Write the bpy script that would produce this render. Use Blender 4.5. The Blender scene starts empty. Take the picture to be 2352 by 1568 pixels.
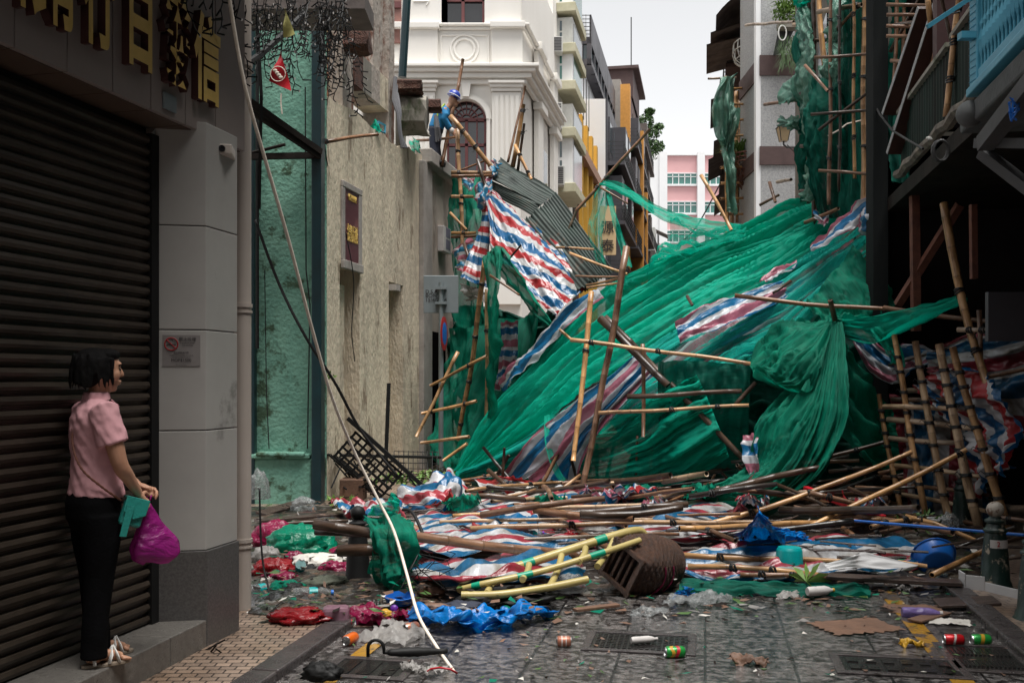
import bpy, math, random
from mathutils import Vector, Matrix, noise as NZ, Quaternion
random.seed(7)
R = math.radians
scene = bpy.context.scene
col = scene.collection
# ---------------------------------------------------------------- camera
F = 2287.0; U0 = 1176.0; V0 = 870.0; EYE = 1.6
cd = bpy.data.cameras.new('camera'); cam = bpy.data.objects.new('camera', cd); col.objects.link(cam)
cam.location = (0, 0, EYE); cam.rotation_euler = (R(90), 0, 0)
cd.sensor_width = 36; cd.lens = 36*F/2352; cd.shift_y = (V0-784)/2352; cd.clip_start = 0.1; cd.clip_end = 2000
scene.camera = cam
# ---------------------------------------------------------------- sky, sun, exposure
SUN_EL, SUN_ROT = 76, 150
w = bpy.data.worlds.new('World'); scene.world = w; w.use_nodes = True
nt = w.node_tree; bg = nt.nodes['Background']
sk = nt.nodes.new('ShaderNodeTexSky'); sk.sky_type = 'NISHITA'; sk.sun_disc = False
sk.sun_elevation = R(SUN_EL); sk.sun_rotation = R(SUN_ROT); sk.air_density = 1.0; sk.dust_density = 1.0
hs = nt.nodes.new('ShaderNodeHueSaturation'); hs.inputs['Saturation'].default_value = 0.06
nt.links.new(sk.outputs[0], hs.inputs['Color']); nt.links.new(hs.outputs[0], bg.inputs[0])
bg.inputs[1].default_value = 0.058
sl = bpy.data.lights.new('sun', 'SUN'); sun = bpy.data.objects.new('sun', sl); col.objects.link(sun)
sl.energy = 1.75; sl.angle = R(35); sl.color = (1, .97, .93)
sd = Vector((math.sin(R(SUN_ROT))*math.cos(R(SUN_EL)), math.cos(R(SUN_ROT))*math.cos(R(SUN_EL)), math.sin(R(SUN_EL))))
sun.rotation_euler = sd.to_track_quat('Z', 'Y').to_euler()
vs = scene.view_settings; vs.view_transform = 'Standard'; vs.look = 'None'; vs.gamma = 1; vs.exposure = 1.9
scene.cycles.transparent_max_bounces = 24; scene.cycles.max_bounces = 6
scene.cycles.use_denoising = True
# ---------------------------------------------------------------- geometry helpers
K = 0.194                                   # the street runs along x = x0 + K*y
def P(u, v, Y): return Vector(((u-U0)/F*Y, Y, EYE+(V0-v)/F*Y))
def G(u, v, h=0.0):                         # point of height h seen at u, v
    Y = (EYE-h)*F/(v-V0); return P(u, v, Y)
def S(u, v, x0, k=K):                       # point on the street-parallel plane
    Y = x0/((u-U0)/F-k); return P(u, v, Y)
def SX(x0, Y, z=0.0): return Vector((x0+K*Y, Y, z))

class MB:
    def __init__(s): s.v = []; s.f = []; s.uv = {}; s.m = []; s.mi = 0; s.ring = []
    def face(s, idx, uv=None):
        s.f.append(tuple(idx)); s.m.append(s.mi)
        if uv: s.uv[len(s.f)-1] = uv
    def quad(s, a, b, c, d):
        n = len(s.v); s.v += [Vector(a), Vector(b), Vector(c), Vector(d)]; s.face((n, n+1, n+2, n+3)); return s
    def hexa(s, p):                          # p: 4 bottom, 4 top
        n = len(s.v); s.v += [Vector(q) for q in p]
        for f in ((3, 2, 1, 0), (4, 5, 6, 7), (0, 1, 5, 4), (1, 2, 6, 5), (2, 3, 7, 6), (3, 0, 4, 7)): s.face([n+i for i in f])
        return s
    def box(s, x0, x1, y0, y1, z0, z1):
        return s.hexa([(x0, y0, z0), (x1, y0, z0), (x1, y1, z0), (x0, y1, z0), (x0, y0, z1), (x1, y0, z1), (x1, y1, z1), (x0, y1, z1)])
    def obox(s, c, sz, q=None):              # oriented box
        c = Vector(c); h = Vector(sz)/2; q = q or Quaternion()
        pts = [(-1, -1, -1), (1, -1, -1), (1, 1, -1), (-1, 1, -1), (-1, -1, 1), (1, -1, 1), (1, 1, 1), (-1, 1, 1)]
        return s.hexa([c+q@Vector((h.x*a, h.y*b, h.z*d)) for a, b, d in pts])
    def wall(s, a, b, z0, z1, t):            # footprint a->b, thickness t to the left (negative: right)
        a = Vector(a[:2]+(0,) if isinstance(a, tuple) else (a.x, a.y, 0)); b = Vector(b[:2]+(0,) if isinstance(b, tuple) else (b.x, b.y, 0))
        d = (b-a).normalized(); n = Vector((-d.y, d.x, 0))*t
        return s.hexa([p+Vector((0, 0, z)) for z in (z0, z1) for p in (a, b, b+n, a+n)])
    def fr(s, u0, v0, u1, v1, Y, d=.2, pr=0):  # frontal slab, face at Y-pr covering a pixel rectangle at Y, d deep behind Y
        a = P(u0, v1, Y); b = P(u1, v0, Y); return s.box(a.x, b.x, Y-pr, Y+d, a.z, b.z)
    def st(s, x0, Y0, Y1, z0, z1, t):        # street-parallel slab, t>0 sticks out to +x
        a = SX(x0, Y0); b = SX(x0, Y1); return s.wall(a, b, z0, z1, -t)
    def poly(s, pts, d):                     # closed outline (3d, planar) extruded by vector d
        n = len(s.v); m = len(pts); d = Vector(d); s.v += [Vector(p) for p in pts]+[Vector(p)+d for p in pts]
        s.face(list(range(n+m-1, n-1, -1))); s.face(list(range(n+m, n+2*m)))
        for i in range(m): j = (i+1) % m; s.face((n+i, n+j, n+m+j, n+m+i))
        return s
    def tube(s, pts, r, n=8, cap=True, flat=1.0):
        pts = [Vector(p) for p in pts]; rs = r if isinstance(r, (list, tuple)) else [r]*len(pts)
        b0 = len(s.v); up = None
        for i, p in enumerate(pts):
            t = (pts[min(i+1, len(pts)-1)]-pts[max(i-1, 0)])
            t = t.normalized() if t.length > 1e-9 else Vector((0, 0, 1))
            if up is None: up = t.orthogonal().normalized()
            up = (up-t*up.dot(t)); up = up.normalized() if up.length > 1e-6 else t.orthogonal().normalized()
            sd_ = t.cross(up)
            for j in range(n):
                a = 2*math.pi*j/n; s.v.append(p+(up*math.cos(a)*flat+sd_*math.sin(a))*rs[i])
        for i in range(len(pts)-1):
            for j in range(n):
                k = (j+1) % n; s.face((b0+i*n+j, b0+i*n+k, b0+(i+1)*n+k, b0+(i+1)*n+j))
        if cap:
            s.face([b0+j for j in range(n-1, -1, -1)]); e = b0+(len(pts)-1)*n; s.face([e+j for j in range(n)])
        return s
    def loft(s, rings, cap=True):            # rings of equal point count
        b0 = len(s.v); n = len(rings[0])
        for r in rings: s.v += [Vector(p) for p in r]
        for i in range(len(rings)-1):
            for j in range(n): k = (j+1) % n; s.face((b0+i*n+j, b0+i*n+k, b0+(i+1)*n+k, b0+(i+1)*n+j))
        if cap: s.face([b0+j for j in range(n-1, -1, -1)]); e = b0+(len(rings)-1)*n; s.face([e+j for j in range(n)])
        return s
    def ell(s, c, r, n=12, m=8, q=None):     # ellipsoid
        c = Vector(c); q = q or Quaternion(); rings = []
        for i in range(1, m):
            ph = math.pi*i/m; rings.append([c+q@Vector((r[0]*math.sin(ph)*math.cos(2*math.pi*j/n), r[1]*math.sin(ph)*math.sin(2*math.pi*j/n), -r[2]*math.cos(ph))) for j in range(n)])
        return s.loft(rings)
    def lathe(s, prof, c, n=20, q=None):     # prof [(r, z)]
        c = Vector(c); q = q or Quaternion()
        return s.loft([[c+q@Vector((max(r, 1e-4)*math.cos(2*math.pi*j/n), max(r, 1e-4)*math.sin(2*math.pi*j/n), z)) for j in range(n)] for r, z in prof], cap=True)
    def grid(s, pts, uvs=None):              # pts[i][j]
        b0 = len(s.v); ni = len(pts); nj = len(pts[0])
        for r in pts: s.v += r
        for i in range(ni-1):
            for j in range(nj-1):
                s.face((b0+i*nj+j, b0+i*nj+j+1, b0+(i+1)*nj+j+1, b0+(i+1)*nj+j),
                       (uvs[i][j], uvs[i][j+1], uvs[i+1][j+1], uvs[i+1][j]) if uvs else None)
        return s
    def build(s, name, mats, parent=None, smooth=False, bevel=0, org=None):
        me = bpy.data.meshes.new(name)
        o = bpy.data.objects.new(name, me); col.objects.link(o)
        off = ORG.get(parent.name, Vector((0, 0, 0))) if parent else (Vector(org) if org is not None else Vector((0, 0, 0)))
        me.from_pydata([v-off for v in s.v], [], s.f)
        if s.uv:
            ul = me.uv_layers.new(name='uv')
            for fi, uv in s.uv.items():
                p = me.polygons[fi]
                for k, li in enumerate(p.loop_indices): ul.data[li].uv = uv[k]
        if not isinstance(mats, (list, tuple)): mats = [mats]
        for m_ in mats: me.materials.append(m_)
        if len(mats) > 1:
            for p, mi in zip(me.polygons, s.m): p.material_index = mi
        if smooth:
            me.polygons.foreach_set('use_smooth', [True]*len(me.polygons))
            if smooth != 'all': 
                try: me.set_sharp_from_angle(angle=R(40))
                except Exception: pass
        if parent: o.parent = parent; ORG[o.name] = off
        else: o.location = off; ORG[o.name] = off
        if bevel:
            b = o.modifiers.new('bevel', 'BEVEL'); b.width = bevel; b.segments = 2; b.limit_method = 'ANGLE'; b.angle_limit = R(40)
        return o
ORG = {}
def tag(o, label, cat, group=None):
    o['label'] = label; o['category'] = cat
    if group: o['group'] = group
    return o
def thing(name, label, cat, loc=(0, 0, 0), group=None):
    o = bpy.data.objects.new(name, None); col.objects.link(o); o.location = loc; o.empty_display_size = .1
    ORG[o.name] = Vector(loc); return tag(o, label, cat, group)
def struct(o): o['kind'] = 'structure'; return o
def remesh(o, vox, smooth=2):
    m = o.modifiers.new('r', 'REMESH'); m.mode = 'VOXEL'; m.voxel_size = vox
    sm = o.modifiers.new('s', 'SMOOTH'); sm.iterations = smooth; sm.factor = .5
    dg = bpy.context.evaluated_depsgraph_get(); dg.update()
    me = bpy.data.meshes.new_from_object(o.evaluated_get(dg)); old = o.data; o.modifiers.clear(); o.data = me
    if not me.materials:
        for mm in old.materials: me.materials.append(mm)
    me.polygons.foreach_set('use_smooth', [True]*len(me.polygons)); me.update(); return o
def text(name, body, mat, size, mtx, parent=None, ext=.002, sx=1, bold=0.0, align='CENTER', fit=None):
    c = bpy.data.curves.new(name, 'FONT'); c.body = body; c.size = size; c.extrude = ext; c.align_x = align; c.align_y = 'CENTER'; c.offset = bold
    t = bpy.data.objects.new(name+'_t', c); col.objects.link(t)
    dg = bpy.context.evaluated_depsgraph_get(); dg.update()
    me = bpy.data.meshes.new_from_object(t.evaluated_get(dg)); bpy.data.objects.remove(t)
    me.name = name
    if fit and len(me.vertices):
        xs = [v.co.x for v in me.vertices]; ys = [v.co.y for v in me.vertices]; cx, cy = (min(xs)+max(xs))/2, (min(ys)+max(ys))/2
        me.transform(Matrix.Diagonal((fit[0]/(max(xs)-min(xs)), fit[1]/(max(ys)-min(ys)), 1, 1)) @ Matrix.Translation((-cx, -cy, 0)))
    off = ORG.get(parent.name, Vector((0, 0, 0))) if parent else Vector((0, 0, 0))
    me.transform(Matrix.Translation(-off) @ mtx @ Matrix.Diagonal((sx, 1, 1, 1)))
    me.materials.clear()
    for m_ in (mat if isinstance(mat, (list, tuple)) else [mat]): me.materials.append(m_)
    if isinstance(mat, (list, tuple)):
        nn = mtx.to_3x3() @ Vector((0, 0, 1)); nn.normalize()
        for p in me.polygons: p.material_index = 0 if abs(p.normal.dot(nn)) > .7 else 1
    o = bpy.data.objects.new(name, me); col.objects.link(o)
    if parent: o.parent = parent; ORG[o.name] = off
    return o
def frame(origin, xdir, up=(0, 0, 1)):       # matrix whose local x=xdir, local y=up, z towards viewer side
    x = Vector(xdir).normalized(); y = Vector(up).normalized(); z = x.cross(y).normalized(); y = z.cross(x)
    return Matrix.Translation(Vector(origin)) @ Matrix((x, y, z)).transposed().to_4x4()
# ---------------------------------------------------------------- materials
def newmat(name):
    m = bpy.data.materials.new(name); m.use_nodes = True; nt = m.node_tree
    return m, nt, nt.nodes['Principled BSDF'], nt.nodes['Material Output']
def N(nt, t, **kw):
    n = nt.nodes.new(t)
    for k, v in kw.items():
        if k in n.inputs.keys(): n.inputs[k].default_value = v
        else: setattr(n, k, v)
    return n
def c4(c): return (c[0], c[1], c[2], 1)
def coords(nt, scale=(1, 1, 1), kind='Object', rnd=True):
    tc = N(nt, 'ShaderNodeTexCoord'); mp = N(nt, 'ShaderNodeMapping'); mp.inputs['Scale'].default_value = scale
    nt.links.new(tc.outputs[kind], mp.inputs['Vector'])
    if rnd:
        oi = N(nt, 'ShaderNodeObjectInfo'); ml = N(nt, 'ShaderNodeMath', operation='MULTIPLY'); ml.inputs[1].default_value = 37.0
        nt.links.new(oi.outputs['Random'], ml.inputs[0]); nt.links.new(ml.outputs[0], mp.inputs['Location'])
    return mp
def ramp(nt, src, stops, interp='LINEAR'):
    r = N(nt, 'ShaderNodeValToRGB'); r.color_ramp.interpolation = interp; e = r.color_ramp.elements
    while len(e) < len(stops): e.new(.5)
    for el, (p, c) in zip(e, stops): el.position = p; el.color = c if len(c) == 4 else c4(c)
    nt.links.new(src, r.inputs[0]); return r
def mix(nt, fac, a, b, blend='MIX'):
    m = N(nt, 'ShaderNodeMix', data_type='RGBA', blend_type=blend)
    for inp, val in ((0, fac), (6, a), (7, b)):
        if hasattr(val, 'is_linked') or isinstance(val, bpy.types.NodeSocket): nt.links.new(val, m.inputs[inp])
        else: m.inputs[inp].default_value = val if inp == 0 else c4(val)
    return m.outputs[2]
def bump(nt, src, strength, dist=.01, normal=None):
    b = N(nt, 'ShaderNodeBump'); b.inputs['Strength'].default_value = strength; b.inputs['Distance'].default_value = dist
    nt.links.new(src, b.inputs['Height'])
    if normal: nt.links.new(normal, b.inputs['Normal'])
    return b.outputs[0]
def pm(name, c1, c2=None, scale=3, rough=.7, bmp=.2, metal=0, stretch=(1, 1, 1), c3=None, c3at=.62, sc3=1.3, detail=6, bd=.01, spec=.5, rj=.12):
    """mottled paint/plaster: c1-c2 by noise, patches of c3 (stains, peeling) by a second noise"""
    c2 = c2 or tuple(x*.75 for x in c1)
    m, nt, bs, out = newmat(name); L = nt.links
    mp = coords(nt, stretch); n = N(nt, 'ShaderNodeTexNoise', Scale=scale, Detail=detail); n.inputs['Roughness'].default_value = .65; L.new(mp.outputs[0], n.inputs[0])
    r = ramp(nt, n.outputs[0], [(.32, c1), (.68, c2)]); cc = r.outputs[0]
    if c3:
        n2 = N(nt, 'ShaderNodeTexNoise', Scale=sc3, Detail=10); n2.inputs['Roughness'].default_value = .7; L.new(mp.outputs[0], n2.inputs[0])
        r2 = ramp(nt, n2.outputs[0], [(c3at-.03, (0, 0, 0)), (c3at+.03, (1, 1, 1))]); cc = mix(nt, r2.outputs[0], cc, c3)
    L.new(cc, bs.inputs['Base Color']); bs.inputs['Metallic'].default_value = metal; bs.inputs['Specular IOR Level'].default_value = spec
    rr = N(nt, 'ShaderNodeMapRange'); L.new(n.outputs[0], rr.inputs[0]); rr.inputs[3].default_value = max(rough-rj, .03); rr.inputs[4].default_value = min(rough+rj, 1); L.new(rr.outputs[0], bs.inputs['Roughness'])
    if bmp:
        n3 = N(nt, 'ShaderNodeTexNoise', Scale=scale*9, Detail=5); L.new(mp.outputs[0], n3.inputs[0]); L.new(bump(nt, n3.outputs[0], bmp, bd), bs.inputs['Normal'])
    return m
def glassm(name, tint=(.05, .08, .09), rough=.08):
    return pm(name, tint, tuple(x*.6 for x in tint), 1.5, rough, 0, spec=.8, rj=.03)
# bamboo: colour from the object's own colour, node rings from a point attribute
def bamboo_mat():
    m, nt, bs, out = newmat('bamboo'); L = nt.links
    oi = N(nt, 'ShaderNodeObjectInfo'); mp = coords(nt, (6, 6, 1.2)); n = N(nt, 'ShaderNodeTexNoise', Scale=2.2, Detail=7); n.inputs['Roughness'].default_value = .7; L.new(mp.outputs[0], n.inputs[0])
    r = ramp(nt, n.outputs[0], [(.30, (.12, .09, .07)), (.42, (.5, .44, .38)), (.55, (.95, .92, .9)), (.72, (1.3, 1.25, 1.1))])
    a = N(nt, 'ShaderNodeAttribute', attribute_name='ring')
    base = mix(nt, 1.0, oi.outputs['Color'], r.outputs[0], 'MULTIPLY')
    rf = N(nt, 'ShaderNodeMath', operation='MULTIPLY'); rf.inputs[1].default_value = .62; L.new(a.outputs['Fac'], rf.inputs[0]); c = mix(nt, rf.outputs[0], base, (.04, .025, .015)); L.new(c, bs.inputs['Base Color'])
    n3 = N(nt, 'ShaderNodeTexNoise', Scale=30, Detail=3); L.new(mp.outputs[0], n3.inputs[0]); L.new(bump(nt, n3.outputs[0], .15, .004), bs.inputs['Normal'])
    bs.inputs['Roughness'].default_value = .33
    return m
def striped(name, cols, wid=.11, ang=0, dirt=.35, transl=.25, rough=.28, crinkle=.5):
    """woven plastic sheet, stripes by the sheet's own uv in metres"""
    m, nt, bs, out = newmat(name); L = nt.links
    tc = N(nt, 'ShaderNodeTexCoord'); mp = N(nt, 'ShaderNodeMapping'); mp.inputs['Rotation'].default_value = (0, 0, R(ang)); L.new(tc.outputs['UV'], mp.inputs[0])
    sx = N(nt, 'ShaderNodeSeparateXYZ'); L.new(mp.outputs[0], sx.inputs[0])
    dv = N(nt, 'ShaderNodeMath', operation='DIVIDE'); L.new(sx.outputs['Y'], dv.inputs[0]); dv.inputs[1].default_value = wid*4
    fr = N(nt, 'ShaderNodeMath', operation='FRACT'); L.new(dv.outputs[0], fr.inputs[0])
    A, B, W = cols
    r = ramp(nt, fr.outputs[0], [(0, A), (.29, W), (.44, B), (.5, B), (.76, W), (.92, W)], 'CONSTANT'); r.color_ramp.elements[3].position = .6
    ns = N(nt, 'ShaderNodeTexNoise', Scale=3, Detail=8); ns.inputs['Roughness'].default_value = .7; L.new(tc.outputs['UV'], ns.inputs[0])
    rd = ramp(nt, ns.outputs[0], [(.35, (1-dirt, 1-dirt*1.1, 1-dirt*1.25)), (.6, (1, 1, 1))]); c = mix(nt, 1.0, r.outputs[0], rd.outputs[0], 'MULTIPLY')
    L.new(c, bs.inputs['Base Color']); bs.inputs['Roughness'].default_value = rough
    v = N(nt, 'ShaderNodeTexVoronoi', Scale=7); v.feature = 'SMOOTH_F1'; L.new(tc.outputs['UV'], v.inputs[0])
    n4 = N(nt, 'ShaderNodeTexNoise', Scale=9, Detail=5); n4.inputs['Distortion'].default_value = 1.2; L.new(tc.outputs['UV'], n4.inputs[0])
    b1 = bump(nt, v.outputs[0], crinkle*.6, .03); b2 = bump(nt, n4.outputs[0], crinkle, .02, b1); L.new(b2, bs.inputs['Normal'])
    tr = N(nt, 'ShaderNodeBsdfTranslucent'); L.new(c, tr.inputs[0]); mx = N(nt, 'ShaderNodeMixShader'); mx.inputs[0].default_value = transl
    L.new(bs.outputs[0], mx.inputs[1]); L.new(tr.outputs[0], mx.inputs[2]); L.new(mx.outputs[0], out.inputs[0])
    return m
def netmat(name, c1, c2, hole=.25, transl=.4, rough=.55, plastic=False):
    """scaffold netting: fine weave, more see-through where thin"""
    m, nt, bs, out = newmat(name); L = nt.links
    tc = N(nt, 'ShaderNodeTexCoord'); mp = N(nt, 'ShaderNodeMapping'); mp.inputs['Scale'].default_value = (.6, 3.5, 1); L.new(tc.outputs['UV'], mp.inputs[0])
    n = N(nt, 'ShaderNodeTexNoise', Scale=1.6, Detail=7); n.inputs['Roughness'].default_value = .62; L.new(mp.outputs[0], n.inputs[0])
    r = ramp(nt, n.outputs[0], [(.35, c1), (.65, c2)]); wv = N(nt, 'ShaderNodeTexNoise', Scale=5, Detail=8); wv.inputs['Roughness'].default_value = .8; mpw = N(nt, 'ShaderNodeMapping'); mpw.inputs['Scale'].default_value = (.5, 9, 1); L.new(tc.outputs['UV'], mpw.inputs[0]); L.new(mpw.outputs[0], wv.inputs[0])
    rw = ramp(nt, wv.outputs[0], [(.38, (.55, .6, .6)), (.5, (1, 1, 1)), (.64, (1.35, 1.3, 1.3))]); cw = mix(nt, 1.0, r.outputs[0], rw.outputs[0], 'MULTIPLY')
    L.new(cw, bs.inputs['Base Color']); bs.inputs['Roughness'].default_value = rough; bs.inputs['Specular IOR Level'].default_value = .5 if plastic else .2
    n2 = N(nt, 'ShaderNodeTexNoise', Scale=6 if plastic else 11, Detail=5); n2.inputs['Distortion'].default_value = 1; L.new(tc.outputs['UV'], n2.inputs[0]); b0 = bump(nt, n2.outputs[0], .7 if plastic else .3, .03 if plastic else .015); L.new(bump(nt, wv.outputs[0], .6, .03, b0), bs.inputs['Normal'])
    tr = N(nt, 'ShaderNodeBsdfTranslucent'); L.new(r.outputs[0], tr.inputs[0]); mx = N(nt, 'ShaderNodeMixShader'); mx.inputs[0].default_value = transl
    L.new(bs.outputs[0], mx.inputs[1]); L.new(tr.outputs[0], mx.inputs[2])
    tp = N(nt, 'ShaderNodeBsdfTransparent'); lw = N(nt, 'ShaderNodeLayerWeight', Blend=.5)
    n5 = N(nt, 'ShaderNodeTexNoise', Scale=1.1, Detail=3); L.new(mp.outputs[0], n5.inputs[0])
    h = N(nt, 'ShaderNodeMapRange'); L.new(n5.outputs[0], h.inputs[0]); h.inputs[1].default_value = .35; h.inputs[2].default_value = .65; h.inputs[3].default_value = hole*1.4; h.inputs[4].default_value = hole*.5
    f2 = N(nt, 'ShaderNodeMath', operation='SUBTRACT'); f2.inputs[0].default_value = 1; L.new(lw.outputs['Facing'], f2.inputs[1])
    f3 = N(nt, 'ShaderNodeMath', operation='MULTIPLY'); L.new(h.outputs[0], f3.inputs[0]); L.new(f2.outputs[0], f3.inputs[1])
    mt = N(nt, 'ShaderNodeMixShader'); L.new(f3.outputs[0], mt.inputs[0]); L.new(mx.outputs[0], mt.inputs[1]); L.new(tp.outputs[0], mt.inputs[2]); L.new(mt.outputs[0], out.inputs[0])
    return m
def plasticbag(name, c, transl=.35, rough=.22, alpha=0.0, crinkle=.8):
    m, nt, bs, out = newmat(name); L = nt.links
    mp = coords(nt); n = N(nt, 'ShaderNodeTexNoise', Scale=9, Detail=6); n.inputs['Distortion'].default_value = 1.5; L.new(mp.outputs[0], n.inputs[0])
    r = ramp(nt, n.outputs[0], [(.3, tuple(x*.6 for x in c)), (.7, c)]); L.new(r.outputs[0], bs.inputs['Base Color']); bs.inputs['Roughness'].default_value = rough
    L.new(bump(nt, n.outputs[0], crinkle, .03), bs.inputs['Normal'])
    tr = N(nt, 'ShaderNodeBsdfTranslucent'); L.new(r.outputs[0], tr.inputs[0]); mx = N(nt, 'ShaderNodeMixShader'); mx.inputs[0].default_value = transl
    L.new(bs.outputs[0], mx.inputs[1]); L.new(tr.outputs[0], mx.inputs[2]); last = mx
    if alpha:
        tp = N(nt, 'ShaderNodeBsdfTransparent'); m2 = N(nt, 'ShaderNodeMixShader'); m2.inputs[0].default_value = alpha
        L.new(mx.outputs[0], m2.inputs[1]); L.new(tp.outputs[0], m2.inputs[2]); last = m2
    L.new(last.outputs[0], out.inputs[0]); return m
def plain(name, c, rough=.5, metal=0, bmp=.08): return pm(name, c, tuple(x*.8 for x in c), 6, rough, bmp, metal)
def tiles(name, c1, c2, mortar, w, h, rough=.5, bmp=.4, off=.5, msize=.01, kind='UV', dirt=None):
    m, nt, bs, out = newmat(name); L = nt.links
    mp = coords(nt, (1, 1, 1), kind, rnd=False); b = N(nt, 'ShaderNodeTexBrick', Scale=1.0); b.offset = off
    b.inputs['Brick Width'].default_value = w; b.inputs['Row Height'].default_value = h; b.inputs['Mortar Size'].default_value = msize
    b.inputs['Color1'].default_value = c4(c1); b.inputs['Color2'].default_value = c4(c2); b.inputs['Mortar'].default_value = c4(mortar); L.new(mp.outputs[0], b.inputs[0])
    n = N(nt, 'ShaderNodeTexNoise', Scale=2.5, Detail=8); L.new(mp.outputs[0], n.inputs[0])
    r = ramp(nt, n.outputs[0], [(.3, dirt or (.6, .57, .53)), (.6, (1, 1, 1))]); c = mix(nt, 1.0, b.outputs[0], r.outputs[0], 'MULTIPLY')
    L.new(c, bs.inputs['Base Color']); bs.inputs['Roughness'].default_value = rough
    iv = N(nt, 'ShaderNodeMath', operation='SUBTRACT'); iv.inputs[0].default_value = 1; L.new(b.outputs['Fac'], iv.inputs[1])
    b1 = bump(nt, iv.outputs[0], bmp, .01); n2 = N(nt, 'ShaderNodeTexNoise', Scale=40, Detail=4); L.new(mp.outputs[0], n2.inputs[0]); L.new(bump(nt, n2.outputs[0], .25, .004, b1), bs.inputs['Normal'])
    return m
def road_mat():
    """wet granite flags: joints, chisel marks, puddled film"""
    m, nt, bs, out = newmat('wet_stone_paving'); L = nt.links
    tc = N(nt, 'ShaderNodeTexCoord'); mp = N(nt, 'ShaderNodeMapping'); mp.inputs['Rotation'].default_value = (0, 0, math.atan(K)); L.new(tc.outputs['Object'], mp.inputs[0])
    sep = N(nt, 'ShaderNodeSeparateXYZ'); L.new(mp.outputs[0], sep.inputs[0]); cmb = N(nt, 'ShaderNodeCombineXYZ'); L.new(sep.outputs['Y'], cmb.inputs['X']); L.new(sep.outputs['X'], cmb.inputs['Y'])
    b = N(nt, 'ShaderNodeTexBrick', Scale=1); b.offset = .5
    b.inputs['Brick Width'].default_value = .98; b.inputs['Row Height'].default_value = .49; b.inputs['Mortar Size'].default_value = .009; b.inputs['Mortar Smooth'].default_value = .3
    b.inputs['Color1'].default_value = (.29, .275, .268, 1); b.inputs['Color2'].default_value = (.20, .188, .184, 1); b.inputs['Mortar'].default_value = (.012, .01, .01, 1); L.new(cmb.outputs[0], b.inputs[0])
    mp2 = N(nt, 'ShaderNodeMapping'); mp2.inputs['Scale'].default_value = (1, 1.15, 1); L.new(mp.outputs[0], mp2.inputs[0])
    n = N(nt, 'ShaderNodeTexNoise', Scale=17, Detail=8); n.inputs['Roughness'].default_value = .72; L.new(mp2.outputs[0], n.inputs[0])
    n2 = N(nt, 'ShaderNodeTexNoise', Scale=2.2, Detail=6); L.new(mp.outputs[0], n2.inputs[0])
    r = ramp(nt, n.outputs[0], [(.41, (.10, .09, .09)), (.48, (.55, .53, .52)), (.56, (1.0, .98, .97)), (.68, (1.3, 1.28, 1.27))]); c = mix(nt, 1.0, b.outputs[0], r.outputs[0], 'MULTIPLY')
    r2 = ramp(nt, n2.outputs[0], [(.35, (.55, .5, .47)), (.6, (1, 1, 1))]); c = mix(nt, 1.0, c, r2.outputs[0], 'MULTIPLY'); L.new(c, bs.inputs['Base Color'])
    rr = ramp(nt, n2.outputs[0], [(.38, (.03, .03, .03)), (.62, (.16, .16, .16))]); L.new(rr.outputs[0], bs.inputs['Roughness']); bs.inputs['Specular IOR Level'].default_value = 1.0
    iv = N(nt, 'ShaderNodeMath', operation='SUBTRACT'); iv.inputs[0].default_value = 1; L.new(b.outputs['Fac'], iv.inputs[1])
    b1 = bump(nt, iv.outputs[0], .8, .02); rb = ramp(nt, n.outputs[0], [(.36, (0, 0, 0)), (.5, (.75, .75, .75)), (.64, (1, 1, 1))])
    bb = N(nt, 'ShaderNodeBump'); bb.inputs['Distance'].default_value = .035; L.new(rb.outputs[0], bb.inputs['Height']); L.new(b1, bb.inputs['Normal'])
    rs = ramp(nt, n2.outputs[0], [(.36, (.25, .25, .25)), (.5, (1, 1, 1))]); L.new(rs.outputs[0], bb.inputs['Strength']); L.new(bb.outputs[0], bs.inputs['Normal']); bs.inputs['Coat Weight'].default_value = 1; bs.inputs['Coat Roughness'].default_value = .09; bs.inputs['Coat IOR'].default_value = 1.45; L.new(bump(nt, n.outputs[0], .35, .02), bs.inputs['Coat Normal'])
    return m
M = {}
M['bamboo'] = bamboo_mat(); M['tie'] = plain('black_lashing', (.01, .01, .01), .5)
M['hollow'] = plain('bamboo_inside', (.03, .018, .01), .9)
RED, BLU, WHT = (.38, .03, .035), (.006, .10, .25), (.50, .51, .53)
M['tarp'] = striped('striped_tarp_red_blue', (RED, BLU, WHT), .095, transl=.22)
M['tarp_d'] = striped('striped_tarp_diagonal', (RED, BLU, WHT), .105, ang=-24, transl=.22)
M['tarp_p'] = striped('striped_tarp_pink', ((.46, .15, .22), (.01, .15, .34), (.60, .62, .68)), .088, ang=5, transl=.35)
M['tarp_f'] = striped('striped_tarp_faded', ((.58, .20, .28), (.05, .30, .52), (.65, .68, .72)), .075, transl=.5)
M['tarp_g'] = striped('striped_tarp_ground', ((.30, .035, .055), (.008, .11, .25), (.46, .47, .49)), .15, ang=6, transl=.1, dirt=.6)
M['tarp_w'] = striped('striped_tarp_wide', ((.34, .035, .05), (.008, .11, .26), (.50, .51, .54)), .155, ang=-20, transl=.15, dirt=.4)
M['net'] = netmat('green_netting', (.0, .52, .35), (.0, .36, .245), hole=.26, transl=.45)
M['net_b'] = netmat('aqua_netting', (.03, .55, .45), (.0, .34, .28), hole=.58, transl=.45)
M['net_s'] = netmat('sheer_green_netting', (.0, .40, .27), (.0, .28, .19), hole=.62, transl=.5)
M['net_d'] = netmat('deep_green_netting', (.0, .25, .15), (.0, .14, .09), hole=.10, transl=.35)
M['net_t'] = netmat('tower_netting', (.0, .15, .10), (.0, .07, .05), hole=.06, transl=.25)
M['sheet_g'] = netmat('grey_green_plastic', (.20, .38, .29), (.03, .17, .12), hole=.04, transl=.35, rough=.22, plastic=True)
M['road'] = road_mat()
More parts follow.
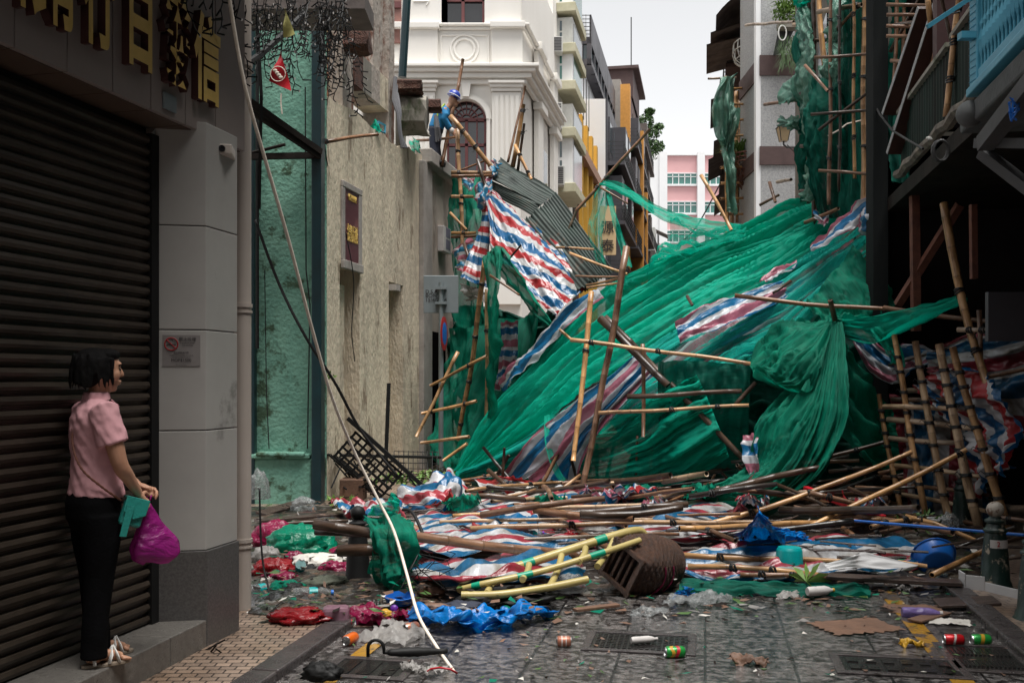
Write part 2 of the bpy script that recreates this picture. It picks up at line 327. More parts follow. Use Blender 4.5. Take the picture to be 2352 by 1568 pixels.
M['sett'] = tiles('mosaic_setts', (.34, .25, .19), (.22, .165, .13), (.05, .04, .035), .085, .065, .3, .8, msize=.005, kind='Object', dirt=(.55, .5, .45))
M['kerb'] = pm('wet_kerb_stone', (.07, .06, .058), (.035, .03, .03), 8, .25, .5)
M['clad'] = pm('grey_cladding', (.40, .385, .36), (.33, .315, .295), 1.2, .42, .05, c3=(.20, .19, .175), c3at=.68, sc3=1.0)
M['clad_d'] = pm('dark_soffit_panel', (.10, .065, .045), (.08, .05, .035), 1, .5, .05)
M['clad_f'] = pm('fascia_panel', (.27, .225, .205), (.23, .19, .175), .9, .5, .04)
M['granite'] = pm('granite_base', (.11, .105, .10), (.055, .05, .05), 70, .35, .1, c3=(.05, .045, .04), c3at=.66, sc3=1.2)
M['shutter'] = pm('steel_shutter', (.075, .058, .044), (.032, .024, .018), 1.8, .42, .15, metal=.35, stretch=(1, 1, 2), c3=(.04, .03, .022), c3at=.58)
M['step'] = pm('granite_step', (.16, .15, .135), (.09, .082, .075), 30, .3, .1, c3=(.05, .045, .04), c3at=.62)
M['pipe'] = pm('cream_pipe', (.50, .44, .39), (.38, .33, .29), 2, .45, .1, stretch=(1, 1, .3), c3=(.16, .12, .09), c3at=.66)
M['gold'] = pm('gold_leaf', (.72, .50, .14), (.55, .37, .09), 4, .4, .2)
M['goldside'] = plain('maroon_letter_side', (.05, .012, .01), .6)
M['black'] = pm('black', (.010, .010, .010), (.006, .006, .006), 4, .6, .1, spec=.25)
M['dark'] = pm('dark_timber', (.022, .016, .013), (.009, .007, .006), 3, .75, .3, stretch=(1, 1, .2), spec=.15)
M['void'] = pm('void_shade_wall', (.006, .005, .005), (.004, .003, .003), 3, .95, 0, spec=.02)  # shade of interiors and openings put into a near-black colour
M['green_wall'] = pm('flaking_green_plaster', (.20, .385, .30), (.13, .28, .22), 2.4, .95, .8, c3=(.06, .10, .065), c3at=.57, sc3=1.9, bd=.02, spec=.05)
M['post_blue'] = pm('blue_green_steel', (.008, .035, .042), (.006, .02, .024), 3, .4, .1)
M['beige'] = pm('streaked_beige_plaster', (.74, .64, .48), (.44, .38, .29), 2.6, .9, .7, stretch=(1.4, 1.4, .42), c3=(.26, .20, .14), c3at=.60, sc3=2.0, bd=.03)
M['pale'] = pm('greyish_render', (.36, .33, .30), (.25, .225, .205), 3, .8, .4, c3=(.14, .12, .1), c3at=.64)
M['brick'] = pm('raw_brick', (.14, .05, .03), (.06, .03, .022), 7, .9, 1.0, bd=.06, c3=(.24, .15, .11), c3at=.6, sc3=3)
M['concrete'] = pm('old_concrete', (.27, .25, .21), (.18, .165, .14), 2.4, .85, .6, stretch=(1, 1, .4), c3=(.09, .10, .06), c3at=.57)
M['flake'] = pm('flaking_columns', (.42, .38, .34), (.32, .27, .23), 2, .85, .8, stretch=(1, 1, .5), c3=(.16, .075, .05), c3at=.55, sc3=2.2, bd=.03)
M['white'] = pm('white_stucco', (.80, .775, .73), (.73, .70, .65), .5, .75, .12, stretch=(1, 1, .5), c3=(.62, .61, .54), c3at=.66, sc3=.9)
M['white2'] = pm('white_tile', (.80, .80, .80), (.72, .73, .74), .3, .5, .05)
M['maroon'] = plain('maroon_joinery', (.15, .04, .04), .5)
M['glass'] = glassm('window_glass'); M['glass_d'] = glassm('dark_glass', (.02, .02, .022)); M['glass_g'] = glassm('green_glass', (.05, .20, .17))
M['yellow'] = pm('yellow_paint', (.66, .38, .05), (.55, .31, .04), 1, .7, .1, c3=(.4, .26, .1), c3at=.68)
M['cream'] = pm('cream_sill', (.55, .52, .38), (.42, .40, .27), 2, .8, .2)
M['dgrey'] = pm('dark_grey_metal', (.075, .07, .08), (.05, .048, .055), 1, .5, .1)
M['orange'] = plain('orange_paint', (.62, .28, .05), .6)
M['pink'] = pm('pink_paint', (.72, .42, .42), (.66, .37, .38), .3, .7, .05)
M['brown'] = pm('brown_band_paint', (.085, .048, .045), (.06, .034, .032), 2, .7, .2)
M['pebble'] = pm('pebbledash_grey', (.42, .42, .42), (.24, .245, .25), 22, .85, .8, c3=(.3, .3, .29), c3at=.62)
M['awn'] = pm('weathered_awning', (.16, .13, .115), (.07, .055, .05), 2, .7, .4)
M['rust'] = pm('rusty_iron', (.16, .055, .03), (.08, .03, .02), 8, .8, .5)
M['iron'] = plain('painted_iron', (.55, .55, .52), .5); M['iron_d'] = plain('dark_iron', (.03, .03, .03), .5)
M['leaf'] = pm('leaf_green', (.06, .13, .025), (.03, .07, .015), 5, .5, .1); M['leaf_l'] = pm('light_leaf', (.16, .26, .05), (.08, .16, .03), 5, .5, .1)
M['galv'] = pm('grey_galvanised', (.23, .26, .27), (.18, .21, .22), 2, .45, .05, metal=.3)
M['corr'] = pm('dark_green_corrugated', (.014, .030, .023), (.007, .014, .011), 2.2, .6, .15, metal=.25, c3=(.11, .08, .05), c3at=.66, sc3=4)
M['corr_l'] = pm('grey_green_corrugated', (.035, .052, .044), (.016, .024, .02), 2.2, .55, .15, metal=.3, c3=(.07, .045, .03), c3at=.60, sc3=4)
M['blue_p'] = pm('light_blue_paint', (.075, .33, .45), (.05, .25, .36), 2, .5, .15)
M['slab'] = pm('mouldy_slab', (.10, .105, .105), (.055, .06, .06), 3, .85, .4, c3=(.025, .025, .025), c3at=.6)
M['skin'] = pm('skin', (.50, .27, .17), (.42, .21, .13), 8, .5, .1); M['hair'] = pm('black_hair', (.006, .005, .005), (.003, .003, .003), 40, .7, .5, stretch=(1, 1, .2), spec=.12)
M['shirt'] = pm('pink_cotton', (.66, .35, .375), (.57, .29, .315), 3, .85, .25); M['trouser'] = pm('black_trousers', (.005, .005, .006), (.003, .003, .003), 9, .9, .3, spec=.05)
M['sandal'] = plain('white_sandal', (.8, .78, .74), .5); M['sole'] = plain('sandal_sole', (.25, .2, .15), .7)
M['magenta'] = plasticbag('magenta_bag', (.50, .03, .32), .45, .25, .12); M['turq'] = pm('turquoise_leather', (.02, .24, .2), (.015, .17, .145), 6, .4, .3)
M['blue_s'] = plasticbag('blue_sheet', (.0, .20, .62), .2, .3); M['blue_pl'] = plain('blue_plastic', (.01, .13, .5), .35)
M['teal_pl'] = plain('teal_plastic', (.0, .32, .32), .35); M['white_pl'] = plasticbag('white_bag', (.42, .40, .38), .3, .3, .15)
M['clear'] = plasticbag('clear_plastic', (.4, .42, .42), .3, .15, .55); M['clear_v'] = plasticbag('violet_bottle', (.32, .24, .6), .3, .15, .2)
M['red_bag'] = plasticbag('red_bag', (.33, .01, .015), .3, .22); M['pinkbag'] = plasticbag('crimson_bag', (.30, .012, .07), .3, .22); M['green_bag'] = plasticbag('green_bag', (.0, .30, .17), .35, .22, .1)
M['cardb'] = pm('wet_cardboard', (.17, .09, .055), (.10, .055, .035), 5, .6, .3); M['paper'] = pm('wet_paper', (.62, .59, .54), (.45, .43, .39), 5, .5, .3)
M['whiteboard'] = pm('white_panel', (.62, .62, .62), (.5, .5, .5), 2, .5, .05); M['lemon'] = pm('pale_yellow_plastic', (.42, .34, .13), (.33, .26, .09), 4, .35, .1)
M['gtape'] = plain('green_band', (.0, .28, .16), .4); M['wicker'] = pm('wet_wicker', (.10, .042, .02), (.02, .009, .006), 38, .4, 1.0)
M['wood'] = pm('wet_dark_plank', (.07, .045, .035), (.03, .02, .017), 4, .35, .4, stretch=(1, 6, 6)); M['redp'] = plain('red_plastic', (.45, .01, .02), .4)
M['purple'] = plain('purple_plastic', (.15, .03, .35), .4); M['amber'] = plain('amber_wrap', (.5, .28, .02), .4); M['can_al'] = plain('aluminium', (.5, .5, .5), .3, 1)
M['can_r'] = plain('can_red', (.5, .01, .015), .3, .3); M['can_g'] = plain('can_green', (.02, .28, .05), .3, .3); M['can_o'] = plain('can_orange', (.7, .13, .01), .3, .2); M['can_b'] = plain('can_copper', (.4, .16, .1), .35, .3)
M['bol'] = pm('chipped_green_paint', (.012, .035, .028), (.008, .02, .017), 6, .4, .3, c3=(.35, .29, .22), c3at=.60, sc3=9); M['bolh'] = pm('chipped_white_ball', (.48, .44, .38), (.30, .26, .21), 8, .5, .3, c3=(.14, .08, .05), c3at=.53, sc3=14)
M['rope'] = pm('pale_rope', (.80, .72, .62), (.62, .55, .46), 20, .7, .3); M['label'] = plain('sticker_white', (.55, .52, .5), .6); M['ink'] = plain('dark_ink', (.02, .015, .015), .6); M['red_ink'] = plain('red_ink', (.35, .01, .012), .6)
M['navy'] = plain('navy_cloth', (.02, .025, .045), .8); M['wblue'] = pm('blue_jacket', (.015, .20, .42), (.01, .14, .32), 6, .8, .3); M['helmet'] = plain('blue_helmet', (.02, .05, .35), .3); M['grey_c'] = plain('grey_rope', (.12, .12, .13), .7); M['hivis'] = plain('hivis_band', (.35, .5, .05), .5)
M['yline'] = pm('worn_yellow_line', (.36, .19, .02), (.22, .12, .02), 5, .2, .5, c3=(.07, .06, .055), c3at=.52, sc3=5)
M['iron_w'] = pm('wet_cast_iron', (.03, .028, .027), (.015, .014, .014), 8, .2, .3, metal=.3)
M['lampg'] = pm('lantern_glass', (.40, .30, .18), (.33, .25, .15), 3, .3, 0)
# ================================================================ ground
def flat(name, pts, z, mat, nsub=1):
    mb = MB(); mb.v = [Vector((p[0], p[1], z)) for p in pts]; mb.face(range(len(pts))); return struct(mb.build(name, mat))
flat('ground', [(-400, -60), (400, -60), (400, 600), (-400, 600)], -.02, M['road'])
KL, KR = -2.27, 1.80                       # kerb lines x0
rd = MB(); a0, b0 = SX(KL, -8), SX(KR, -8); a1, b1 = SX(KL, 112), SX(KR, 112)
rd.v = [Vector((p.x, p.y, 0)) for p in (a0, b0, b1, a1)]; rd.face((0, 1, 2, 3)); struct(rd.build('road', M['road']))
for nm, xa, xb in (('pavement_left', KL-8, KL-.16), ('pavement_right', KR+.16, KR+9)):
    m_ = MB(); m_.st(xa, -8, 112, -.015, .045, xb-xa); struct(m_.build(nm, M['sett']))
for nm, xk in (('kerb_left', KL-.16), ('kerb_right', KR)):
    m_ = MB(); y = -8+random.random()
    while y < 60: m_.st(xk, y, y+.985, -.015, .055, .16); y += 1
    struct(m_.build(nm, M['kerb'], bevel=.012))
yl = MB(); yl.st(1.30, -6, 30, .0025, .004, .12); struct(yl.build('yellow_road_line', M['yline']))
yl = MB(); yl.st(-2.05, 4.9, 6.6, .0025, .004, .10); struct(yl.build('yellow_line_left', M['yline']))

def drain(c, w, d, nx, ny, label, group=None):
    t = thing('drain_cover', label, 'drain cover', c, group); q = Quaternion((0, 0, 1), -math.atan(K)); c = Vector(c)
    m_ = MB()
    for sx in (-1, 1): m_.obox(c+q@Vector((sx*w/2, 0, .004)), (.05, d+.05, .012), q)
    for sy in (-1, 1): m_.obox(c+q@Vector((0, sy*d/2, .005)), (w, .05, .012), q)
    m_.build('frame', M['kerb'], t, bevel=.004)
    m_ = MB(); m_.obox(c+Vector((0, 0, .003)), (w-.04, d-.04, .003), q)
    for i in range(nx):
        for j in range(ny):
            m_.obox(c+q@Vector(((i+.5)/nx*(w-.08)-(w-.08)/2, (j+.5)/ny*(d-.08)-(d-.08)/2, .007)), ((w-.08)/nx*.6, (d-.08)/ny*.6, .007), q)
    m_.build('grate', M['iron_w'], t)
drain(G(1470, 1476), .62, .42, 16, 9, 'rectangular iron drain cover in the middle of the wet paving beside the copper can')
drain(G(2065, 1530), .66, .36, 6, 2, 'large dark drain cover in the wet paving left of the worn yellow line')
drain(G(2262, 1512), .40, .56, 14, 2, 'slotted gully grate by the right kerb below the green and red cans')
drain(G(850, 1535), .45, .34, 3, 12, 'flooded slotted gully grate beside the left kerb near the umbrella')

# ================================================================ shop on the left
KS = .24                                   # its front runs x = x0 + KS*y
def shp(x0, Y, z=0): return Vector((x0+KS*Y, Y, z))
shop = thing('shop_building', 'grey panelled shop front with closed steel shutter and gold characters on its fascia', 'building', (-2.4, 4.5, 0))
m_ = MB()                                  # pillar shaft, panels with open joints
pfl, pfr = Vector((-2.06, 5.75, 0)), Vector((-1.785, 5.81, 0)); pbr = Vector((-1.702, 6.17, 0)); pbl = Vector((-2.3, 6.17, 0))
zs = [.60, 1.30, 1.885, 2.49, 3.10]
for z0, z1 in zip(zs[:-1], zs[1:]): m_.hexa([p+Vector((0, 0, z)) for z in (z0+.003, z1-.003) for p in (pfl, pfr, pbr, pbl)])
m_.build('pillar', M['clad'], shop, bevel=.004)
m_ = MB(); ex = .012; b4 = (pfl+Vector((-ex, -ex, 0)), pfr+Vector((ex, -ex, 0)), pbr+Vector((ex, 0, 0)), pbl)
m_.hexa([p+Vector((0, 0, z)) for z in (.0, .6) for p in b4]); m_.build('pillar_base', M['granite'], shop, bevel=.004)
m_ = MB(); m_.hexa([p*1.0+Vector((.02, .02, z)) for z in (.5, 3.09) for p in (pfl, pfr+Vector((-.04, 0, 0)), pbr+Vector((-.04, -.02, 0)), pbl)]); m_.build('joint_core', M['black'], shop)
m_ = MB(); st0 = -1.773-.19*5.81           # step, slabs along the street
y = -3.0
while y < 5.79:
    y1 = min(y+1.05, 5.795); a = Vector((st0+.19*y, y, 0)); b = Vector((st0+.19*y1-0, y1-.004, 0))
    m_.wall(a, b, 0, .2, 1.4); y = y1
m_.build('step', M['step'], shop, bevel=.006)
# shutter: corrugated curtain
sx0 = -2.07-KS*5.74
prof = []; z = .2; i = 0; ns = 42; hh = (3.0-.2)/ns
for i in range(ns):
    z = .2+i*hh
    prof += [(0.0, z), (.0, z+hh*.12), (.016, z+hh*.2), (.022, z+hh*.45), (.014, z+hh*.74), (-.006, z+hh*.82), (-.006, z+hh*.97)]
m_ = MB(); ya, yb = -1.5, 5.75; cols_ = [ya+(yb-ya)*i/10 for i in range(11)]
m_.grid([[shp(sx0+o_*1.03, Y, z_) for Y in cols_] for o_, z_ in prof]); m_.build('shutter', M['shutter'], shop, smooth=True)
m_ = MB(); m_.wall(shp(sx0-.03, 5.69), shp(sx0-.03, 5.76), .2, 3.0, -.06); m_.wall(shp(sx0-.1, -1.5), shp(sx0-.1, 5.75), 2.95, 3.12, -.06); m_.build('shutter_rail', M['black'], shop)
fx0 = -1.74-KS*6.2                          # fascia plane
edges = []; y = -1.5
for u in (0, 46, 152, 257, 341, 422, 497): pass
fy = [-1.5, -.35, .8, 1.95, 2.6]+[fx0/((u-U0)/F-KS) for u in (-75, 34, 155, 259, 347, 426, 495, 563)]
m_ = MB()
for y0, y1 in zip(fy[:-1], fy[1:]): m_.wall(shp(fx0, y0+.004), shp(fx0, y1-.004), 3.05, 6.4, .06)
m_.build('fascia_panels', M['clad_f'], shop, bevel=.003)
m_ = MB(); m_.wall(shp(fx0-.03, -1.5), shp(fx0-.03, fy[-1]-.01), 3.06, 6.38, .5); m_.build('fascia_core', M['black'], shop)
m_ = MB()
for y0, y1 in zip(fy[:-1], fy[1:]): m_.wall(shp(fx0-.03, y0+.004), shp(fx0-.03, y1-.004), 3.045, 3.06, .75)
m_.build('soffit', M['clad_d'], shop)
m_ = MB(); m_.wall(shp(fx0-.35, -1.5), shp(fx0-.35, 6.1), 3.12, 9.5, 5.0)
m_.wall(Vector((-2.0, 6.17, 0)), Vector((-1.9, 6.75, 0)), 0, 3.2, 4.0); m_.wall(shp(sx0-.3, -8), shp(sx0-.3, -1.4), 0, 9.5, 3); m_.build('wall', M['clad_f'], shop)
m_ = MB(); m_.wall(shp(sx0-.12, -1.5), shp(sx0-.12, 5.7), .2, 3.1, .1); m_.build('back_panel', M['black'], shop)
m_ = MB(); c = S(386, 236, fx0, KS); c.x += .004; d_ = Vector((KS, 1, 0)).normalized()
m_.poly([c+d_*a+Vector((0, 0, b)) for a, b in ((-.06, -.045), (.06, -.045), (.06, .045), (-.06, .045))], Vector((.01, 0, 0))); m_.build('nameplate', M['galv'], shop)
# gold characters, read from the right
for ch, uu, wd in (('信', 460, .29), ('發', 391, .28), ('白', 305, .20), ('行', 207, .24), ('有', 120, .21), ('限', 68, .23)):
    Yc = fx0/((uu-U0)/F-KS); c = shp(fx0+.022, Yc, 3.475)
    text('sign_character', ch, [M['gold'], M['goldside']], .5, frame(c, (KS, 1, 0)), shop, ext=.024, bold=.015, fit=(wd, .52))

m_ = MB(); m_.wall(shp(fx0-.3, 5.35), shp(fx0-.3, 6.6), 4.6, 4.75, -.9); m_.wall(shp(fx0-.3, -8), shp(fx0-.3, 5.35), 4.6, 4.75, -1.15); m_.build('shade_canopy', M['concrete'], shop)  # slab added above the view to shade the shop front
t = thing('security_camera', 'small grey box security camera under the shop fascia above the pillar', 'camera', P(520, 340, 6.0))
m_ = MB(); a = P(507, 345, 6.0); q = Quaternion((0, 0, 1), R(8)); m_.obox(a+Vector((.02, .05, 0)), (.085, .17, .062), q); m_.build('housing', M['pipe'], t, bevel=.008)
m_ = MB(); m_.tube([P(492, 343, 6.0), P(484, 347, 6.02), P(479, 352, 6.02)], .008); m_.obox(P(478, 351, 6.02), (.02, .03, .045)); m_.build('bracket', M['iron_d'], t)
m_ = MB(); m_.tube([a+Vector((.02, -.036, 0)), a+Vector((.02, -.05, 0))], .02, 12); m_.build('lens', M['glass_d'], t)

t = thing('no_smoking_notice', 'no smoking notice pasted on the grey pillar beside the shutter', 'notice', P(415, 805, 5.76))
pn = (pfr-pfl).normalized(); nc = pfl+pn*.145+Vector((0, -.004, 1.75)); nc.z = P(415, 805, 5.77).z
fm = lambda dx, dz: frame(nc+pn*dx+Vector((0, -.003, dz)), pn)
m_ = MB(); h_ = Vector((0, 0, 1)); m_.poly([nc-pn*.105-h_*.09, nc+pn*.105-h_*.09, nc+pn*.105+h_*.09, nc-pn*.105+h_*.09], Vector((0, .002, 0))); m_.build('sheet', plain('sticker_clear', (.24, .22, .21), .4), t)
m_ = MB(); cc = nc-pn*.055+h_*.038; rr_ = [cc+pn*.036*math.cos(i*math.pi/14)+h_*.036*math.sin(i*math.pi/14)+Vector((0, -.002, 0)) for i in range(29)]; m_.tube(rr_, .0035, 6, cap=False)
m_.tube([cc+(-pn+h_)*.025+Vector((0, -.003, 0)), cc+(pn-h_)*.025+Vector((0, -.003, 0))], .0032, 6); m_.build('prohibition_ring', M['red_ink'], t)
m_ = MB(); m_.tube([cc-pn*.026-h_*.002+Vector((0, -.001, 0)), cc+pn*.024-h_*.002+Vector((0, -.001, 0))], .0035, 6)
m_.tube([cc+pn*.02+h_*.004, cc+pn*.02+h_*.014, cc+pn*.008+h_*.014, cc+pn*.004+h_*.024, cc-pn*.004+h_*.025], .0012, 5); m_.build('cigarette', M['ink'], t)
for body, dx, dz, sz in (('禁止吸煙', .035, .065, .024), ('É proibido fumar', .035, .046, .0115), ('No smoking', .035, .033, .0115), ('違者罰款澳門幣', .0, -.012, .012), ('Os infractores são punidos com multa de', 0, -.027, .008), ('Offenders are liable to a fine of', 0, -.038, .008), ('MOP$1500', 0, -.056, .024), ('Serviços de Saúde', 0, -.08, .008)):
    text('lettering', body, M['ink'], sz, fm(dx, dz), t, ext=.0003)

t = thing('drainpipe', 'cream painted drainpipe running down the corner of the shop', 'pipe', G(562, 1410))
pb = G(564, 1412); m_ = MB(); m_.tube([pb+Vector((-.02, 0, z)) for z in (0, 2, 4, 6.6)], .058, 16); m_.build('pipe', M['pipe'], t, smooth=True)
for vv in (1240, 702, 150):
    z_ = P(565, vv, pb.y).z; m_ = MB(); m_.tube([pb+Vector((-.02, 0, z_-.012)), pb+Vector((-.02, 0, z_+.012))], .066, 16); m_.tube([pb+Vector((-.02, 0, z_-.05)), pb+Vector((-.02, 0, z_-.035))], .066, 16); m_.build('clamp', M['pipe'], t, smooth=True)

# ================================================================ green house end wall
gh = thing('green_house', 'flaking green plastered wall with dark blue steel posts between shop and beige ruin', 'building', P(650, 1165, 12.5))
gy = 12.5
m_ = MB(); m_.fr(500, 1240, 737, 38, gy, .4); m_.build('wall', M['green_wall'], gh)
m_ = MB(); m_.fr(500, 1240, 718, 1052, gy, .1, .10); m_.build('plinth', M['green_wall'], gh, bevel=.02)
m_ = MB(); m_.fr(575, 1052, 716, 1040, gy, .1, .13); m_.fr(595, 1046, 705, 1036, gy, .1, .18); m_.build('ledge', M['green_wall'], gh, bevel=.02)
m_ = MB(); m_.fr(574, 1190, 590, 38, gy, .1, .12); m_.build('post', M['post_blue'], gh, bevel=.01)
m_ = MB(); m_.fr(721, 1190, 743, 38, gy, .1, .16); m_.build('post', M['post_blue'], gh, bevel=.01)
m_ = MB(); m_.tube([P(568, 232, 11.3), P(735, 350, 12.3)], .055, 4); m_.tube([P(568, 252, 11.3), P(735, 362, 12.3)], .03, 4); m_.tube([P(575, 352, 12.2), P(655, 332, 12.2)], .02, 6); m_.tube([P(575, 360, 12.2), P(735, 357, 12.32)], .05, 4); m_.build('bracket_beam', M['dark'], gh)
m_ = MB(); m_.fr(430, 20, 838, -22, 10.9, .7); m_.build('canopy_slab', M['awn'], gh)
m_ = MB(); m_.tube([P(690, -10, 11.2), P(812, 26, 11.2)], .05, 4); m_.tube([P(700, -22, 11.1), P(828, 12, 11.1)], .06, 4); m_.build('canopy_trim', M['wood'], gh)
m_ = MB()
m_.tube([P(591, 40, 12.3), P(591, 800, 12.3)], .025, 6); m_.tube([P(701, 200, 12.37), P(703, 620, 12.37), P(712, 700, 12.36), P(706, 1030, 12.37)], .009, 6); m_.tube([P(608, 620, 12.37), P(612, 900, 12.35), P(618, 1030, 12.3)], .007, 6); m_.build('cable', M['black'], gh)
# court wall between shop and green wall
# ================================================================ beige ruin
X1 = -4.91
ru = thing('beige_ruin', 'streaked beige plaster wall of a half demolished house with broken columns on top', 'building', SX(X1, 14))
m_ = MB()                                    # lower wall, ragged top, recesses cut by assembling strips
def Yu(u, x0=X1): return x0/((u-U0)/F-K)
top = [(737, 208), (777, 239), (811, 253), (823, 262), (835, 274), (845, 283), (855, 296), (872, 303), (886, 310), (893, 322), (897, 331), (915, 335), (937, 340), (948, 347), (961, 354), (975, 360)]
segs = [(737, 780, 0, None), (780, 826, .0, 'door'), (826, 893, 0, None), (893, 925, 0, 'slot'), (925, 975, 0, None)]
def topz(u):
    for (a, va), (b, vb) in zip(top[:-1], top[1:]):
        if a <= u <= b: return P(u, va+(vb-va)*(u-a)/(b-a), Yu(u)).z
def strip(mb, ua, ub, x0, zlo, zhi=None, n=10, th=.35):
    for i in range(n):
        u0, u1 = ua+(ub-ua)*i/n, ua+(ub-ua)*(i+1)/n; a = SX(x0, Yu(u0)); b = SX(x0, Yu(u1)); nn = Vector((-1, K, 0)).normalized()*th
        za = (topz(u0) if zhi is None else zhi)+NZ.noise(Vector((u0*.21, 3, 0)))*.06*(zhi is None); zb = (topz(u1) if zhi is None else zhi)+NZ.noise(Vector((u1*.21, 3, 0)))*.06*(zhi is None)
        v_ = lambda p, z: p+Vector((0, 0, z)); mb.hexa([v_(a, zlo), v_(b, zlo), v_(b+nn, zlo), v_(a+nn, zlo), v_(a, za), v_(b, zb), v_(b+nn, zb), v_(a+nn, za)])
strip(m_, 737, 780, X1, 0, n=6); strip(m_, 780, 826, X1, P(803, 612, Yu(803)).z, n=6); strip(m_, 826, 893, X1, 0, n=12)
strip(m_, 893, 925, X1, P(900, 648, Yu(900)).z, n=5); strip(m_, 925, 975, X1, 0, n=10)
m_.build('wall', M['beige'], ru)
m_ = MB(); strip(m_, 776, 930, X1-.32, 0, 4.0, n=2, th=.2); m_.build('recess_back', M['beige'], ru)
m_ = MB(); a = SX(X1, Yu(803)); m_.st(X1-.28, Yu(800), Yu(815), 0, 2.9, .14); m_.build('door_jamb', M['beige'], ru)
m_ = MB(); m_.st(X1, Yu(974), Yu(1042), 0, 5.35, -.45); m_.build('end_wall', pm('pinkish_render', (.40, .335, .285), (.31, .26, .225), 2, .85, .5, stretch=(1, 1, .3), c3=(.2, .16, .13), c3at=.62), ru)
m_ = MB(); m_.st(X1-.5, Yu(973), Yu(1046), 5.35, 5.6, .66); m_.build('coping', M['pale'], ru, bevel=.02)
m_ = MB(); m_.st(X1, Yu(962), Yu(982), 0, 5.35, .09); m_.build('corner_pilaster', M['pale'], ru, bevel=.01)
m_ = MB(); m_.st(X1, Yu(893), Yu(903), P(900, 660, 15).z, P(900, 646, 15).z, .12); m_.build('ledge_stub', M['pale'], ru)
m_ = MB(); m_.st(X1-.02, Yu(983), Yu(1020), 0, 2.45, .05); m_.build('doorway', M['void'], ru)
# framed poster
m_ = MB(); ya, yb = Yu(782), Yu(827); zt, zb_ = P(782, 428, ya).z, P(782, 595, ya).z
m_.st(X1, ya, yb, zb_-.12, zb_, .055); m_.st(X1, ya, yb, zt, zt+.09, .04); m_.st(X1, ya, ya+.1, zb_, zt, .035); m_.st(X1, yb-.12, yb, zb_, zt, .035); m_.build('poster_frame', M['pale'], ru, bevel=.01)
m_ = MB(); m_.st(X1, ya+.1, yb-.12, zb_, zt, .02); pst = m_.build('poster', pm('maroon_poster', (.10, .022, .028), (.07, .015, .02), 1.2, .35, .05, c3=(.16, .05, .05), c3at=.6), ru)
pc = SX(X1+.03, (ya+yb)/2, (zt+zb_)/2)
text('lettering', 'HOTEL LEI NAM', M['gold'], .20, frame(pc+Vector((0, 0, .40*(zt-zb_))), (K, 1, 0)), ru, ext=.004, fit=(yb-ya-.45, .09))
text('lettering', '金碧園大酒店', M['gold'], .26, frame(pc+Vector((0, 0, -.1)), (K, 1, 0)), ru, ext=.004, fit=(yb-ya-.35, .24))
t = thing('notice_box', 'small white framed notice box on the beige end wall above the street sign', 'notice', SX(X1, Yu(1016), 3.6))
m_ = MB(); ya, yb = Yu(1005), Yu(1022); zb_, zt = P(1012, 580, Yu(1012)).z, P(1012, 522, Yu(1012)).z; m_.st(X1+.001, ya, yb, zb_, zt, .12); m_.build('box', M['label'], t, bevel=.01)
m_ = MB()
for i in range(2): m_.st(X1+.12, ya+.12, yb-.1, zb_+.06+i*.22, zb_+.24+i*.22, .006)
m_.build('sheet', plain('violet_grey_print', (.18, .16, .22), .5), t)
# upper storey remains
def upst(u0, u1, x0, za, zb, t_): return MB().st(x0, Yu(u0, x0), Yu(u1, x0), za, zb, t_)
def zat(v, u, x0=X1): return P(u, v, Yu(u, x0)).z
upst(738, 787, X1-.25, 4.4, 8.2, -.3).build('upper_wall', pm('scraped_yellow_wall', (.42, .34, .16), (.3, .22, .11), 3, .9, .6, c3=(.28, .12, .07), c3at=.52, sc3=2), ru)
upst(787, 812, X1-.05, 5.0, zat(-60, 800), -.5).build('broken_pier', M['flake'], ru)
upst(812, 853, X1-.5, zat(150, 830), zat(-60, 830), -.2).build('window_frame', M['flake'], ru)
upst(856, 893, X1-.12, zat(150, 870), 9.0, -.4).build('column', M['flake'], ru)
upst(893, 906, X1-.02, zat(330, 900), 9.0, -.42).build('column', M['flake'], ru)
m_ = MB(); z0a, z1a = zat(190, 815), zat(108, 815); z0b, z1b = zat(236, 892), zat(155, 892)
for i, mm_ in enumerate((M['brick'], M['concrete'], M['flake'], M['beige'])):
    f0, f1 = i/4, (i+1)/4; upst(815+77*f0, 815+77*f1, X1-.02, z0a+(z0b-z0a)*0, z1a, -.4).build('beam', mm_, ru)
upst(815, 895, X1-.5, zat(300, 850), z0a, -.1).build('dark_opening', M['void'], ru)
m_ = MB(); pr_ = [P(787, 118, 13.4), P(843, 112, 13.2)]
def stub(u0, v0, u1, v1, Y, d, endmat=None):
    mb = MB(); a = P(u0, v1, Y); b = P(u1, v0, Y); n_ = 5; rings = []
    for i in range(n_+1):
        x = a.x+(b.x-a.x)*i/n_; rr = []
        for j in range(12):
            an = 2*math.pi*j/12; sq = max(abs(math.cos(an)), abs(math.sin(an))); hy, hz = d/2, (b.z-a.z)/2
            k_ = 1/sq*(.93+.14*NZ.noise(Vector((x*4, an*1.7, u0)))); ex_ = .07*NZ.noise(Vector((an*2, u0, 1))) if i == n_ else 0
            rr.append(Vector((x+ex_, Y+d/2+math.cos(an)*hy*k_, (a.z+b.z)/2+math.sin(an)*hz*k_)))
        rings.append(rr)
    return mb.loft(rings)
stub(787, 56, 842, 113, 13.3, .45).build('brick_stub', M['brick'], ru)
stub(908, 177, 966, 210, 15.8, .4).build('brick_stub', M['brick'], ru)
stub(966, 223, 1011, 252, 16.4, .35).build('brick_stub', M['brick'], ru)
stub(915, 208, 978, 298, 15.9, .7).build('broken_beam', M['concrete'], ru, bevel=.01)
m_ = MB(); m_.fr(908, 340, 925, 205, 16.5, .5); m_.build('back_pier', M['concrete'], ru)
m_ = MB(); 
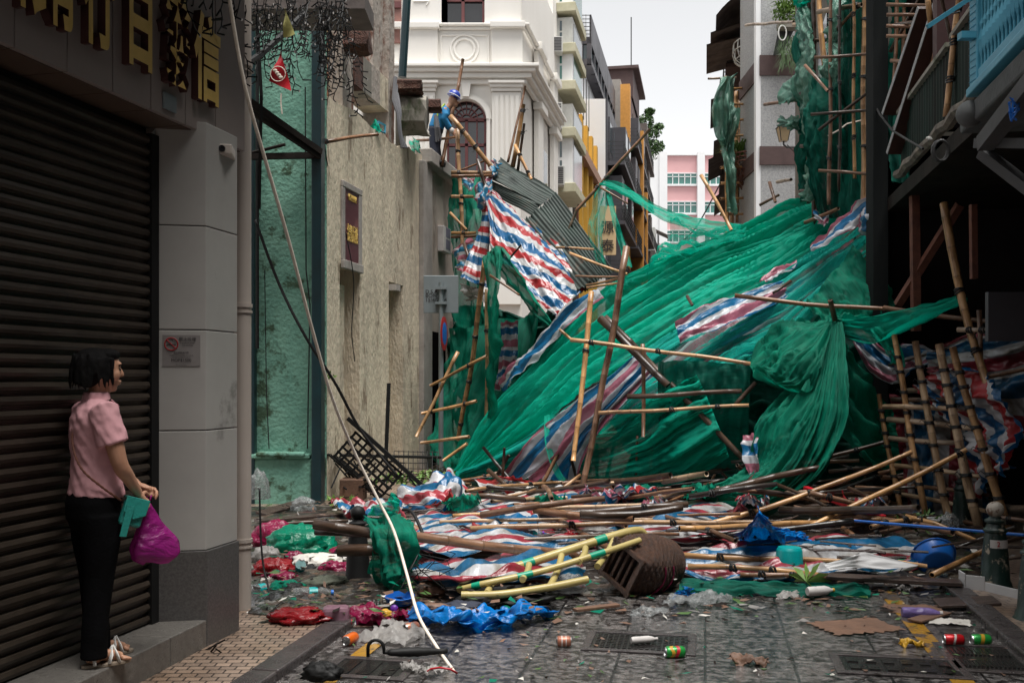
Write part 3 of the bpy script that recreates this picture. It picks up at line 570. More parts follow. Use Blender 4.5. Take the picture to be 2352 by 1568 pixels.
for dx in (0, 6, 12): m_.tube([P(908+dx*.4, 178+dx*3, 15.6), P(904+dx, 230, 15.5), P(915+dx*.5, 262, 15.4), P(918-dx*.2, 300, 15.4), P(925+dx*.8, 340, 15.4)], .035-dx*.0015, 6)
m_.build('hanging_cloth', M['grey_c'], ru, smooth=True)
t = MB(); t.tube([P(937, -40, 17.0), P(924, 178, 17.0)], .07, 10); tag(t.build('standing_pipe', M['post_blue']), 'dark green steel pipe standing behind the ruined beige wall', 'pipe')

# ================================================================ white colonial building
wb = thing('white_building', 'white stucco colonial building with cornice, fluted pilasters and arched maroon window', 'building', P(1060, 870, 26)+Vector((0, 0, -1.6)))
WY = 26.0; XW = P(1202, 0, WY).x-K*WY; zz = lambda v: P(0, v, WY).z
m_ = MB(); xa = P(700, 0, WY).x; ct = P(1202, 0, WY)
# front wall with arched opening: strips
uL, uR, vT, vM, vB = 1026, 1117, 228, 275, 480      # window opening
m_.fr(620, 900, uL, -140, WY, .5); m_.fr(uR, 900, 1196, -140, WY, .5); m_.fr(uL, 900, uR, vB, WY, .5)
na = 14
for i in range(na):
    t0, t1 = math.pi*i/na, math.pi*(i+1)/na; cu, ru_ = (uL+uR)/2, (uR-uL)/2
    ua, ub = cu-ru_*math.cos(t0), cu-ru_*math.cos(t1); va, vb = vM-ru_*math.sin(t0), vM-ru_*math.sin(t1)
    a, b = P(ua, va, WY), P(ub, vb, WY); zt_ = zz(165); n_ = len(m_.v)
    m_.hexa([a, b, b+Vector((0, .5, 0)), a+Vector((0, .5, 0)), Vector((a.x, WY, zt_)), Vector((b.x, WY, zt_)), Vector((b.x, WY+.5, zt_)), Vector((a.x, WY+.5, zt_))])
m_.fr(uL, 165, uR, 58, WY, .5); m_.fr(uL, 58, 1014, -140, WY, .5); m_.fr(1113, 58, uR, -140, WY, .5)
m_.st(XW-.05, WY+.02, 31.4, 0, zz(-140), -.5)
m_.build('wall', M['white'], wb)
m_ = MB()                                    # mouldings, front and side returns
def band(v0, v1, pr, u0=700, u1=1202, ys=None):
    z0, z1 = zz(v1), zz(v0); x1 = P(u1, 0, WY).x
    m_.box(P(u0, 0, WY).x, x1+pr, WY-pr, WY, z0, z1); m_.st(XW, WY-pr*.0+.01, 31.3, z0, z1, pr)
band(155, 163, .40); band(163, 172, .32); band(172, 184, .22); band(184, 196, .10); band(57, 63, .16); band(63, 70, .08, ); band(152, 156, .06)
m_.fr(1129, 152, 1200, 63, WY, .1, .12); m_.fr(920, 152, 1006, 63, WY, .1, .10); m_.fr(1126, 70, 1206, 56, WY, .1, .26); m_.fr(900, 70, 1010, 56, WY, .1, .2)
m_.build('cornice', M['white'], wb, bevel=.02)
m_ = MB()
def pilaster(u0, u1):
    m_.fr(u0+8, 700, u1-8, 215, WY, .1, .14); m_.fr(u0, 198, u1, 192, WY, .1, .30); m_.fr(u0+3, 206, u1-3, 198, WY, .1, .24); m_.fr(u0+6, 214, u1-6, 206, WY, .1, .19)
    n_ = 5; wd = (u1-u0-24)/n_
    for i in range(n_): a = u0+12+wd*i; m_.fr(a+wd*.3, 560, a+wd, 224, WY, .0, .17)
pilaster(1122, 1204); pilaster(925, 1008); pilaster(760, 840)
for Yp in (27.6, 30.4):
    m_.st(XW, Yp, Yp+.8, 0, zz(215), .14); m_.st(XW, Yp-.1, Yp+.9, zz(215), zz(198), .26); m_.st(XW, Yp, Yp+.8, zz(150), zz(70), .14); m_.st(XW, Yp-.1, Yp+.9, zz(70), zz(52), .25)
m_.build('pilaster', M['white'], wb, bevel=.01)
m_ = MB(); cu = 1071.5
def arcband(r0, r1, pr):
    pts = []; n_ = 20
    for i in range(n_):
        t0, t1 = math.pi*i/n_, math.pi*(i+1)/n_
        q4 = [P(cu-r*math.cos(t), vM-r*math.sin(t), WY) for r, t in ((r0, t0), (r0, t1), (r1, t1), (r1, t0))]
        m_.hexa([p for p in q4]+[p-Vector((0, pr, 0)) for p in q4])
arcband(46, 52, .10); arcband(52, 58, .06); m_.fr(1119, vB, 1126, vM, WY, 0, .08); m_.fr(1017, vB, 1024, vM, WY, 0, .08)
q4 = [P(1064, 226, WY), P(1078, 226, WY), P(1082, 196, WY), P(1060, 196, WY)]; m_.hexa(q4+[p-Vector((0, .18, 0)) for p in q4])
m_.build('arch_moulding', M['white'], wb)
m_ = MB()                                     # attic medallions
def ringp(u, v, r, th=.03):
    m_.tube([P(u+r*math.cos(a*math.pi/16), v+r*math.sin(a*math.pi/16), WY-.01) for a in range(33)], th, 6, cap=False)
ringp(1067, 113, 32); ringp(1067, 113, 23); ringp(968, 117, 14)
for a, b in (((1013, 82), (1122, 82)), ((1122, 82), (1122, 150)), ((1013, 82), (1013, 150)), ((1013, 148), (1122, 148)), ((950, 3), (985, 3)), ((985, 3), (980, 12))): m_.tube([P(*a, WY-.01), P(*b, WY-.01)], .025, 5)
m_.build('medallion', M['white'], wb)
wn = MB(); wn.fr(uL, vB, uR, 225, WY+.22, .05); wn.fr(1014, 58, 1113, -60, WY+.22, .05); wn = wn.build('window_glass', M['glass_d'], wb)
m_ = MB()
for u0, v0, u1, v1 in ((1068, vM, 1075, vB), (uL, vM-4, uR, vM+4), (uL, 272, uL+5, vB), (uR-5, 272, uR, vB), (uL, 330, uR, 336), (1046, vM, 1049, vB), (1094, vM, 1097, vB), (uL, 395, uR, 400)): m_.fr(u0, v1, u1, v0, WY+.16, .04)
for i in range(1, 8): t_ = math.pi*i/8; m_.tube([P(cu-12*math.cos(t_), vM-12*math.sin(t_), WY+.18), P(cu-45*math.cos(t_), vM-45*math.sin(t_), WY+.18)], .018, 4)
for r_ in (12, 26, 43): m_.tube([P(cu-r_*math.cos(math.pi*i/16), vM-r_*math.sin(math.pi*i/16), WY+.18) for i in range(17)], .02 if r_ < 40 else .045, 4)
m_.build('arched_frame', M['maroon'], wb)
m_ = MB(); m_.fr(1060, 58, 1067, -60, WY+.14, .05); m_.fr(1014, 58, 1019, -60, WY+.14, .05); m_.fr(1108, 58, 1113, -60, WY+.14, .05); m_.fr(1014, 58, 1113, 53, WY+.14, .05); m_.fr(1014, 4, 1113, -3, WY+.14, .05); m_.build('window_frame', M['maroon'], wb)
m_ = MB(); m_.fr(836, 100, 922, -60, WY-.02, .1, .06); m_.build('shutter_panel', pm('faded_maroon_panel', (.28, .13, .10), (.2, .1, .09), 2, .6, .1), wb); m_ = MB(); m_.fr(836, 22, 922, 8, WY, .1, .13); m_.build('shutter_rail', M['maroon'], wb)
m_ = MB(); m_.st(XW+.01, 28.7, 29.6, 6.2, zz(285), .05); m_.build('niche', M['glass_d'], wb)

# ================================================================ far left row
X0 = -4.8
def bld(name, label, loc): return thing(name, label, 'building', loc)
ab = bld('bay_window_block', 'narrow pale apartment block with stacked bay windows and air conditioners', SX(X0, 33))
m_ = MB(); m_.st(X0, 31.4, 36, 0, 18, -4); m_.build('wall', M['white'], ab)
fl = [(-6, 48), (95, 112), (112, 208), (250, 300), (314, 434)]
for i, (v0, v1) in enumerate(((-70, 17), (47, 109), (112, 194), (244, 300), (309, 426))):
    za, zb = P(0, v1, 32.5).z, P(0, v0, 32.5).z; bay = MB(); bay.st(X0, 32.3, 34.8, za, zb, .50); bay = bay.build('bay_window', M['white2'] if i % 2 == 0 else M['iron'], ab)
    m_ = MB(); bx = SX(X0, 32.3); m_.box(bx.x+.08, bx.x+.42, 32.27, 32.3, za+.1, za+(zb-za)*.46); m_.box(bx.x+.08, bx.x+.42, 32.27, 32.3, za+(zb-za)*.52, zb-.1); m_.st(X0+.49, 32.5, 34.6, za+.12, zb-.12, .03)
    gl = m_.build('pane', M['glass_g'] if i in (0, 2) else M['glass'], bay)
    m_ = MB(); m_.st(X0, 32.1, 35, za-.3, za, .62); m_.build('sill', M['cream'], ab, bevel=.02)
for i, (u, v) in enumerate(((1277, 110), (1276, 272), (1281, 408))):
    ac = thing('air_conditioner', ['white air conditioner on the topmost sill of the bay window block', 'large caged air conditioner at mid height of the bay window block', 'white air conditioner low on the bay window block above the corrugated roof'][i], 'air conditioner', P(u, v, 31.8), 'air conditioners on the bay window block')
    c = P(u, v, 32.0); hh_ = (.24, .42, .30)[i]; m_ = MB(); m_.box(c.x-.2, c.x+.2, c.y-.35, c.y+.09, c.z-hh_, c.z+hh_); m_.build('casing', M['iron'], ac, bevel=.01)
    m_ = MB()
    for k in range(9): z_ = c.z-hh_*.8+k*hh_*.2; m_.box(c.x-.16, c.x+.16, c.y-.365, c.y-.35, z_, z_+hh_*.1)
    m_.build('grille', M['dgrey'], ac)
pw = bld('party_wall', 'dark peeling end of an old party wall with wire fence on top', SX(X0, 36.5))
m_ = MB(); m_.st(X0, 36.2, 37, 0, P(0, 168, 36.3).z, .02); m_.box(SX(X0, 36.2).x-2, SX(X0, 36.2).x+.12, 36.2, 36.7, 0, P(0, 168, 36.3).z); m_.build('wall', pm('peeling_black_wall', (.05, .042, .035), (.03, .026, .022), 4, .9, .6, c3=(.26, .19, .10), c3at=.60, sc3=1.2), pw)
m_ = MB(); fc = P(1300, 0, 36.3).x; 
for i in range(5): m_.box(fc+i*.09-.01, fc+i*.09+.01, 36.3, 36.32, P(0, 168, 36.3).z, P(0, 110, 36.3).z)
for k in range(6): zf = P(0, 168-k*11, 36.3).z; m_.box(fc, fc+.37, 36.305, 36.315, zf, zf+.02)
for i in range(6): m_.st(X0+.02, 36.3+i*.9, 36.34+i*.9, P(0, 168, 36.3).z-1*(i > 0), P(0, 115, 36.3).z, .03)
m_.build('wire_fence', M['iron_d'], pw)
m_ = MB(); m_.st(X0+.03, 36.75, 36.95, 3, P(0, 180, 36.8).z, .08); m_.build('rusty_edge', M['rust'], pw)
yb_ = bld('yellow_building', 'yellow building with stepped fins and deep window bays', SX(X0, 40))
m_ = MB(); m_.st(X0-.5, 37, 45, 0, 10.9, -3); m_.build('wall', M['yellow'], yb_)
for i in range(5):
    y_ = 37.1+i*1.75; m_ = MB(); m_.st(X0-.5, y_, y_+.45, 3, 11.9, .5); m_.build('fin', M['yellow'], yb_)
    if i < 4:
        f = MB(); f.st(X0-.5, y_+.55, y_+1.65, 4.5, 6.6, .03); f = f.build('window', M['iron_d'], yb_)
        g = MB(); g.st(X0-.46, y_+.65, y_+1.55, 4.6, 6.5, .02); g.build('pane', M['glass_d'], f)
m_ = MB(); m_.st(X0-.5, 37, 45, 10.2, 10.6, .62); m_.build('ledge', pm('faded_coral', (.50, .30, .22), (.42, .25, .18), 2, .7), yb_)
wm = bld('white_modern_building', 'tall white building with a grey framed glazed bay hung under its flat top', SX(X0, 50))
m_ = MB(); xw = SX(-5.6, 45).x; m_.box(-10, xw+.0, 49, 60, 0, 24); m_.st(-5.6, 45.0, 57, 0, 18.3, -5); m_.build('wall', M['white2'], wm)
lw_ = MB(); a = P(1332, 229, 45); b = P(1390, 229, 45); lw_.box(a.x-3, b.x, 44.9, 53, 0, a.z)
for i in range(20): x_ = a.x+(b.x-a.x)*i/20; lw_.box(x_, x_+.025, 44.88, 44.9, 0, a.z)
lw_.build('ribbed_volume', M['white2'], wm)
bx0 = P(1334, 0, 45).x; bx1 = P(1358, 0, 45).x; xb_ = bx1-K*45
m_ = MB(); zt, zb = P(0, 34, 45).z, P(0, 147, 45).z; m_.st(xb_, 45, 57, zb, zb+.25, -.62); m_.st(xb_, 45, 57, zt-1.3, zt-1.0, -.62); m_.st(xb_, 45, 57, zt-1.0, zt, -.08)
for i in range(9): y_ = 45+i*1.48; m_.st(xb_, y_, y_+.16, zb, zt-1, -.2)
m_.st(xb_-.5, 45, 45.15, zb, zt-1, .12); m_.build('bay_frame', M['dgrey'], wm)
m_ = MB(); m_.st(xb_-.08, 45.1, 56.9, zb+.2, zt-1.2, -.4); m_.build('bay_glass', M['glass'], wm)
m_ = MB()
for k in range(6): m_.box(bx0, bx1, 44.98, 45.0, zt-.9+k*.17, zt-.87+k*.17)
for k in range(3): m_.box(bx0+k*.22, bx0+k*.22+.02, 44.98, 45, zt-1, zt)
m_.build('railing', M['iron_d'], wm)
def gridbld(name, label, x0, Y0, Y1, ztop, wmat, fl_h, nb, fr_mat, glass='glass', balc=.5, rail=True, z0=3.5, front=True, seed=0):
    rnd = random.Random(seed); b = bld(name, label, SX(x0, Y0)); m_ = MB(); m_.st(x0, Y0, Y1, 0, ztop, -4); m_.build('wall', wmat, b)
    z = z0; dy = (Y1-Y0)/nb; nwin = 0
    while z+fl_h*.8 < ztop:
        m2 = MB(); m2.st(x0, Y0+.05, Y1-.05, z-.18, z, balc+.12); m2.build('balcony_slab', fr_mat, b)
        if rail:
            m2 = MB()
            for k in range(5): m2.st(x0+balc+.05, Y0+.1, Y1-.1, z+.15+k*.2, z+.18+k*.2, .03); m2.box(SX(x0, Y0+.1).x, SX(x0+balc+.05, Y0+.1).x, Y0+.08, Y0+.11, z+.15+k*.2, z+.18+k*.2)
            for k in range(int((Y1-Y0)/.5)): m2.st(x0+balc+.05, Y0+.1+k*.5, Y0+.14+k*.5, z, z+1, .03)
            m2.build('railing', M['iron_d'], b)
        for i in range(nb):
            y_ = Y0+dy*i
            bay = rnd.random() < .55; pr = balc*(.95 if bay else .1)
            f = MB(); f.st(x0, y_+dy*.18, y_+dy*.85, z+.05, z+fl_h*.78, pr); f = f.build('window', fr_mat, b)
            g = MB(); g.st(x0+pr-.005, y_+dy*.25, y_+dy*.5, z+.6, z+fl_h*.7, .02); g.st(x0+pr-.005, y_+dy*.54, y_+dy*.8, z+.6, z+fl_h*.7, .02)
            xa_ = SX(x0, y_+dy*.18).x; 
            if pr > .2: g.box(xa_+.08, xa_+pr-.06, y_+dy*.18-.02, y_+dy*.18+.0, z+.6, z+fl_h*.7)
            g.build('pane', M[glass], f)
        z += fl_h
    return b
gb = gridbld('grey_balcony_block', 'dark grey balcony block with railings on every floor beyond the white building', -4.75, 48.5, 57, 15.2, M['dgrey'], 2.9, 4, M['dgrey'], balc=.7, seed=1)
ob = gridbld('orange_striped_block', 'apartment block with orange vertical strips beyond the dark grey balconies', -4.9, 57.5, 67, 18.9, pm('taupe_render', (.3, .27, .24), (.22, .2, .18), 2), 2.9, 4, M['dgrey'], balc=.9, seed=2)
m_ = MB(); m_.st(-4.9, 57.5, 58.1, 0, 18.6, .55); m_.st(-4.9, 62.0, 62.6, 2, 17, 1.05); m_.st(-4.9, 66.4, 66.9, 0, 14, 1.05); m_.build('orange_strip', M['orange'], ob)
bb = gridbld('brown_rooftop_block', 'old brown block with sheet metal rooftop hut beyond the orange strips', -5.0, 67.5, 78, 20.6, pm('brown_stained_wall', (.16, .10, .09), (.10, .065, .06), 2, .8, .3), 2.8, 4, M['awn'], balc=.9, seed=3)
m_ = MB(); m_.st(-4.9, 67.5, 74, 20.6, 20.75, -3); m_.st(-4.5, 67.2, 75, 22.6, 22.8, -3); m_.st(-4.9, 67.5, 74, 20.6, 22.6, -2.5); m_.build('rooftop_hut', M['brown'], bb)
m_ = MB(); c = SX(-5.2, 70, 22.8); m_.tube([c, c+Vector((0, 0, 4.2))], .04, 5); m_.build('aerial', M['iron_d'], bb)
cb = gridbld('cluttered_balcony_block', 'old block of caged balconies and sloping awnings near the far end of the left side', -5.0, 78.5, 104, 15.5, pm('stained_cream_wall', (.38, .35, .31), (.25, .23, .20), 1.5, .8, .3), 2.8, 8, M['iron'], balc=.9, seed=4)
for i in range(9):
    y_ = 79+i*2.6; z_ = 4.4+(i*5 % 4)*2.8+2.0; m_ = MB(); a, b = SX(-4.8, y_, z_), SX(-4.8, y_+2.3, z_); o_ = Vector((1.5, 0, -.7)); m_.hexa([a, b, b+o_, a+o_]+[q+Vector((0, 0, .08)) for q in (a, b, b+o_, a+o_)]); m_.build('awning', M['awn'], cb)
for i in range(8):
    y_ = 79.5+i*2.8; z_ = 3.6+(i*3 % 4)*2.8; m_ = MB()
    for k in range(9): m_.st(-3.95, y_+k*.22, y_+k*.22+.04, z_, z_+1.7, .04); 
    for k in range(3): m_.st(-3.95, y_, y_+1.9, z_+k*.8, z_+k*.8+.05, .04)
    m_.build('window_cage', M['iron_d'] if i % 2 else M['iron'], cb)
# stone sign pillar with characters
t = thing('sign_panel', 'tan vertical shop sign with two dark characters seen through the green net strip', 'sign', P(1397, 560, 30))
m_ = MB(); m_.fr(1378, 585, 1415, 473, 30, .15); m_.build('board', pm('tan_sign_board', (.55, .40, .22), (.48, .35, .19), 1, .6, .05), t)
for ch, v in (('源', 524), ('泰', 566)): text('lettering', ch, M['ink'], .42, frame(P(1395, v, 29.98), (1, 0, 0)), t, ext=.01)
# pink building
pk = bld('pink_building', 'pink and white school block closing the far end of the street', P(1580, 870, 120)+Vector((0, 0, -1.6)))
PY = 120; m_ = MB(); m_.fr(1480, 900, 1760, 356, PY, 12); m_.build('wall', M['pink'], pk)
m_ = MB()
for u0, u1 in ((1513, 1531), (1600, 1617), (1686, 1703)): m_.fr(u0, 900, u1, 351, PY, .5, .6)
for v0, v1 in ((424, 428), (490, 494), (556, 560), (355, 358), (620, 624)): m_.fr(1480, v1, 1760, v0, PY, .2, .3)
m_.fr(1480, 900, 1514, 352, PY, .5, .4); m_.build('white_column', M['white2'], pk)
for v0, v1 in ((398, 424), (463, 490), (529, 556), (595, 620)):
    for u0, u1 in ((1531, 1600), (1617, 1686)):
        f = MB(); n_ = 5
        for i in range(n_+1): a = u0+(u1-u0)*i/n_; f.fr(a-.8, v1, a+.8, v0, PY, 0, .12)
        f.fr(u0, v0+9, u1, v0+7.5, PY, 0, .12); f.fr(u0, v0+1.5, u1, v0-1, PY, 0, .12); f.fr(u0, v1+1, u1, v1-1, PY, 0, .12); f = f.build('window', M['white2'], pk)
        g = MB(); g.fr(u0, v1, u1, v0, PY, 0, .05); g.build('pane', M['glass_g'], f)
# tree beyond
def leafcloud(mb, c, r, n, s, rnd, shell=.35):
    for i in range(n):
        while True:
            p = Vector((rnd.uniform(-1, 1), rnd.uniform(-1, 1), rnd.uniform(-1, 1)))
            if shell < p.length < 1: break
        pos = Vector(c)+Vector((p.x*r[0], p.y*r[1], p.z*r[2])); q = Quaternion((rnd.uniform(-1, 1), rnd.uniform(-1, 1), rnd.uniform(-1, 1)), rnd.uniform(0, 6)); k = s*rnd.uniform(.6, 1.3)
        mb.quad(pos+q@Vector((-k, 0, 0)), pos+q@Vector((0, -k*.45, 0)), pos+q@Vector((k, 0, k*.1)), pos+q@Vector((0, k*.45, 0)))
tr = thing('tree', 'dark leafy tree standing behind the brown rooftop block', 'tree', P(1490, 870, 86)+Vector((0, 0, -1.6)))
m_ = MB(); c = P(1490, 310, 86); m_.tube([Vector((c.x-1, 86, 12)), Vector((c.x-.5, 86, 18)), c], [.5, .3, .1]); m_.tube([Vector((c.x-.5, 86, 17)), c+Vector((-1, 0, 1.5))], [.2, .06]); m_.build('trunk', M['dark'], tr)
m_ = MB(); rnd = random.Random(3)
for dx, dz, r_ in ((-.3, 1.2, .8), (.3, .3, .9), (-.5, -.3, 1.0), (.6, -1.0, .8), (-.2, -1.6, 1.1), (.1, 2.0, .45), (.9, .7, .4)): leafcloud(m_, c+Vector((dx, 0, dz)), (r_, r_, r_*.7), 330, .16, rnd, .2)
m_.build('crown', M['leaf'], tr)
# ================================================================ bamboo and cloth builders
TAN, HON, BRN, DRK, BLK, GRY = (.46, .31, .17, 1), (.50, .28, .11, 1), (.22, .11, .055, 1), (.07, .04, .024, 1), (.03, .022, .017, 1), (.34, .25, .17, 1)
def jit(c, a=.3):
    k = 1+random.uniform(-a, a); g = (c[0]+c[1]+c[2])/3; d = random.uniform(0, .25); return tuple((x*(1-d)+g*d)*k for x in c[:3])+(1,)
def bammesh(L, r, bend, rnd, nside=10, taper=.85):
    v, f, ring, mi = [], [], [], []; z = -rnd.uniform(0, .25); zs = [(0, 1, 0)]
    while True:
        z += rnd.uniform(.24, .38)
        if z > L-.05: break
        if z > .05: zs += [(z-.012, 1.0, 0), (z-.003, 1.07, .35), (z+.001, 1.02, 1), (z+.005, 1.06, .35), (z+.014, 1.0, 0)]
    zs.append((L, 1, 0)); ph = rnd.uniform(0, 6.3); cs = []
    for z, k, rg in zs:
        t = z/L; rr = r*(1-(1-taper)*t)*k; cx = bend*math.sin(math.pi*t)+.006*math.sin(z*5+ph); cy = .008*math.sin(z*3.3+ph*2)
        cs.append((cx, cy, z, rr))
        for j in range(nside):
            a = 2*math.pi*j/nside; v.append((cx+rr*math.cos(a), cy+rr*math.sin(a), z)); ring.append(rg)
    n = len(zs)
    for i in range(n-1):
        for j in range(nside): k = (j+1) % nside; f.append((i*nside+j, i*nside+k, (i+1)*nside+k, (i+1)*nside+j)); mi.append(0)
    for e, sgn in ((0, 1), (n-1, -1)):        # hollow ends
        cx, cy, z, rr = cs[e]; b1 = len(v)
        for kk, dz in ((.68, 0), (.62, .12*sgn)):
            for j in range(nside): a = 2*math.pi*j/nside; v.append((cx+rr*kk*math.cos(a), cy+rr*kk*math.sin(a), z+dz)); ring.append(0)
        for j in range(nside):
            k = (j+1) % nside; f.append((e*nside+j, b1+j, b1+k, e*nside+k)); mi.append(0); f.append((b1+j, b1+nside+j, b1+nside+k, b1+k)); mi.append(1)
        f.append([b1+nside+j for j in range(nside)]); mi.append(1)
    return v, f, ring, mi, cs
def bam(p0, p1, r=.035, tone=TAN, label=None, bend=0.0, group=None, parent=None, name='bamboo_pole', ties=(), roll=None, taper=.85):
    p0, p1 = Vector(p0), Vector(p1); L = (p1-p0).length; rnd = random.Random(int(p0.x*971+p1.z*773+L*31) & 0xffff)
    v, f, ring, mi, cs = bammesh(L, r, bend, rnd, taper=taper); me = bpy.data.meshes.new(name); me.from_pydata(v, [], f)
    me.materials.append(M['bamboo']); me.materials.append(M['hollow']); me.polygons.foreach_set('material_index', mi); me.polygons.foreach_set('use_smooth', [True]*len(mi))
    at = me.attributes.new('ring', 'FLOAT', 'POINT'); at.data.foreach_set('value', ring)
    o = bpy.data.objects.new(name, me); col.objects.link(o); o.color = jit(tone)
    d = (p1-p0).normalized(); q = d.to_track_quat('Z', 'Y')
    if roll is None:                          # bend hangs downwards
        x = q @ Vector((1, 0, 0)); dn = Vector((0, 0, -1)); dn = dn-d*dn.dot(d)
        if dn.length > .05: dn.normalize(); y = d.cross(dn); q = Matrix((dn, y, d)).transposed().to_quaternion()
    else: q = q @ Quaternion((0, 0, 1), roll)
    off = ORG.get(parent.name, Vector((0, 0, 0))) if parent else Vector((0, 0, 0))
    o.rotation_euler = q.to_euler(); o.location = p0-off
    if parent: o.parent = parent
    for t in ties:
        k = min(int(t*(len(cs)-1)), len(cs)-1); cx, cy, z, rr = cs[k]; z = t*L; mb = MB(); cx = bend*math.sin(math.pi*t)
        for s_ in range(3): mb.tube([Vector((cx+math.cos(a*.8)*rr*1.12, cy+math.sin(a*.8)*rr*1.12, z+s_*.016-.016+.01*math.sin(a*.8+s_))) for a in range(9)], .009, 5, cap=False)
        mb.tube([(cx+rr, cy, z), (cx+rr+.03, cy+.02, z+.05), (cx+rr+.06, cy+.01, z+.03)], .004, 4)
        tm = mb.build('lashing', M['tie'])
        if parent and tm: tm.parent = parent; tm.matrix_local = Matrix.Translation(o.location) @ q.to_matrix().to_4x4()
        else: tm.parent = o
    if label: tag(o, label, 'bamboo pole', group)
    return o
def bpx(u0, v0, Y0, u1, v1, Y1, wpx, tone, label, **kw):   # width given in picture units at mid depth
    Ym = (Y0+Y1)/2; return bam(P(u0, v0, Y0), P(u1, v1, Y1), wpx/F*Ym/2, tone, label, **kw)
def bgr(u0, v0, h0, u1, v1, h1, wpx, tone, label, **kw):   # ends at heights h above the ground
    a, b = G(u0, v0, h0), G(u1, v1, h1); return bam(a, b, wpx/F*(a.y+b.y)/4, tone, label, **kw)
def cr(p0, p1, p2, p3, t):
    return .5*((2*p1)+(p2-p0)*t+(2*p0-5*p1+4*p2-p3)*t*t+(3*p1-p0-3*p2+p3)*t*t*t)
def spl(pts, n):
    out = []; m = len(pts)
    for i in range(n):
        x = i/(n-1)*(m-1); k = min(int(x), m-2); t = x-k
        out.append(cr(pts[max(k-1, 0)], pts[k], pts[k+1], pts[min(k+2, m-1)], t))
    return out
def cloth(name, rows, mat, n=(40, 40), folds=.05, fs=(1.2, 7), crk=.012, cf=5, label=None, cat='netting', group=None, parent=None, seed=0, ragged=0.0, uvo=(0, 0), raw=False, swap=False):
    """rows: [along the pull][across]; folds run along the rows' direction"""
    P3 = [[Vector(p) if raw else P(*p) for p in r] for r in rows]; a = [spl(r, n[0]) for r in P3]
    g = [spl([a[i][j] for i in range(len(a))], n[1]) for j in range(n[0])]       # g[j][i]: j along, i across
    nj, ni = n; Lr = sum((g[j+1][ni//2]-g[j][ni//2]).length for j in range(nj-1)); Wd = max(sum((g[nj//2][i+1]-g[nj//2][i]).length for i in range(ni-1)), sum((g[-1][i+1]-g[-1][i]).length for i in range(ni-1)))
    out = []; uv = []
    for j in range(nj):
        ro, ru = [], []
        for i in range(ni):
            s, t = j/(nj-1), i/(ni-1)
            d1 = g[min(j+1, nj-1)][i]-g[max(j-1, 0)][i]; d2 = g[j][min(i+1, ni-1)]-g[j][max(i-1, 0)]; nn = d1.cross(d2); nn = nn.normalized() if nn.length > 1e-9 else Vector((0, -1, 0))
            wd = (g[j][-1]-g[j][0]).length; t0_ = t; t = t+.075*NZ.noise(Vector((s*3.2+seed, t*2.2, 1.5)))+.03*NZ.noise(Vector((s*9+seed, t*5, 7.5)))
            am = folds*min(1, .25+wd/max(Wd, .01))
            h = am*.45*(.5-2.6*abs(NZ.noise(Vector((s*fs[0]*1.7+seed*2, t*fs[1]*1.9, 2.2)))))+am*.22*(.5-2.6*abs(NZ.noise(Vector((s*fs[0]*2.4, t*fs[1]*4.1, seed)))))+am*(NZ.noise(Vector((s*fs[0]*1.0+seed, t*fs[1], seed*3.1)))+.55*NZ.noise(Vector((s*fs[0]*2.3, t*fs[1]*2.7+seed, 9.7)))+.25*(1-2*abs(NZ.noise(Vector((s*fs[0]*3+seed, t*fs[1]*5, 4.4))))))*1.5
            p0 = g[j][i]; h += crk*(1-2.4*abs(NZ.noise(p0*cf+Vector((seed, 0, 0)))))+crk*.6*(1-2.4*abs(NZ.noise(p0*cf*2.3+Vector((0, seed, 0)))))
            p = p0+nn*h
            t = t0_
            if ragged and i in (0, ni-1): p = p+d2.normalized()*ragged*NZ.noise(Vector((s*14, i, seed)))*(1 if i else -1)
            if ragged and j in (0, nj-1): p = p+d1.normalized()*ragged*NZ.noise(Vector((t*14, j, seed)))
            ro.append(p); ru.append((uvo[0]+s*Lr, uvo[1]+t*Wd) if not swap else (uvo[0]+t*Wd, uvo[1]+s*Lr))
        out.append(ro); uv.append(ru)
    o = MB().grid(out, uv).build(name, mat, parent, smooth='all')
    if label: tag(o, label, cat, group)
    return o
NETG = 'torn scaffold netting'; SCG = 'scaffold poles of the right tower'
# ================================================================ right side, far to near
gp = thing('pebbledash_building', 'grey pebbledashed building with dark brown floor bands and a white corner', 'building', P(1780, 870, 33)+Vector((0, 0, -1.6)))
xg = P(1748, 0, 33).x; m_ = MB(); m_.box(xg, xg+4, 33, 36, 0, P(0, 337, 33).z); zb_ = lambda v: P(0, v, 33).z
m_.box(xg, xg+4, 33, 36, zb_(337)+.0, zb_(337)+.001); m_.box(xg, xg+4, 33, 36, zb_(337), zb_(174)); m_.box(xg, xg+4, 33, 36, zb_(128), 16); m_.build('wall', M['pebble'], gp)
m_ = MB()
for v0, v1 in ((337, 379), (128, 174)): m_.box(xg-.05, xg+4, 32.94, 36, zb_(v1), zb_(v0))
m_.build('floor_band', M['brown'], gp)
m_ = MB(); m_.box(xg-.16, xg-.0, 33.02, 33.3, 0, 16); m_.build('corner_strip', M['white2'], gp)
m_ = MB(); m_.st(xg-K*33-.1, 33.3, 60, 0, 16, 3); m_.build('side_wall', pm('stained_grey_side', (.3, .29, .28), (.17, .16, .15), 1.5, .8, .3, c3=(.07, .05, .045), c3at=.55), gp)
XR = xg-K*33-.1
rr_ = thing('balcony_building', 'old tenement beyond the grey pillar with rusty awnings and overhanging flower cages', 'building', SX(XR, 42))
m_ = MB(); m_.st(XR+.02, 60, 112, 0, 14.5, 4); m_.build('wall', pm('far_stained_wall', (.42, .40, .38), (.28, .26, .25), 1.5, .8, .3), rr_)
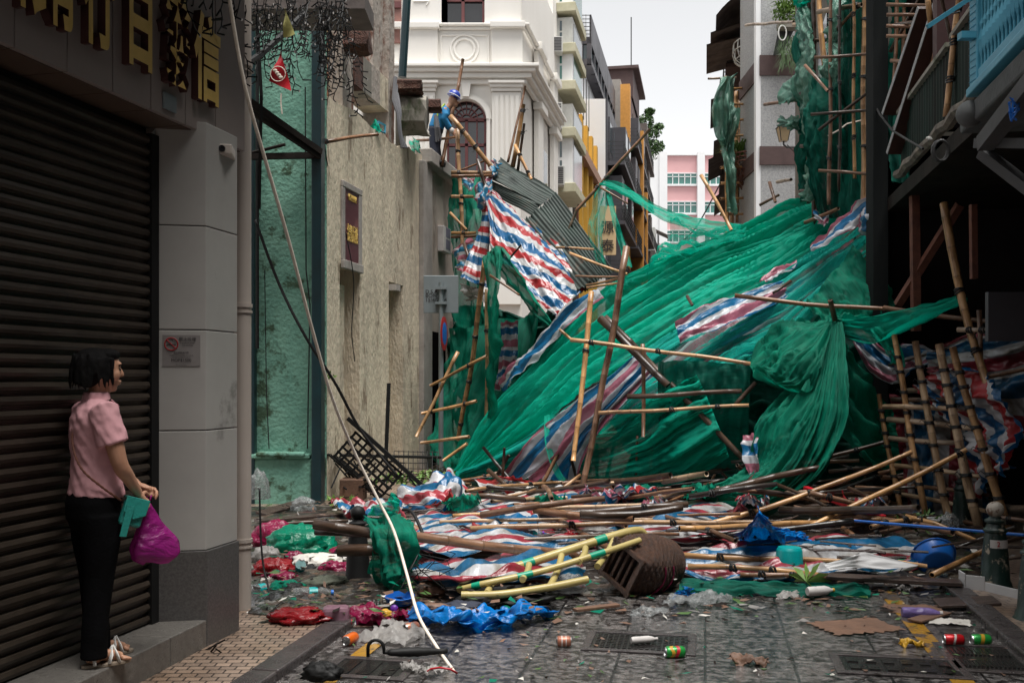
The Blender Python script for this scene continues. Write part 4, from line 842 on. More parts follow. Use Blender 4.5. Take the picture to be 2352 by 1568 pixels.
def aw(Y, z, w, dep, drop, nm='awning', mt='awn', curve=False):
    m_ = MB(); n_ = 6; rows = []
    for k in range(n_+1):
        t = k/n_; x = -dep*t; dz = -drop*(t*t if curve else t); rows.append([SX(XR, Y+w*i/8, z+dz+.03*(i % 2))+Vector((x, 0, 0)) for i in range(9)])
    m_.grid(rows); m_.grid([[p+Vector((0, 0, .05)) for p in r] for r in rows]); return m_.build(nm, M[mt], rr_)
for Y, v, w_, dep, drop in ((36.5, -18, 4, 1.35, .9), (37, 44, 4.5, 1.55, .55), (37.5, 78, 3.5, 1.7, .45), (38, 228, 5, 1.15, .8), (36, 398, 4, 1.4, .9), (37, 345, 4, 1.2, 1.0), (44, 205, 5, 1.5, .5), (47, 330, 5, 1.6, .8), (52, 300, 5, 1.3, .6), (42, 150, 3, .8, .5)):
    aw(Y, P(0, v, Y).z, w_, dep, drop, curve=(v in (-18, 228)))
for i, (Y, v) in enumerate(((36.2, 395), (40, 260), (40, 100), (46, 280), (50, 380), (44, 420), (36, 470), (48, 200))):
    z = P(0, v, Y).z; m_ = MB(); m_.st(XR, Y, Y+3, z-.9, z-.75, -.9); m_.build('balcony_slab', M['concrete' if i % 2 else 'brown'], rr_)
    m_ = MB()
    for k in range(13): m_.st(XR-.85, Y+k*.24, Y+k*.24+.04, z-.75, z+.9, -.04)
    for k in range(3): m_.st(XR-.85, Y, Y+3, z-.7+k*.7, z-.66+k*.7, -.05); m_.box(SX(XR, Y).x-.88, SX(XR, Y).x, Y, Y+.04, z-.7+k*.7, z-.66+k*.7)
    for k in range(5): m_.box(SX(XR, Y).x-.17*(k+1), SX(XR, Y).x-.17*(k+1)+.03, Y, Y+.03, z-.75, z+.9)
    m_.build('window_cage', M['iron_d'] if i % 3 else M['iron'], rr_)
    m_ = MB(); m_.st(XR, Y+.3, Y+2.6, z-.4, z+1.1, -.03); m_.build('window', M['glass_d'], rr_)
t = thing('basket_cage', 'white wire balcony basket bulging from the tenement beyond the grey pillar', 'cage', P(1720, 130, 37))
m_ = MB(); c = P(1722, 122, 37.2)
for a in range(14):
    an = math.pi*2*a/14; m_.tube([c+Vector((math.cos(an)*r_*.62, math.sin(an)*r_, z_)) for r_, z_ in ((.95, .35), (.98, .05), (.85, -.25), (.5, -.42), (.05, -.45))], .022, 4)
for r_, z_ in ((.95, .35), (.98, .05), (.85, -.25), (.5, -.42)): m_.tube([c+Vector((math.cos(k*math.pi/10)*r_*.62, math.sin(k*math.pi/10)*r_, z_)) for k in range(21)], .02, 4)
m_.build('wire_basket', M['iron'], t)
t = thing('flower_cage', 'rusty red iron flower cage with spilling green plants on the tenement', 'plant cage', P(1710, 390, 36))
c = P(1715, 372, 35.6); m_ = MB()
for a in range(22):
    rnd = random.Random(a); an = 6.28*a/22; m_.tube([c+Vector((math.cos(an)*.5, math.sin(an)*.6, .25)), c+Vector((math.cos(an)*.52+rnd.uniform(-.1, .1), math.sin(an)*.6, -.15)), c+Vector((math.cos(an)*.3+rnd.uniform(-.2, .2), .3*math.sin(an), -.75)), c+Vector((math.cos(an)*.2+.15, .1, -1.15+rnd.uniform(0, .3)))], .022, 4)
for z_ in (.25, .1, -.05, -.3, -.55): m_.tube([c+Vector((math.cos(k*.52)*(.52-.25*(z_ < -.1)), math.sin(k*.52)*.6, z_)) for k in range(13)], .03, 4)
m_.build('iron_basket', M['rust'], t)
m_ = MB(); rnd = random.Random(5)
def grassy(mb, c, n, L, rnd, spread=.5, wd=.02, up=1):
    for i in range(n):
        b = Vector(c)+Vector((rnd.uniform(-1, 1)*spread, rnd.uniform(-1, 1)*spread*.6, rnd.uniform(-.1, .1))); an = rnd.uniform(0, 6.3); d = Vector((math.cos(an), math.sin(an), 0)); l = L*rnd.uniform(.5, 1.1); s_ = Vector((-d.y, d.x, 0))*wd
        p1 = b+d*l*.35+Vector((0, 0, l*.6*up)); p2 = b+d*l*.85+Vector((0, 0, l*.45*up)); mb.quad(b-s_, b+s_, p1+s_, p1-s_); mb.v += [p2]; k = len(mb.v); mb.face((k-3, k-2, k-1))
grassy(m_, c+Vector((-.1, 0, .25)), 150, .75, rnd, .5, .035); grassy(m_, c+Vector((-.5, 0, .1)), 60, .7, rnd, .25, .035); m_.build('foliage', M['leaf_l'], t)
t = thing('balcony_plant', 'bushy green plant growing from the top of the grey pebbledashed building', 'plant', P(1815, 40, 32.6)); m_ = MB(); rnd = random.Random(6)
c = P(1812, 32, 32.4); leafcloud(m_, c, (.35, .3, .35), 260, .07, rnd, 0); leafcloud(m_, c+Vector((-.35, 0, .05)), (.25, .2, .3), 120, .06, rnd, 0); grassy(m_, c+Vector((0, 0, .1)), 60, .6, rnd, .3, .03); m_.build('foliage', M['leaf_l'], t)
m_ = MB(); m_.box(c.x-.35, c.x+.4, 32.2, 32.6, c.z-.5, c.z-.3); m_.build('planter', M['concrete'], t)
t = thing('hanging_fern', 'trailing dark fern hanging down the grey building behind the coiled hose', 'plant', P(1810, 140, 32.5)); m_ = MB(); c = P(1812, 105, 32.5)
for i in range(240):
    rnd = random.Random(i+50); a = c+Vector((rnd.uniform(-.3, .5), rnd.uniform(-.2, .1), rnd.uniform(-.6, .3))); d = Vector((rnd.uniform(-.5, .2), -.1, -.6)).normalized()*rnd.uniform(.2, .5); s_ = Vector((.015, 0, .012)); m_.quad(a-s_, a+s_, a+d+s_*.2, a+d-s_*.2)
m_.build('fronds', M['leaf'], t); m_ = MB(); m_.poly([P(1790, 62, 32.7), P(1828, 60, 32.7), P(1800, 120, 32.7), P(1776, 128, 32.7)], (0, .05, 0)); m_.build('black_awning', M['iron_d'], t)
tag(MB().tube([P(1797+9*math.cos(a*.33), 76+17*math.sin(a*.33), 31.5) for a in range(20)], .022, 6, cap=False).build('coiled_hose', M['iron']), 'pale coiled hose hanging in front of the grey pebbledashed wall', 'hose')
# street lantern
t = thing('street_lantern', 'old style glazed wall lantern on an iron bracket beside the grey building', 'street lamp', P(1800, 310, 29)); c = P(1800, 309, 29)
m_ = MB(); rings = [[c+Vector((r_*math.cos(k*math.pi/2+.78), r_*math.sin(k*math.pi/2+.78), z_)) for k in range(4)] for r_, z_ in ((.14, -.2), (.24, .2))]; m_.loft(rings); m_.build('lantern_glass', M['lampg'], t)
m_ = MB()
for k in range(4): m_.tube([rings[0][k], rings[1][k]], .014, 4)
m_.loft([[c+Vector((r_*math.cos(k*math.pi/2+.78), r_*math.sin(k*math.pi/2+.78), z_)) for k in range(4)] for r_, z_ in ((.29, .2), (.12, .34), (.03, .42))])
m_.tube([c+Vector((0, 0, -.2)), c+Vector((0, 0, -.3)), c+Vector((.1, 0, -.38)), c+Vector((.5, .1, -.34)), c+Vector((1, .1, -.34))], .025, 6); m_.tube([c+Vector((.1, 0, -.3)), c+Vector((.3, 0, -.5)), c+Vector((.45, 0, -.36))], .015, 5); m_.build('iron_bracket', M['iron_d'], t)
# distant scaffold with netting
ds = thing('distant_scaffold', 'distant bamboo scaffold wrapped in torn green sheeting on the far right side', 'scaffold', P(1668, 870, 35)+Vector((0, 0, -1.6)))
for u, v0 in ((1668, 176), (1690, 210), (1700, 230), (1680, 300)): bam(P(u, v0, 35+(u-1668)*.05), P(u+4, 880, 35+(u-1668)*.05), .07, HON, parent=ds, name='upright')
for k in range(9): bam(P(1655, 205+k*36, 35), P(1712, 203+k*36, 35.6), .05, HON, parent=ds, name='ledger')
bam(P(1627, 181, 35), P(1690, 178, 35.6), .04, GRY, parent=ds, name='ledger')
cloth('sheeting', [[(1662, 176, 34.8), (1635, 240, 34.8), (1640, 300, 34.8), (1652, 330, 34.8), (1668, 335, 34.8)], [(1690, 178, 35), (1682, 225, 34.6), (1680, 270, 34.6), (1668, 310, 34.8), (1672, 335, 34.8)]], M['sheet_g'], (34, 16), .35, (1.5, 4), .06, 1.5, parent=ds, seed=1)
cloth('sheeting', [[(1664, 240, 34.7), (1666, 290, 34.7), (1660, 340, 34.7), (1662, 400, 34.7), (1668, 480, 34.7)], [(1690, 240, 34.9), (1694, 290, 34.7), (1684, 335, 34.7), (1690, 400, 34.7), (1688, 497, 34.8)]], M['sheet_g'], (50, 14), .3, (3, 3), .06, 1.5, parent=ds, seed=2)
# ================================================================ scaffold tower
def sc(u0, v0, Y0, u1, v1, Y1, wp, tone, label, **kw): return bpx(u0, v0, Y0, u1, v1, Y1, wp, tone, label, group=SCG, **kw)
sc(1846, 110, 15.5, 1845, -60, 15.5, 10, BRN, 'brown bamboo upright with short crosspieces at the left edge of the tower')
sc(1894, 152, 13.8, 1878, -60, 14, 13, HON, 'thick orange bamboo upright ending above the knotted plastic sheet', bend=.02)
sc(1869, 520, 14.4, 1869, -60, 14.4, 12, DRK, 'dark brown bamboo upright left of the thick orange one')
sc(1941, 480, 13.8, 1938, -60, 13.8, 10, BRN, 'brown bamboo upright between the two hanging green nets')
sc(1983, 470, 13.0, 1984, -60, 13.2, 12, HON, 'orange bamboo upright on the outer right of the tower lashed at midheight', ties=(.25, .55, .8))
sc(1986, 620, 13.1, 1984, 440, 13.1, 11, HON, 'short orange bamboo length below the striped flap')
sc(2022, 625, 12.9, 2026, 555, 12.7, 12, BRN, 'short leaning bamboo stump right of the striped flap')
sc(1878, 28, 13.7, 1978, 11, 13.1, 12, GRY, 'reddish bamboo crosspiece at the top of the tower', ties=(.9,))
sc(1714, 58, 18, 1822, 50, 15.5, 7, GRY, 'long thin bamboo rod jutting left from the tower below the balcony plant')
sc(1822, 58, 15.5, 1852, 60, 15.3, 9, GRY, 'stubby bamboo crosspiece lashed to the left upright')
sc(1832, 78, 15.4, 1852, 79, 15.4, 8, BRN, 'upper of two small bamboo stubs tied across the left upright below the plant'); sc(1832, 92, 15.4, 1852, 93, 15.4, 8, BRN, 'lower of two small bamboo stubs tied across the left upright below the plant')
sc(1757, 240, 16, 1830, 231, 15.3, 8, BRN, 'bamboo rod with split tip jutting left under the torn plastic flap')
sc(1785, 417, 16.5, 1818, 413, 15.6, 9, GRY, 'short bamboo stub low on the grey building side')
sc(1905, 90, 13.5, 1968, 18, 13.3, 8, BRN, 'flat brown diagonal lath across the top of the tower', bend=0)
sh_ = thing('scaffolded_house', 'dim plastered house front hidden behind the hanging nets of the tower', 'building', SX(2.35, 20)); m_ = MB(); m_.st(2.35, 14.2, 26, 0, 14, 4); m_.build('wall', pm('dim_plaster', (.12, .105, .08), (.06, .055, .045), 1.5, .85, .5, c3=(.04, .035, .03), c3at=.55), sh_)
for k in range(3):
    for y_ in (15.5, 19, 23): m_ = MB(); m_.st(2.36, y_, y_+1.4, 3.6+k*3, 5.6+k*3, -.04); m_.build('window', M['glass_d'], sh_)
sc(1858, 470, 14.8, 1857, -60, 14.8, 10, DRK, 'blackened bamboo upright just behind the streaming plastic sheet'); sc(1918, 480, 14.6, 1916, -60, 14.6, 10, DRK, 'blackened bamboo upright seen in the gap above the knotted plastic'); sc(1958, 470, 14.2, 1960, -60, 14.2, 9, BRN, 'thin brown upright behind the tall net curtain')
for i, v in enumerate((-20, 95, 215, 335, 440)): sc(1838, v, 14.6, 2010, v-6, 13.6, 9, DRK, ['top', 'second', 'middle', 'fourth', 'lowest'][i]+' dark ledger pole tied level across the tower behind the nets')
for i, (u, Y) in enumerate(((1905, 13.1), (1928, 12.95), (1962, 12.8))): sc(u, 470-i*30, Y, u+4-i*3, -60, Y, (9, 7, 8)[i], (BRN, DRK, HON)[i], ('brown upright standing in front of the wide hanging net', 'slim dark upright in the middle of the wide hanging net', 'orange upright in front of the tall net curtain')[i], ties=(.2, .5, .8))
for i, (u0, v0, u1, v1) in enumerate(((1870, 132, 2000, 124), (1862, 262, 1994, 255), (1880, 392, 2000, 400), (1880, 300, 1990, 215), (1850, 150, 1900, 210))): sc(u0, v0, 13.0, u1, v1, 12.7, 8, (BRN, DRK, BRN, DRK, BRN)[i], ('brown crosspole in front of the nets below the plastic skirt', 'dark crosspole in front of the nets at mid height', 'lowest brown crosspole in front of the nets', 'dark diagonal brace rising across the nets', 'short brown brace beside the torn plastic flap')[i])
for i, (u0, v0, Y0, u1, v1, Y1) in enumerate(((2045, 120, 11.9, 2120, -20, 11.5), (2050, 250, 11.8, 2062, -20, 11.8), (2042, 60, 11.9, 2190, 40, 10.2), (2100, 330, 10.8, 2150, 100, 10.2), (2190, 130, 9.2, 2160, -20, 9.2), (2046, 140, 11.7, 2130, 150, 11.2), (2050, 300, 11.6, 2120, 210, 11.0))): bpx(u0, v0, Y0, u1, v1, Y1, 9, (DRK, BRN)[i % 2], ('dark stick slanting behind the short rungs', 'brown upright closest to the charcoal post', 'long brown rung running to the blue balcony', 'brown stick leaning behind the corrugated screen', 'dark stick rising beside the maroon panel', 'brown rung at the top of the red planks', 'dark stick crossing low behind the red planks')[i], group='bamboo inside the timber house')
cloth('scaffold_netting', [[(2044, -20, 12.3), (2046, 120, 12.3), (2044, 300, 12.2), (2050, 420, 12)], [(2100, -20, 12), (2085, 60, 12), (2070, 200, 12), (2090, 420, 11.8)]], M['net_t'], (60, 24), .1, (2, 5), .02, 3, label='dark net scrap hanging just right of the charcoal post', seed=131, cat='netting', group=NETG)
# hanging nets of the tower
hn = dict(cat='netting', group=NETG)
cloth('scaffold_netting', [[(1840, 20, 15.2), (1836, 120, 15.2), (1834, 220, 15.0), (1836, 330, 15.1), (1842, 420, 15.1), (1848, 465, 15)], [(1862, 10, 14.9), (1860, 120, 14.9), (1862, 220, 14.6), (1862, 330, 14.8), (1864, 400, 14.9), (1858, 462, 14.9)]], M['net_t'], (90, 22), .12, (3, 4), .03, 2, label='narrow dark green net hanging at the left edge of the tower', seed=3, **hn)
cloth('scaffold_netting', [[(1882, 182, 14), (1874, 240, 14), (1862, 320, 14), (1864, 400, 14), (1878, 500, 14)], [(1925, 182, 13.7), (1934, 250, 13.4), (1938, 320, 13.5), (1942, 400, 13.6), (1950, 500, 13.8)]], M['net_t'], (90, 40), .16, (1.5, 6), .02, 2, label='wide dark green net hanging in folds from the knotted plastic bundle', seed=4, **hn)
cloth('scaffold_netting', [[(1941, -20, 13.7), (1942, 120, 13.7), (1943, 260, 13.7), (1941, 400, 13.7), (1938, 500, 13.7)], [(1980, -20, 13.3), (1980, 120, 13.3), (1980, 260, 13.3), (1980, 400, 13.3), (1984, 500, 13.3)]], M['net_t'], (90, 34), .10, (1.2, 6), .015, 2, label='tall dark green net curtain stretched beside the outer right upright', seed=5, **hn)
cloth('scaffold_netting', [[(1830, -30, 14.9), (1834, 0, 14.9), (1850, 18, 14.9)], [(1868, -30, 14.7), (1862, -5, 14.7), (1852, 20, 14.8)]], M['net'], (30, 20), .1, (2, 4), .03, 2, label='bright green net scrap bunched at the top above the balcony plant', seed=6, **hn)
ps = dict(cat='plastic sheet', group='torn grey green plastic sheets')
cloth('plastic_sheet', [[(1906, -30, 13.6), (1908, 40, 13.6), (1910, 85, 13.6), (1912, 100, 13.6)], [(1940, -30, 13.3), (1932, 40, 13.1), (1928, 85, 13.3), (1922, 100, 13.5)]], M['sheet_g'], (50, 24), .085, (3, 6), .022, 6, label='crumpled plastic sheet gathered above the knot at the top of the tower', seed=7, **ps)
cloth('plastic_sheet', [[(1914, 102, 13.5), (1906, 130, 13.4), (1892, 160, 13.3), (1884, 176, 13.3)], [(1924, 102, 13.3), (1928, 130, 13.0), (1930, 160, 13.0), (1926, 190, 13.1)]], M['sheet_g'], (34, 26), .085, (2, 6), .022, 6, label='shiny plastic skirt flaring out below the knot of the tower', seed=8, **ps)
cloth('plastic_sheet', [[(1838, 20, 15), (1846, 90, 14.7), (1832, 170, 14.7), (1842, 250, 14.7), (1866, 330, 14.6), (1858, 420, 14.6)], [(1858, 18, 14.7), (1868, 90, 14.2), (1870, 170, 14.1), (1872, 250, 14.2), (1880, 330, 14.2), (1866, 425, 14.4)]], M['sheet_g'], (110, 30), .085, (5, 6), .022, 6, label='long crinkled plastic sheet streaming down the left side of the tower', seed=9, **ps)
cloth('plastic_sheet', [[(1786, 240, 15.3), (1800, 190, 15.3), (1822, 172, 15.2)], [(1800, 238, 15), (1818, 215, 14.8), (1835, 190, 14.8)], [(1826, 238, 15), (1835, 228, 14.8), (1842, 215, 14.9)]], M['sheet_g'], (24, 24), .06, (2, 4), .03, 5, label='torn plastic flap blowing left beside the bamboo rod with split tip', seed=10, **ps)
cloth('plastic_sheet', [[(1783, 264, 15.3), (1806, 268, 15.1), (1834, 263, 15)], [(1790, 283, 15.2), (1812, 285, 14.8), (1838, 285, 14.9)], [(1794, 292, 15.2), (1822, 300, 14.9), (1842, 310, 14.9)]], M['sheet_g'], (24, 24), .06, (2, 4), .03, 5, label='torn plastic flap draped over the street lantern', seed=11, **ps)
cloth('plastic_sheet', [[(1862, 380, 14.3), (1856, 420, 14.2), (1850, 462, 14.2)], [(1892, 385, 14.1), (1882, 425, 13.9), (1866, 464, 14)]], M['sheet_g'], (30, 20), .085, (3, 6), .022, 6, label='lowest crinkled plastic scrap just above the heap of netting', seed=12, **ps)
tag(MB().tube([P(u, v, 13.2) for u, v in ((1902, 312), (1925, 300), (1945, 285), (1978, 277))], .012, 5).build('tie_rope', M['rope']), 'pale rope tied around the green nets of the tower', 'rope')
tag(MB().tube([P(u, v, y) for u, v, y in ((1993, 200, 12.9), (2002, 225, 12.5), (2020, 262, 11.8), (2050, 300, 10.8), (2090, 325, 9.6), (2120, 342, 9.1))], .012, 6).build('cable', M['black']), 'thick grey cable sagging from the tower to the timber house', 'cable')

# ================================================================ dark timber house on the right
th_ = thing('timber_house', 'dark open fronted timber house with corrugated balcony screen and blue balcony', 'building', SX(3, 9))
XH = 2.2
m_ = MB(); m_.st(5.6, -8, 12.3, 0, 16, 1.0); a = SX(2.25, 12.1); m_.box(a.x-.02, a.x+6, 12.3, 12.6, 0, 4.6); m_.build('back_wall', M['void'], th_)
m_ = MB(); m_.st(XH, 2, 12.1, 3.62, 3.78, 4.5); m_.build('floor', M['dark'], th_)
m_ = MB(); m_.st(2.3, -8, 5.2, 3.7, 10, 1.5); m_.st(4.2, 5.2, 8.5, 3.7, 10, 1.5); m_.build('upper_wall', M['dark'], th_)
c = SX(XH+.18, 12.05)
m_ = MB(); m_.box(P(2006, 0, 12).x, P(2040, 0, 12).x, 12, 12.25, 0, 9); m_.build('corner_post', pm('charcoal_post', (.018, .02, .02), (.009, .011, .011), 2, .8, .3, stretch=(1, 1, .2), spec=.1), th_)
m_ = MB(); a = P(2120, 730, 9.8)
for y0, y1 in ((9.9, 10.0),): m_.tube([P(2062, 700, 11.2), P(2205, 470, 10.6)], .055, 4)
m_.tube([P(2237, 640, 9.5), P(2235, 470, 9.5)], .04, 4); m_.tube([P(2100, 430, 11), P(2104, 760, 11)], .06, 4); m_.build('inner_brace', M['rust'], th_)
m_ = MB(); pts = []; n_ = 120
for i in range(n_+1): y = 6.7+(11.3-6.7)*i/n_; pts.append((XH+.02+.014*math.cos(i*math.pi/1.5), y))
m_.grid([[SX(x, y, z) for x, y in pts] for z in (3.98, 4.3, 4.62)]); m_.build('corrugated_screen', pm('green_black_corrugated', (.010, .028, .022), (.012, .012, .010), 3, .7, .2, stretch=(1, 3, .2), spec=.15), th_, smooth='all')
m_ = MB(); m_.st(XH-.03, 6.6, 8.85, 4.62, 4.66, .07); m_.st(XH-.03, 9.0, 11.3, 4.60, 4.64, .07); m_.build('screen_rail', M['concrete'], th_)
m_ = MB(); m_.tube([SX(XH-.02, y, 3.90+.02*math.sin(y*9)) for y in [6.8+.3*i for i in range(16)]], [.055+.02*NZ.noise(Vector((i*.9, 0, 0))) for i in range(16)], 7); m_.build('rotten_beam', pm('peeling_beam', (.20, .17, .13), (.05, .04, .035), 6, .8, .8), th_)
for u0, v0, Y0, u1, v1, Y1, w_ in ((2047, 262, 11.4, 2132, 18, 10.4, .10), (2053, 352, 11.2, 2172, -20, 9.9, .075)):
    a, b = P(u0, v0, Y0), P(u1, v1, Y1); q = (b-a).to_track_quat('Z', 'Y'); m_ = MB(); m_.obox((a+b)/2, (w_*2, .05, (b-a).length), q); m_.build('fallen_plank', M['maroon'] if w_ > 2 else pm('red_brown_plank', (.07, .028, .022), (.04, .018, .014), 3, .4, .2), th_)
    m_ = MB(); m_.obox((a+b)/2+q@Vector((-w_-.004, 0, 0)), (.006, .052, (b-a).length), q); m_.build('plank_edge', M['pebble'], th_)
m_ = MB(); m_.box(P(2162, 0, 9.8).x, P(2166, 0, 9.8).x+.5, 9.9, 10, 4.6, 9); m_.build('maroon_panel', pm('dark_maroon_door', (.06, .02, .02), (.04, .015, .015), 2, .6, .1), th_)
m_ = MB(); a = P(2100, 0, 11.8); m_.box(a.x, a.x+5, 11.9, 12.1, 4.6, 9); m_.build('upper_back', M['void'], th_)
for i, v in enumerate((12, 35, 60, 82)): sc(2036, v, 11.5, 2126, v-1+i, 11.3, 9, BRN, ['uppermost', 'second', 'third', 'lowest'][i]+' short brown bamboo rung between charcoal post and red plank')
bpx(2052, 262, 12, 2058, 10, 12, 9, BRN, 'brown upright bamboo behind the four short rungs', group=SCG)
bpx(2072, 160, 11.8, 2076, 10, 11.8, 9, BRN, 'second brown upright bamboo behind the short rungs', group=SCG)
bpx(2170, 268, 8.9, 2207, -20, 8.7, 15, HON, 'thick bamboo leaning on the corrugated screen under the blue balcony', group=SCG, ties=(.3, .6, .85))
bpx(2139, 60, 9.6, 2128, -30, 9.6, 14, HON, 'bamboo end resting between the two red brown planks', group=SCG)
bpx(2228, 180, 8.5, 2247, -30, 8.3, 12, BRN, 'bamboo rising behind the corner of the blue balcony', group=SCG)
bk = thing('rear_house', 'pale house glimpsed between charcoal post and red brown planks', 'building', P(2060, 100, 30)); m_ = MB(); m_.fr(2000, 900, 2120, -60, 30, 1); m_.build('wall', M['white'], bk); m_ = MB(); m_.fr(2045, 90, 2075, 60, 30, 0, .1); m_.fr(2045, 205, 2075, 190, 30, 0, .1); m_.build('shutter', M['teal_pl'], bk)
# blue balcony
bl = thing('blue_balcony', 'light blue painted balcony with turned baluster bars on a mouldy grey slab', 'balcony', SX(2.0, 6.5, 3.8)); XB = 2.0
m_ = MB(); m_.st(XB-.02, 3.2, 7.75, 3.50, 3.66, 1.6); m_.build('slab', M['slab'], bl, bevel=.02)
m_ = MB(); m_.st(XB, 3.2, 7.4, 3.8, 3.87, .08); m_.st(XB, 3.2, 7.4, 4.62, 4.72, .10); m_.st(XB-.05, 3.2, 7.45, 3.70, 3.76, .14); a = SX(XB, 7.35)
m_.box(a.x, a.x+.9, 7.33, 7.41, 4.62, 4.72); m_.box(a.x, a.x+.9, 7.35, 7.41, 3.80, 3.87); m_.build('rail', M['blue_p'], bl, bevel=.008)
m_ = MB(); m_.box(a.x-.02, a.x+.10, 7.30, 7.42, 3.74, 4.66); m_.build('corner_post', M['blue_p'], bl, bevel=.01)
m_ = MB(); y = 3.3
while y < 7.3:
    b_ = SX(XB+.03, y); m_.lathe([(.012, 3.87), (.012, 3.95), (.026, 4.0), (.03, 4.08), (.014, 4.16), (.02, 4.2), (.01, 4.24), (.011, 4.62)], (b_.x, b_.y, 0), 6); y += .085
y = 7.3
for k in range(9): m_.tube([(a.x+.1+k*.1, 7.38, 3.87), (a.x+.1+k*.1, 7.38, 4.62)], .012, 6)
o = m_.build('baluster', M['blue_p'], bl); o['kind'] = 'stuff'
m_ = MB()
for k in range(16): m_.box(a.x-.026, a.x-.02, 7.31, 7.41, 3.80+k*.05, 3.803+k*.05)
m_.box(a.x-.20, a.x-.02, 7.30, 7.38, 4.52, 4.60); m_.tube([(a.x-.38, 7.3, 4.18), (a.x-.02, 7.32, 4.42)], .022, 4); m_.box(a.x-.13, a.x-.02, 7.30, 7.37, 4.1, 4.15); m_.build('bracket', M['blue_p'], bl)
m_ = MB(); m_.tube([P(2262, 330, 6.5), P(2380, 180, 5.6)], .07, 4); m_.tube([P(2246, 329, 6.7), P(2400, 329, 6.0)], .045, 4); m_.tube([P(2256, 350, 6.6), P(2400, 460, 6.2)], .05, 4); m_.build('slab_bracket', pm('grey_bracket', (.07, .072, .075), (.05, .05, .052), 2, .7, .2), bl)
tag(MB().tube([P(2158+18*math.cos(a*.5)+a*.15, 346+24*math.sin(a*.5), 8.2) for a in range(36)], .012, 5).build('cable_coil', M['iron_d']), 'coil of grey cable hanging under the rotten beam of the timber house', 'cable')
tag(MB().tube([P(2104+5*math.cos(a*.6), 320, 8.6) if False else P(2140-a*.6, 318+3*math.sin(a), 8.4) for a in range(20)], .008, 4).build('wire_scrap', M['iron']), 'thin wire strung beside the coil of grey cable', 'wire')
tag(MB().ell(P(2228, 262, 7.4), (.10, .10, .10), 14, 10).build('bell_housing', M['slab'], smooth=True), 'round grey housing fixed under the mouldy balcony slab', 'fitting')
t = MB(); rnd = random.Random(8); t.tube([P(2330+rnd.uniform(-1, 1)*14, 250+rnd.uniform(-1, 1)*30, 5.8) for _ in range(26)], .006, 4); tag(t.build('wire_tangle', M['blue_pl']), 'tangle of blue wire dangling from the slab at the right edge', 'wire')
m_ = MB(); a = P(2270, 690, 9.2); m_.box(a.x, a.x+1.4, 9.2, 9.26, 1.95, a.z+.08); tag(m_.build('wall_board', M['dgrey']), 'pale grey board standing inside the dark timber house', 'board')
# unseen building added out of frame to shade the street
ob_ = thing('rear_shade_block', 'unseen block added behind the viewer to shade the shop front', 'building', (0, -16, 0)); m_ = MB(); m_.box(-12, 14, -22, -14, 0, 10); m_.build('wall', M['pale'], ob_)
# ================================================================ collapsed roof and scaffold, centre left
def corr(name, q4, nw, amp, mat, label, group=None, sag=0, torn=0.0, seed=0):
    """q4 = A, B (start edge), C, D (end edge); ridges run from edge AB to edge DC"""
    A, B, C, D = [P(*q) for q in q4]; n1 = nw*4; n2 = 14; rows = []; nn = (B-A).cross(D-A).normalized()
    for i in range(n2+1):
        t = i/n2; r = []
        for j in range(n1+1):
            s = j/n1; tt = t
            if torn and i == n2: tt = 1-torn*abs(NZ.noise(Vector((s*9, seed, 0))))
            if torn and i == 0: tt = torn*abs(NZ.noise(Vector((s*7, seed+5, 0))))
            p = (A*(1-s)+B*s)*(1-tt)+(D*(1-s)+C*s)*tt
            r.append(p+nn*(amp*math.cos(s*nw*2*math.pi)+sag*math.sin(math.pi*t)+.06*NZ.noise(Vector((s*3, t*2, seed)))))
        rows.append(r)
    mb = MB(); mb.grid(rows); mb.grid([[p+nn*.006 for p in r] for r in rows]); return tag(mb.build(name, mat, smooth='all'), label, 'roof sheet', group)
CG = 'fallen corrugated roof sheets'
corr('corrugated_roof_sheet', [(1118, 412, 17.2), (1240, 478, 17.0), (1268, 452, 17.6), (1150, 366, 18.2)][0:1]+[(1118, 437, 17.1)] + [(1219, 496, 16.6), (1243, 470, 17.0)], 7, .022, M['corr_l'], 'pale grey green corrugated sheet, the uppermost lower half of the fallen roof', CG, seed=1)
corr('corrugated_roof_sheet', [(1149, 364, 18.2), (1120, 408, 17.3), (1242, 474, 16.9), (1276, 446, 17.4)], 9, .02, M['corr'], 'dark corrugated sheet behind the pale one at the top of the fallen roof', CG, seed=2, torn=.06)
corr('corrugated_roof_sheet', [(1212, 500, 16.6), (1278, 440, 17.3), (1412, 622, 15.6), (1345, 668, 15.2)], 13, .022, M['corr'], 'long dark green corrugated sheet sliding down towards the green net', CG, seed=3, torn=.03)
corr('corrugated_roof_sheet', [(1200, 508, 16.5), (1236, 476, 16.75), (1375, 632, 15.1), (1325, 672, 15.0)], 6, .022, M['corr_l'], 'pale streaked corrugated strip between the long dark sheet and the striped tarp', CG, seed=4, torn=.03)
TPG = 'striped plastic tarps'
tg = dict(cat='tarp', group=TPG)
cloth('striped_tarp', [[(1114, 436, 17), (1106, 500, 16.8), (1086, 570, 16.6), (1060, 640, 16.4)], [(1122, 436, 16.7), (1122, 500, 16.4), (1124, 580, 16.2), (1126, 662, 16.0)]], M['tarp'], (50, 26), .07, (1, 3), .015, 3, label='narrow red and blue striped tarp panel hanging straight down from the knot', seed=11, swap=True, **tg)
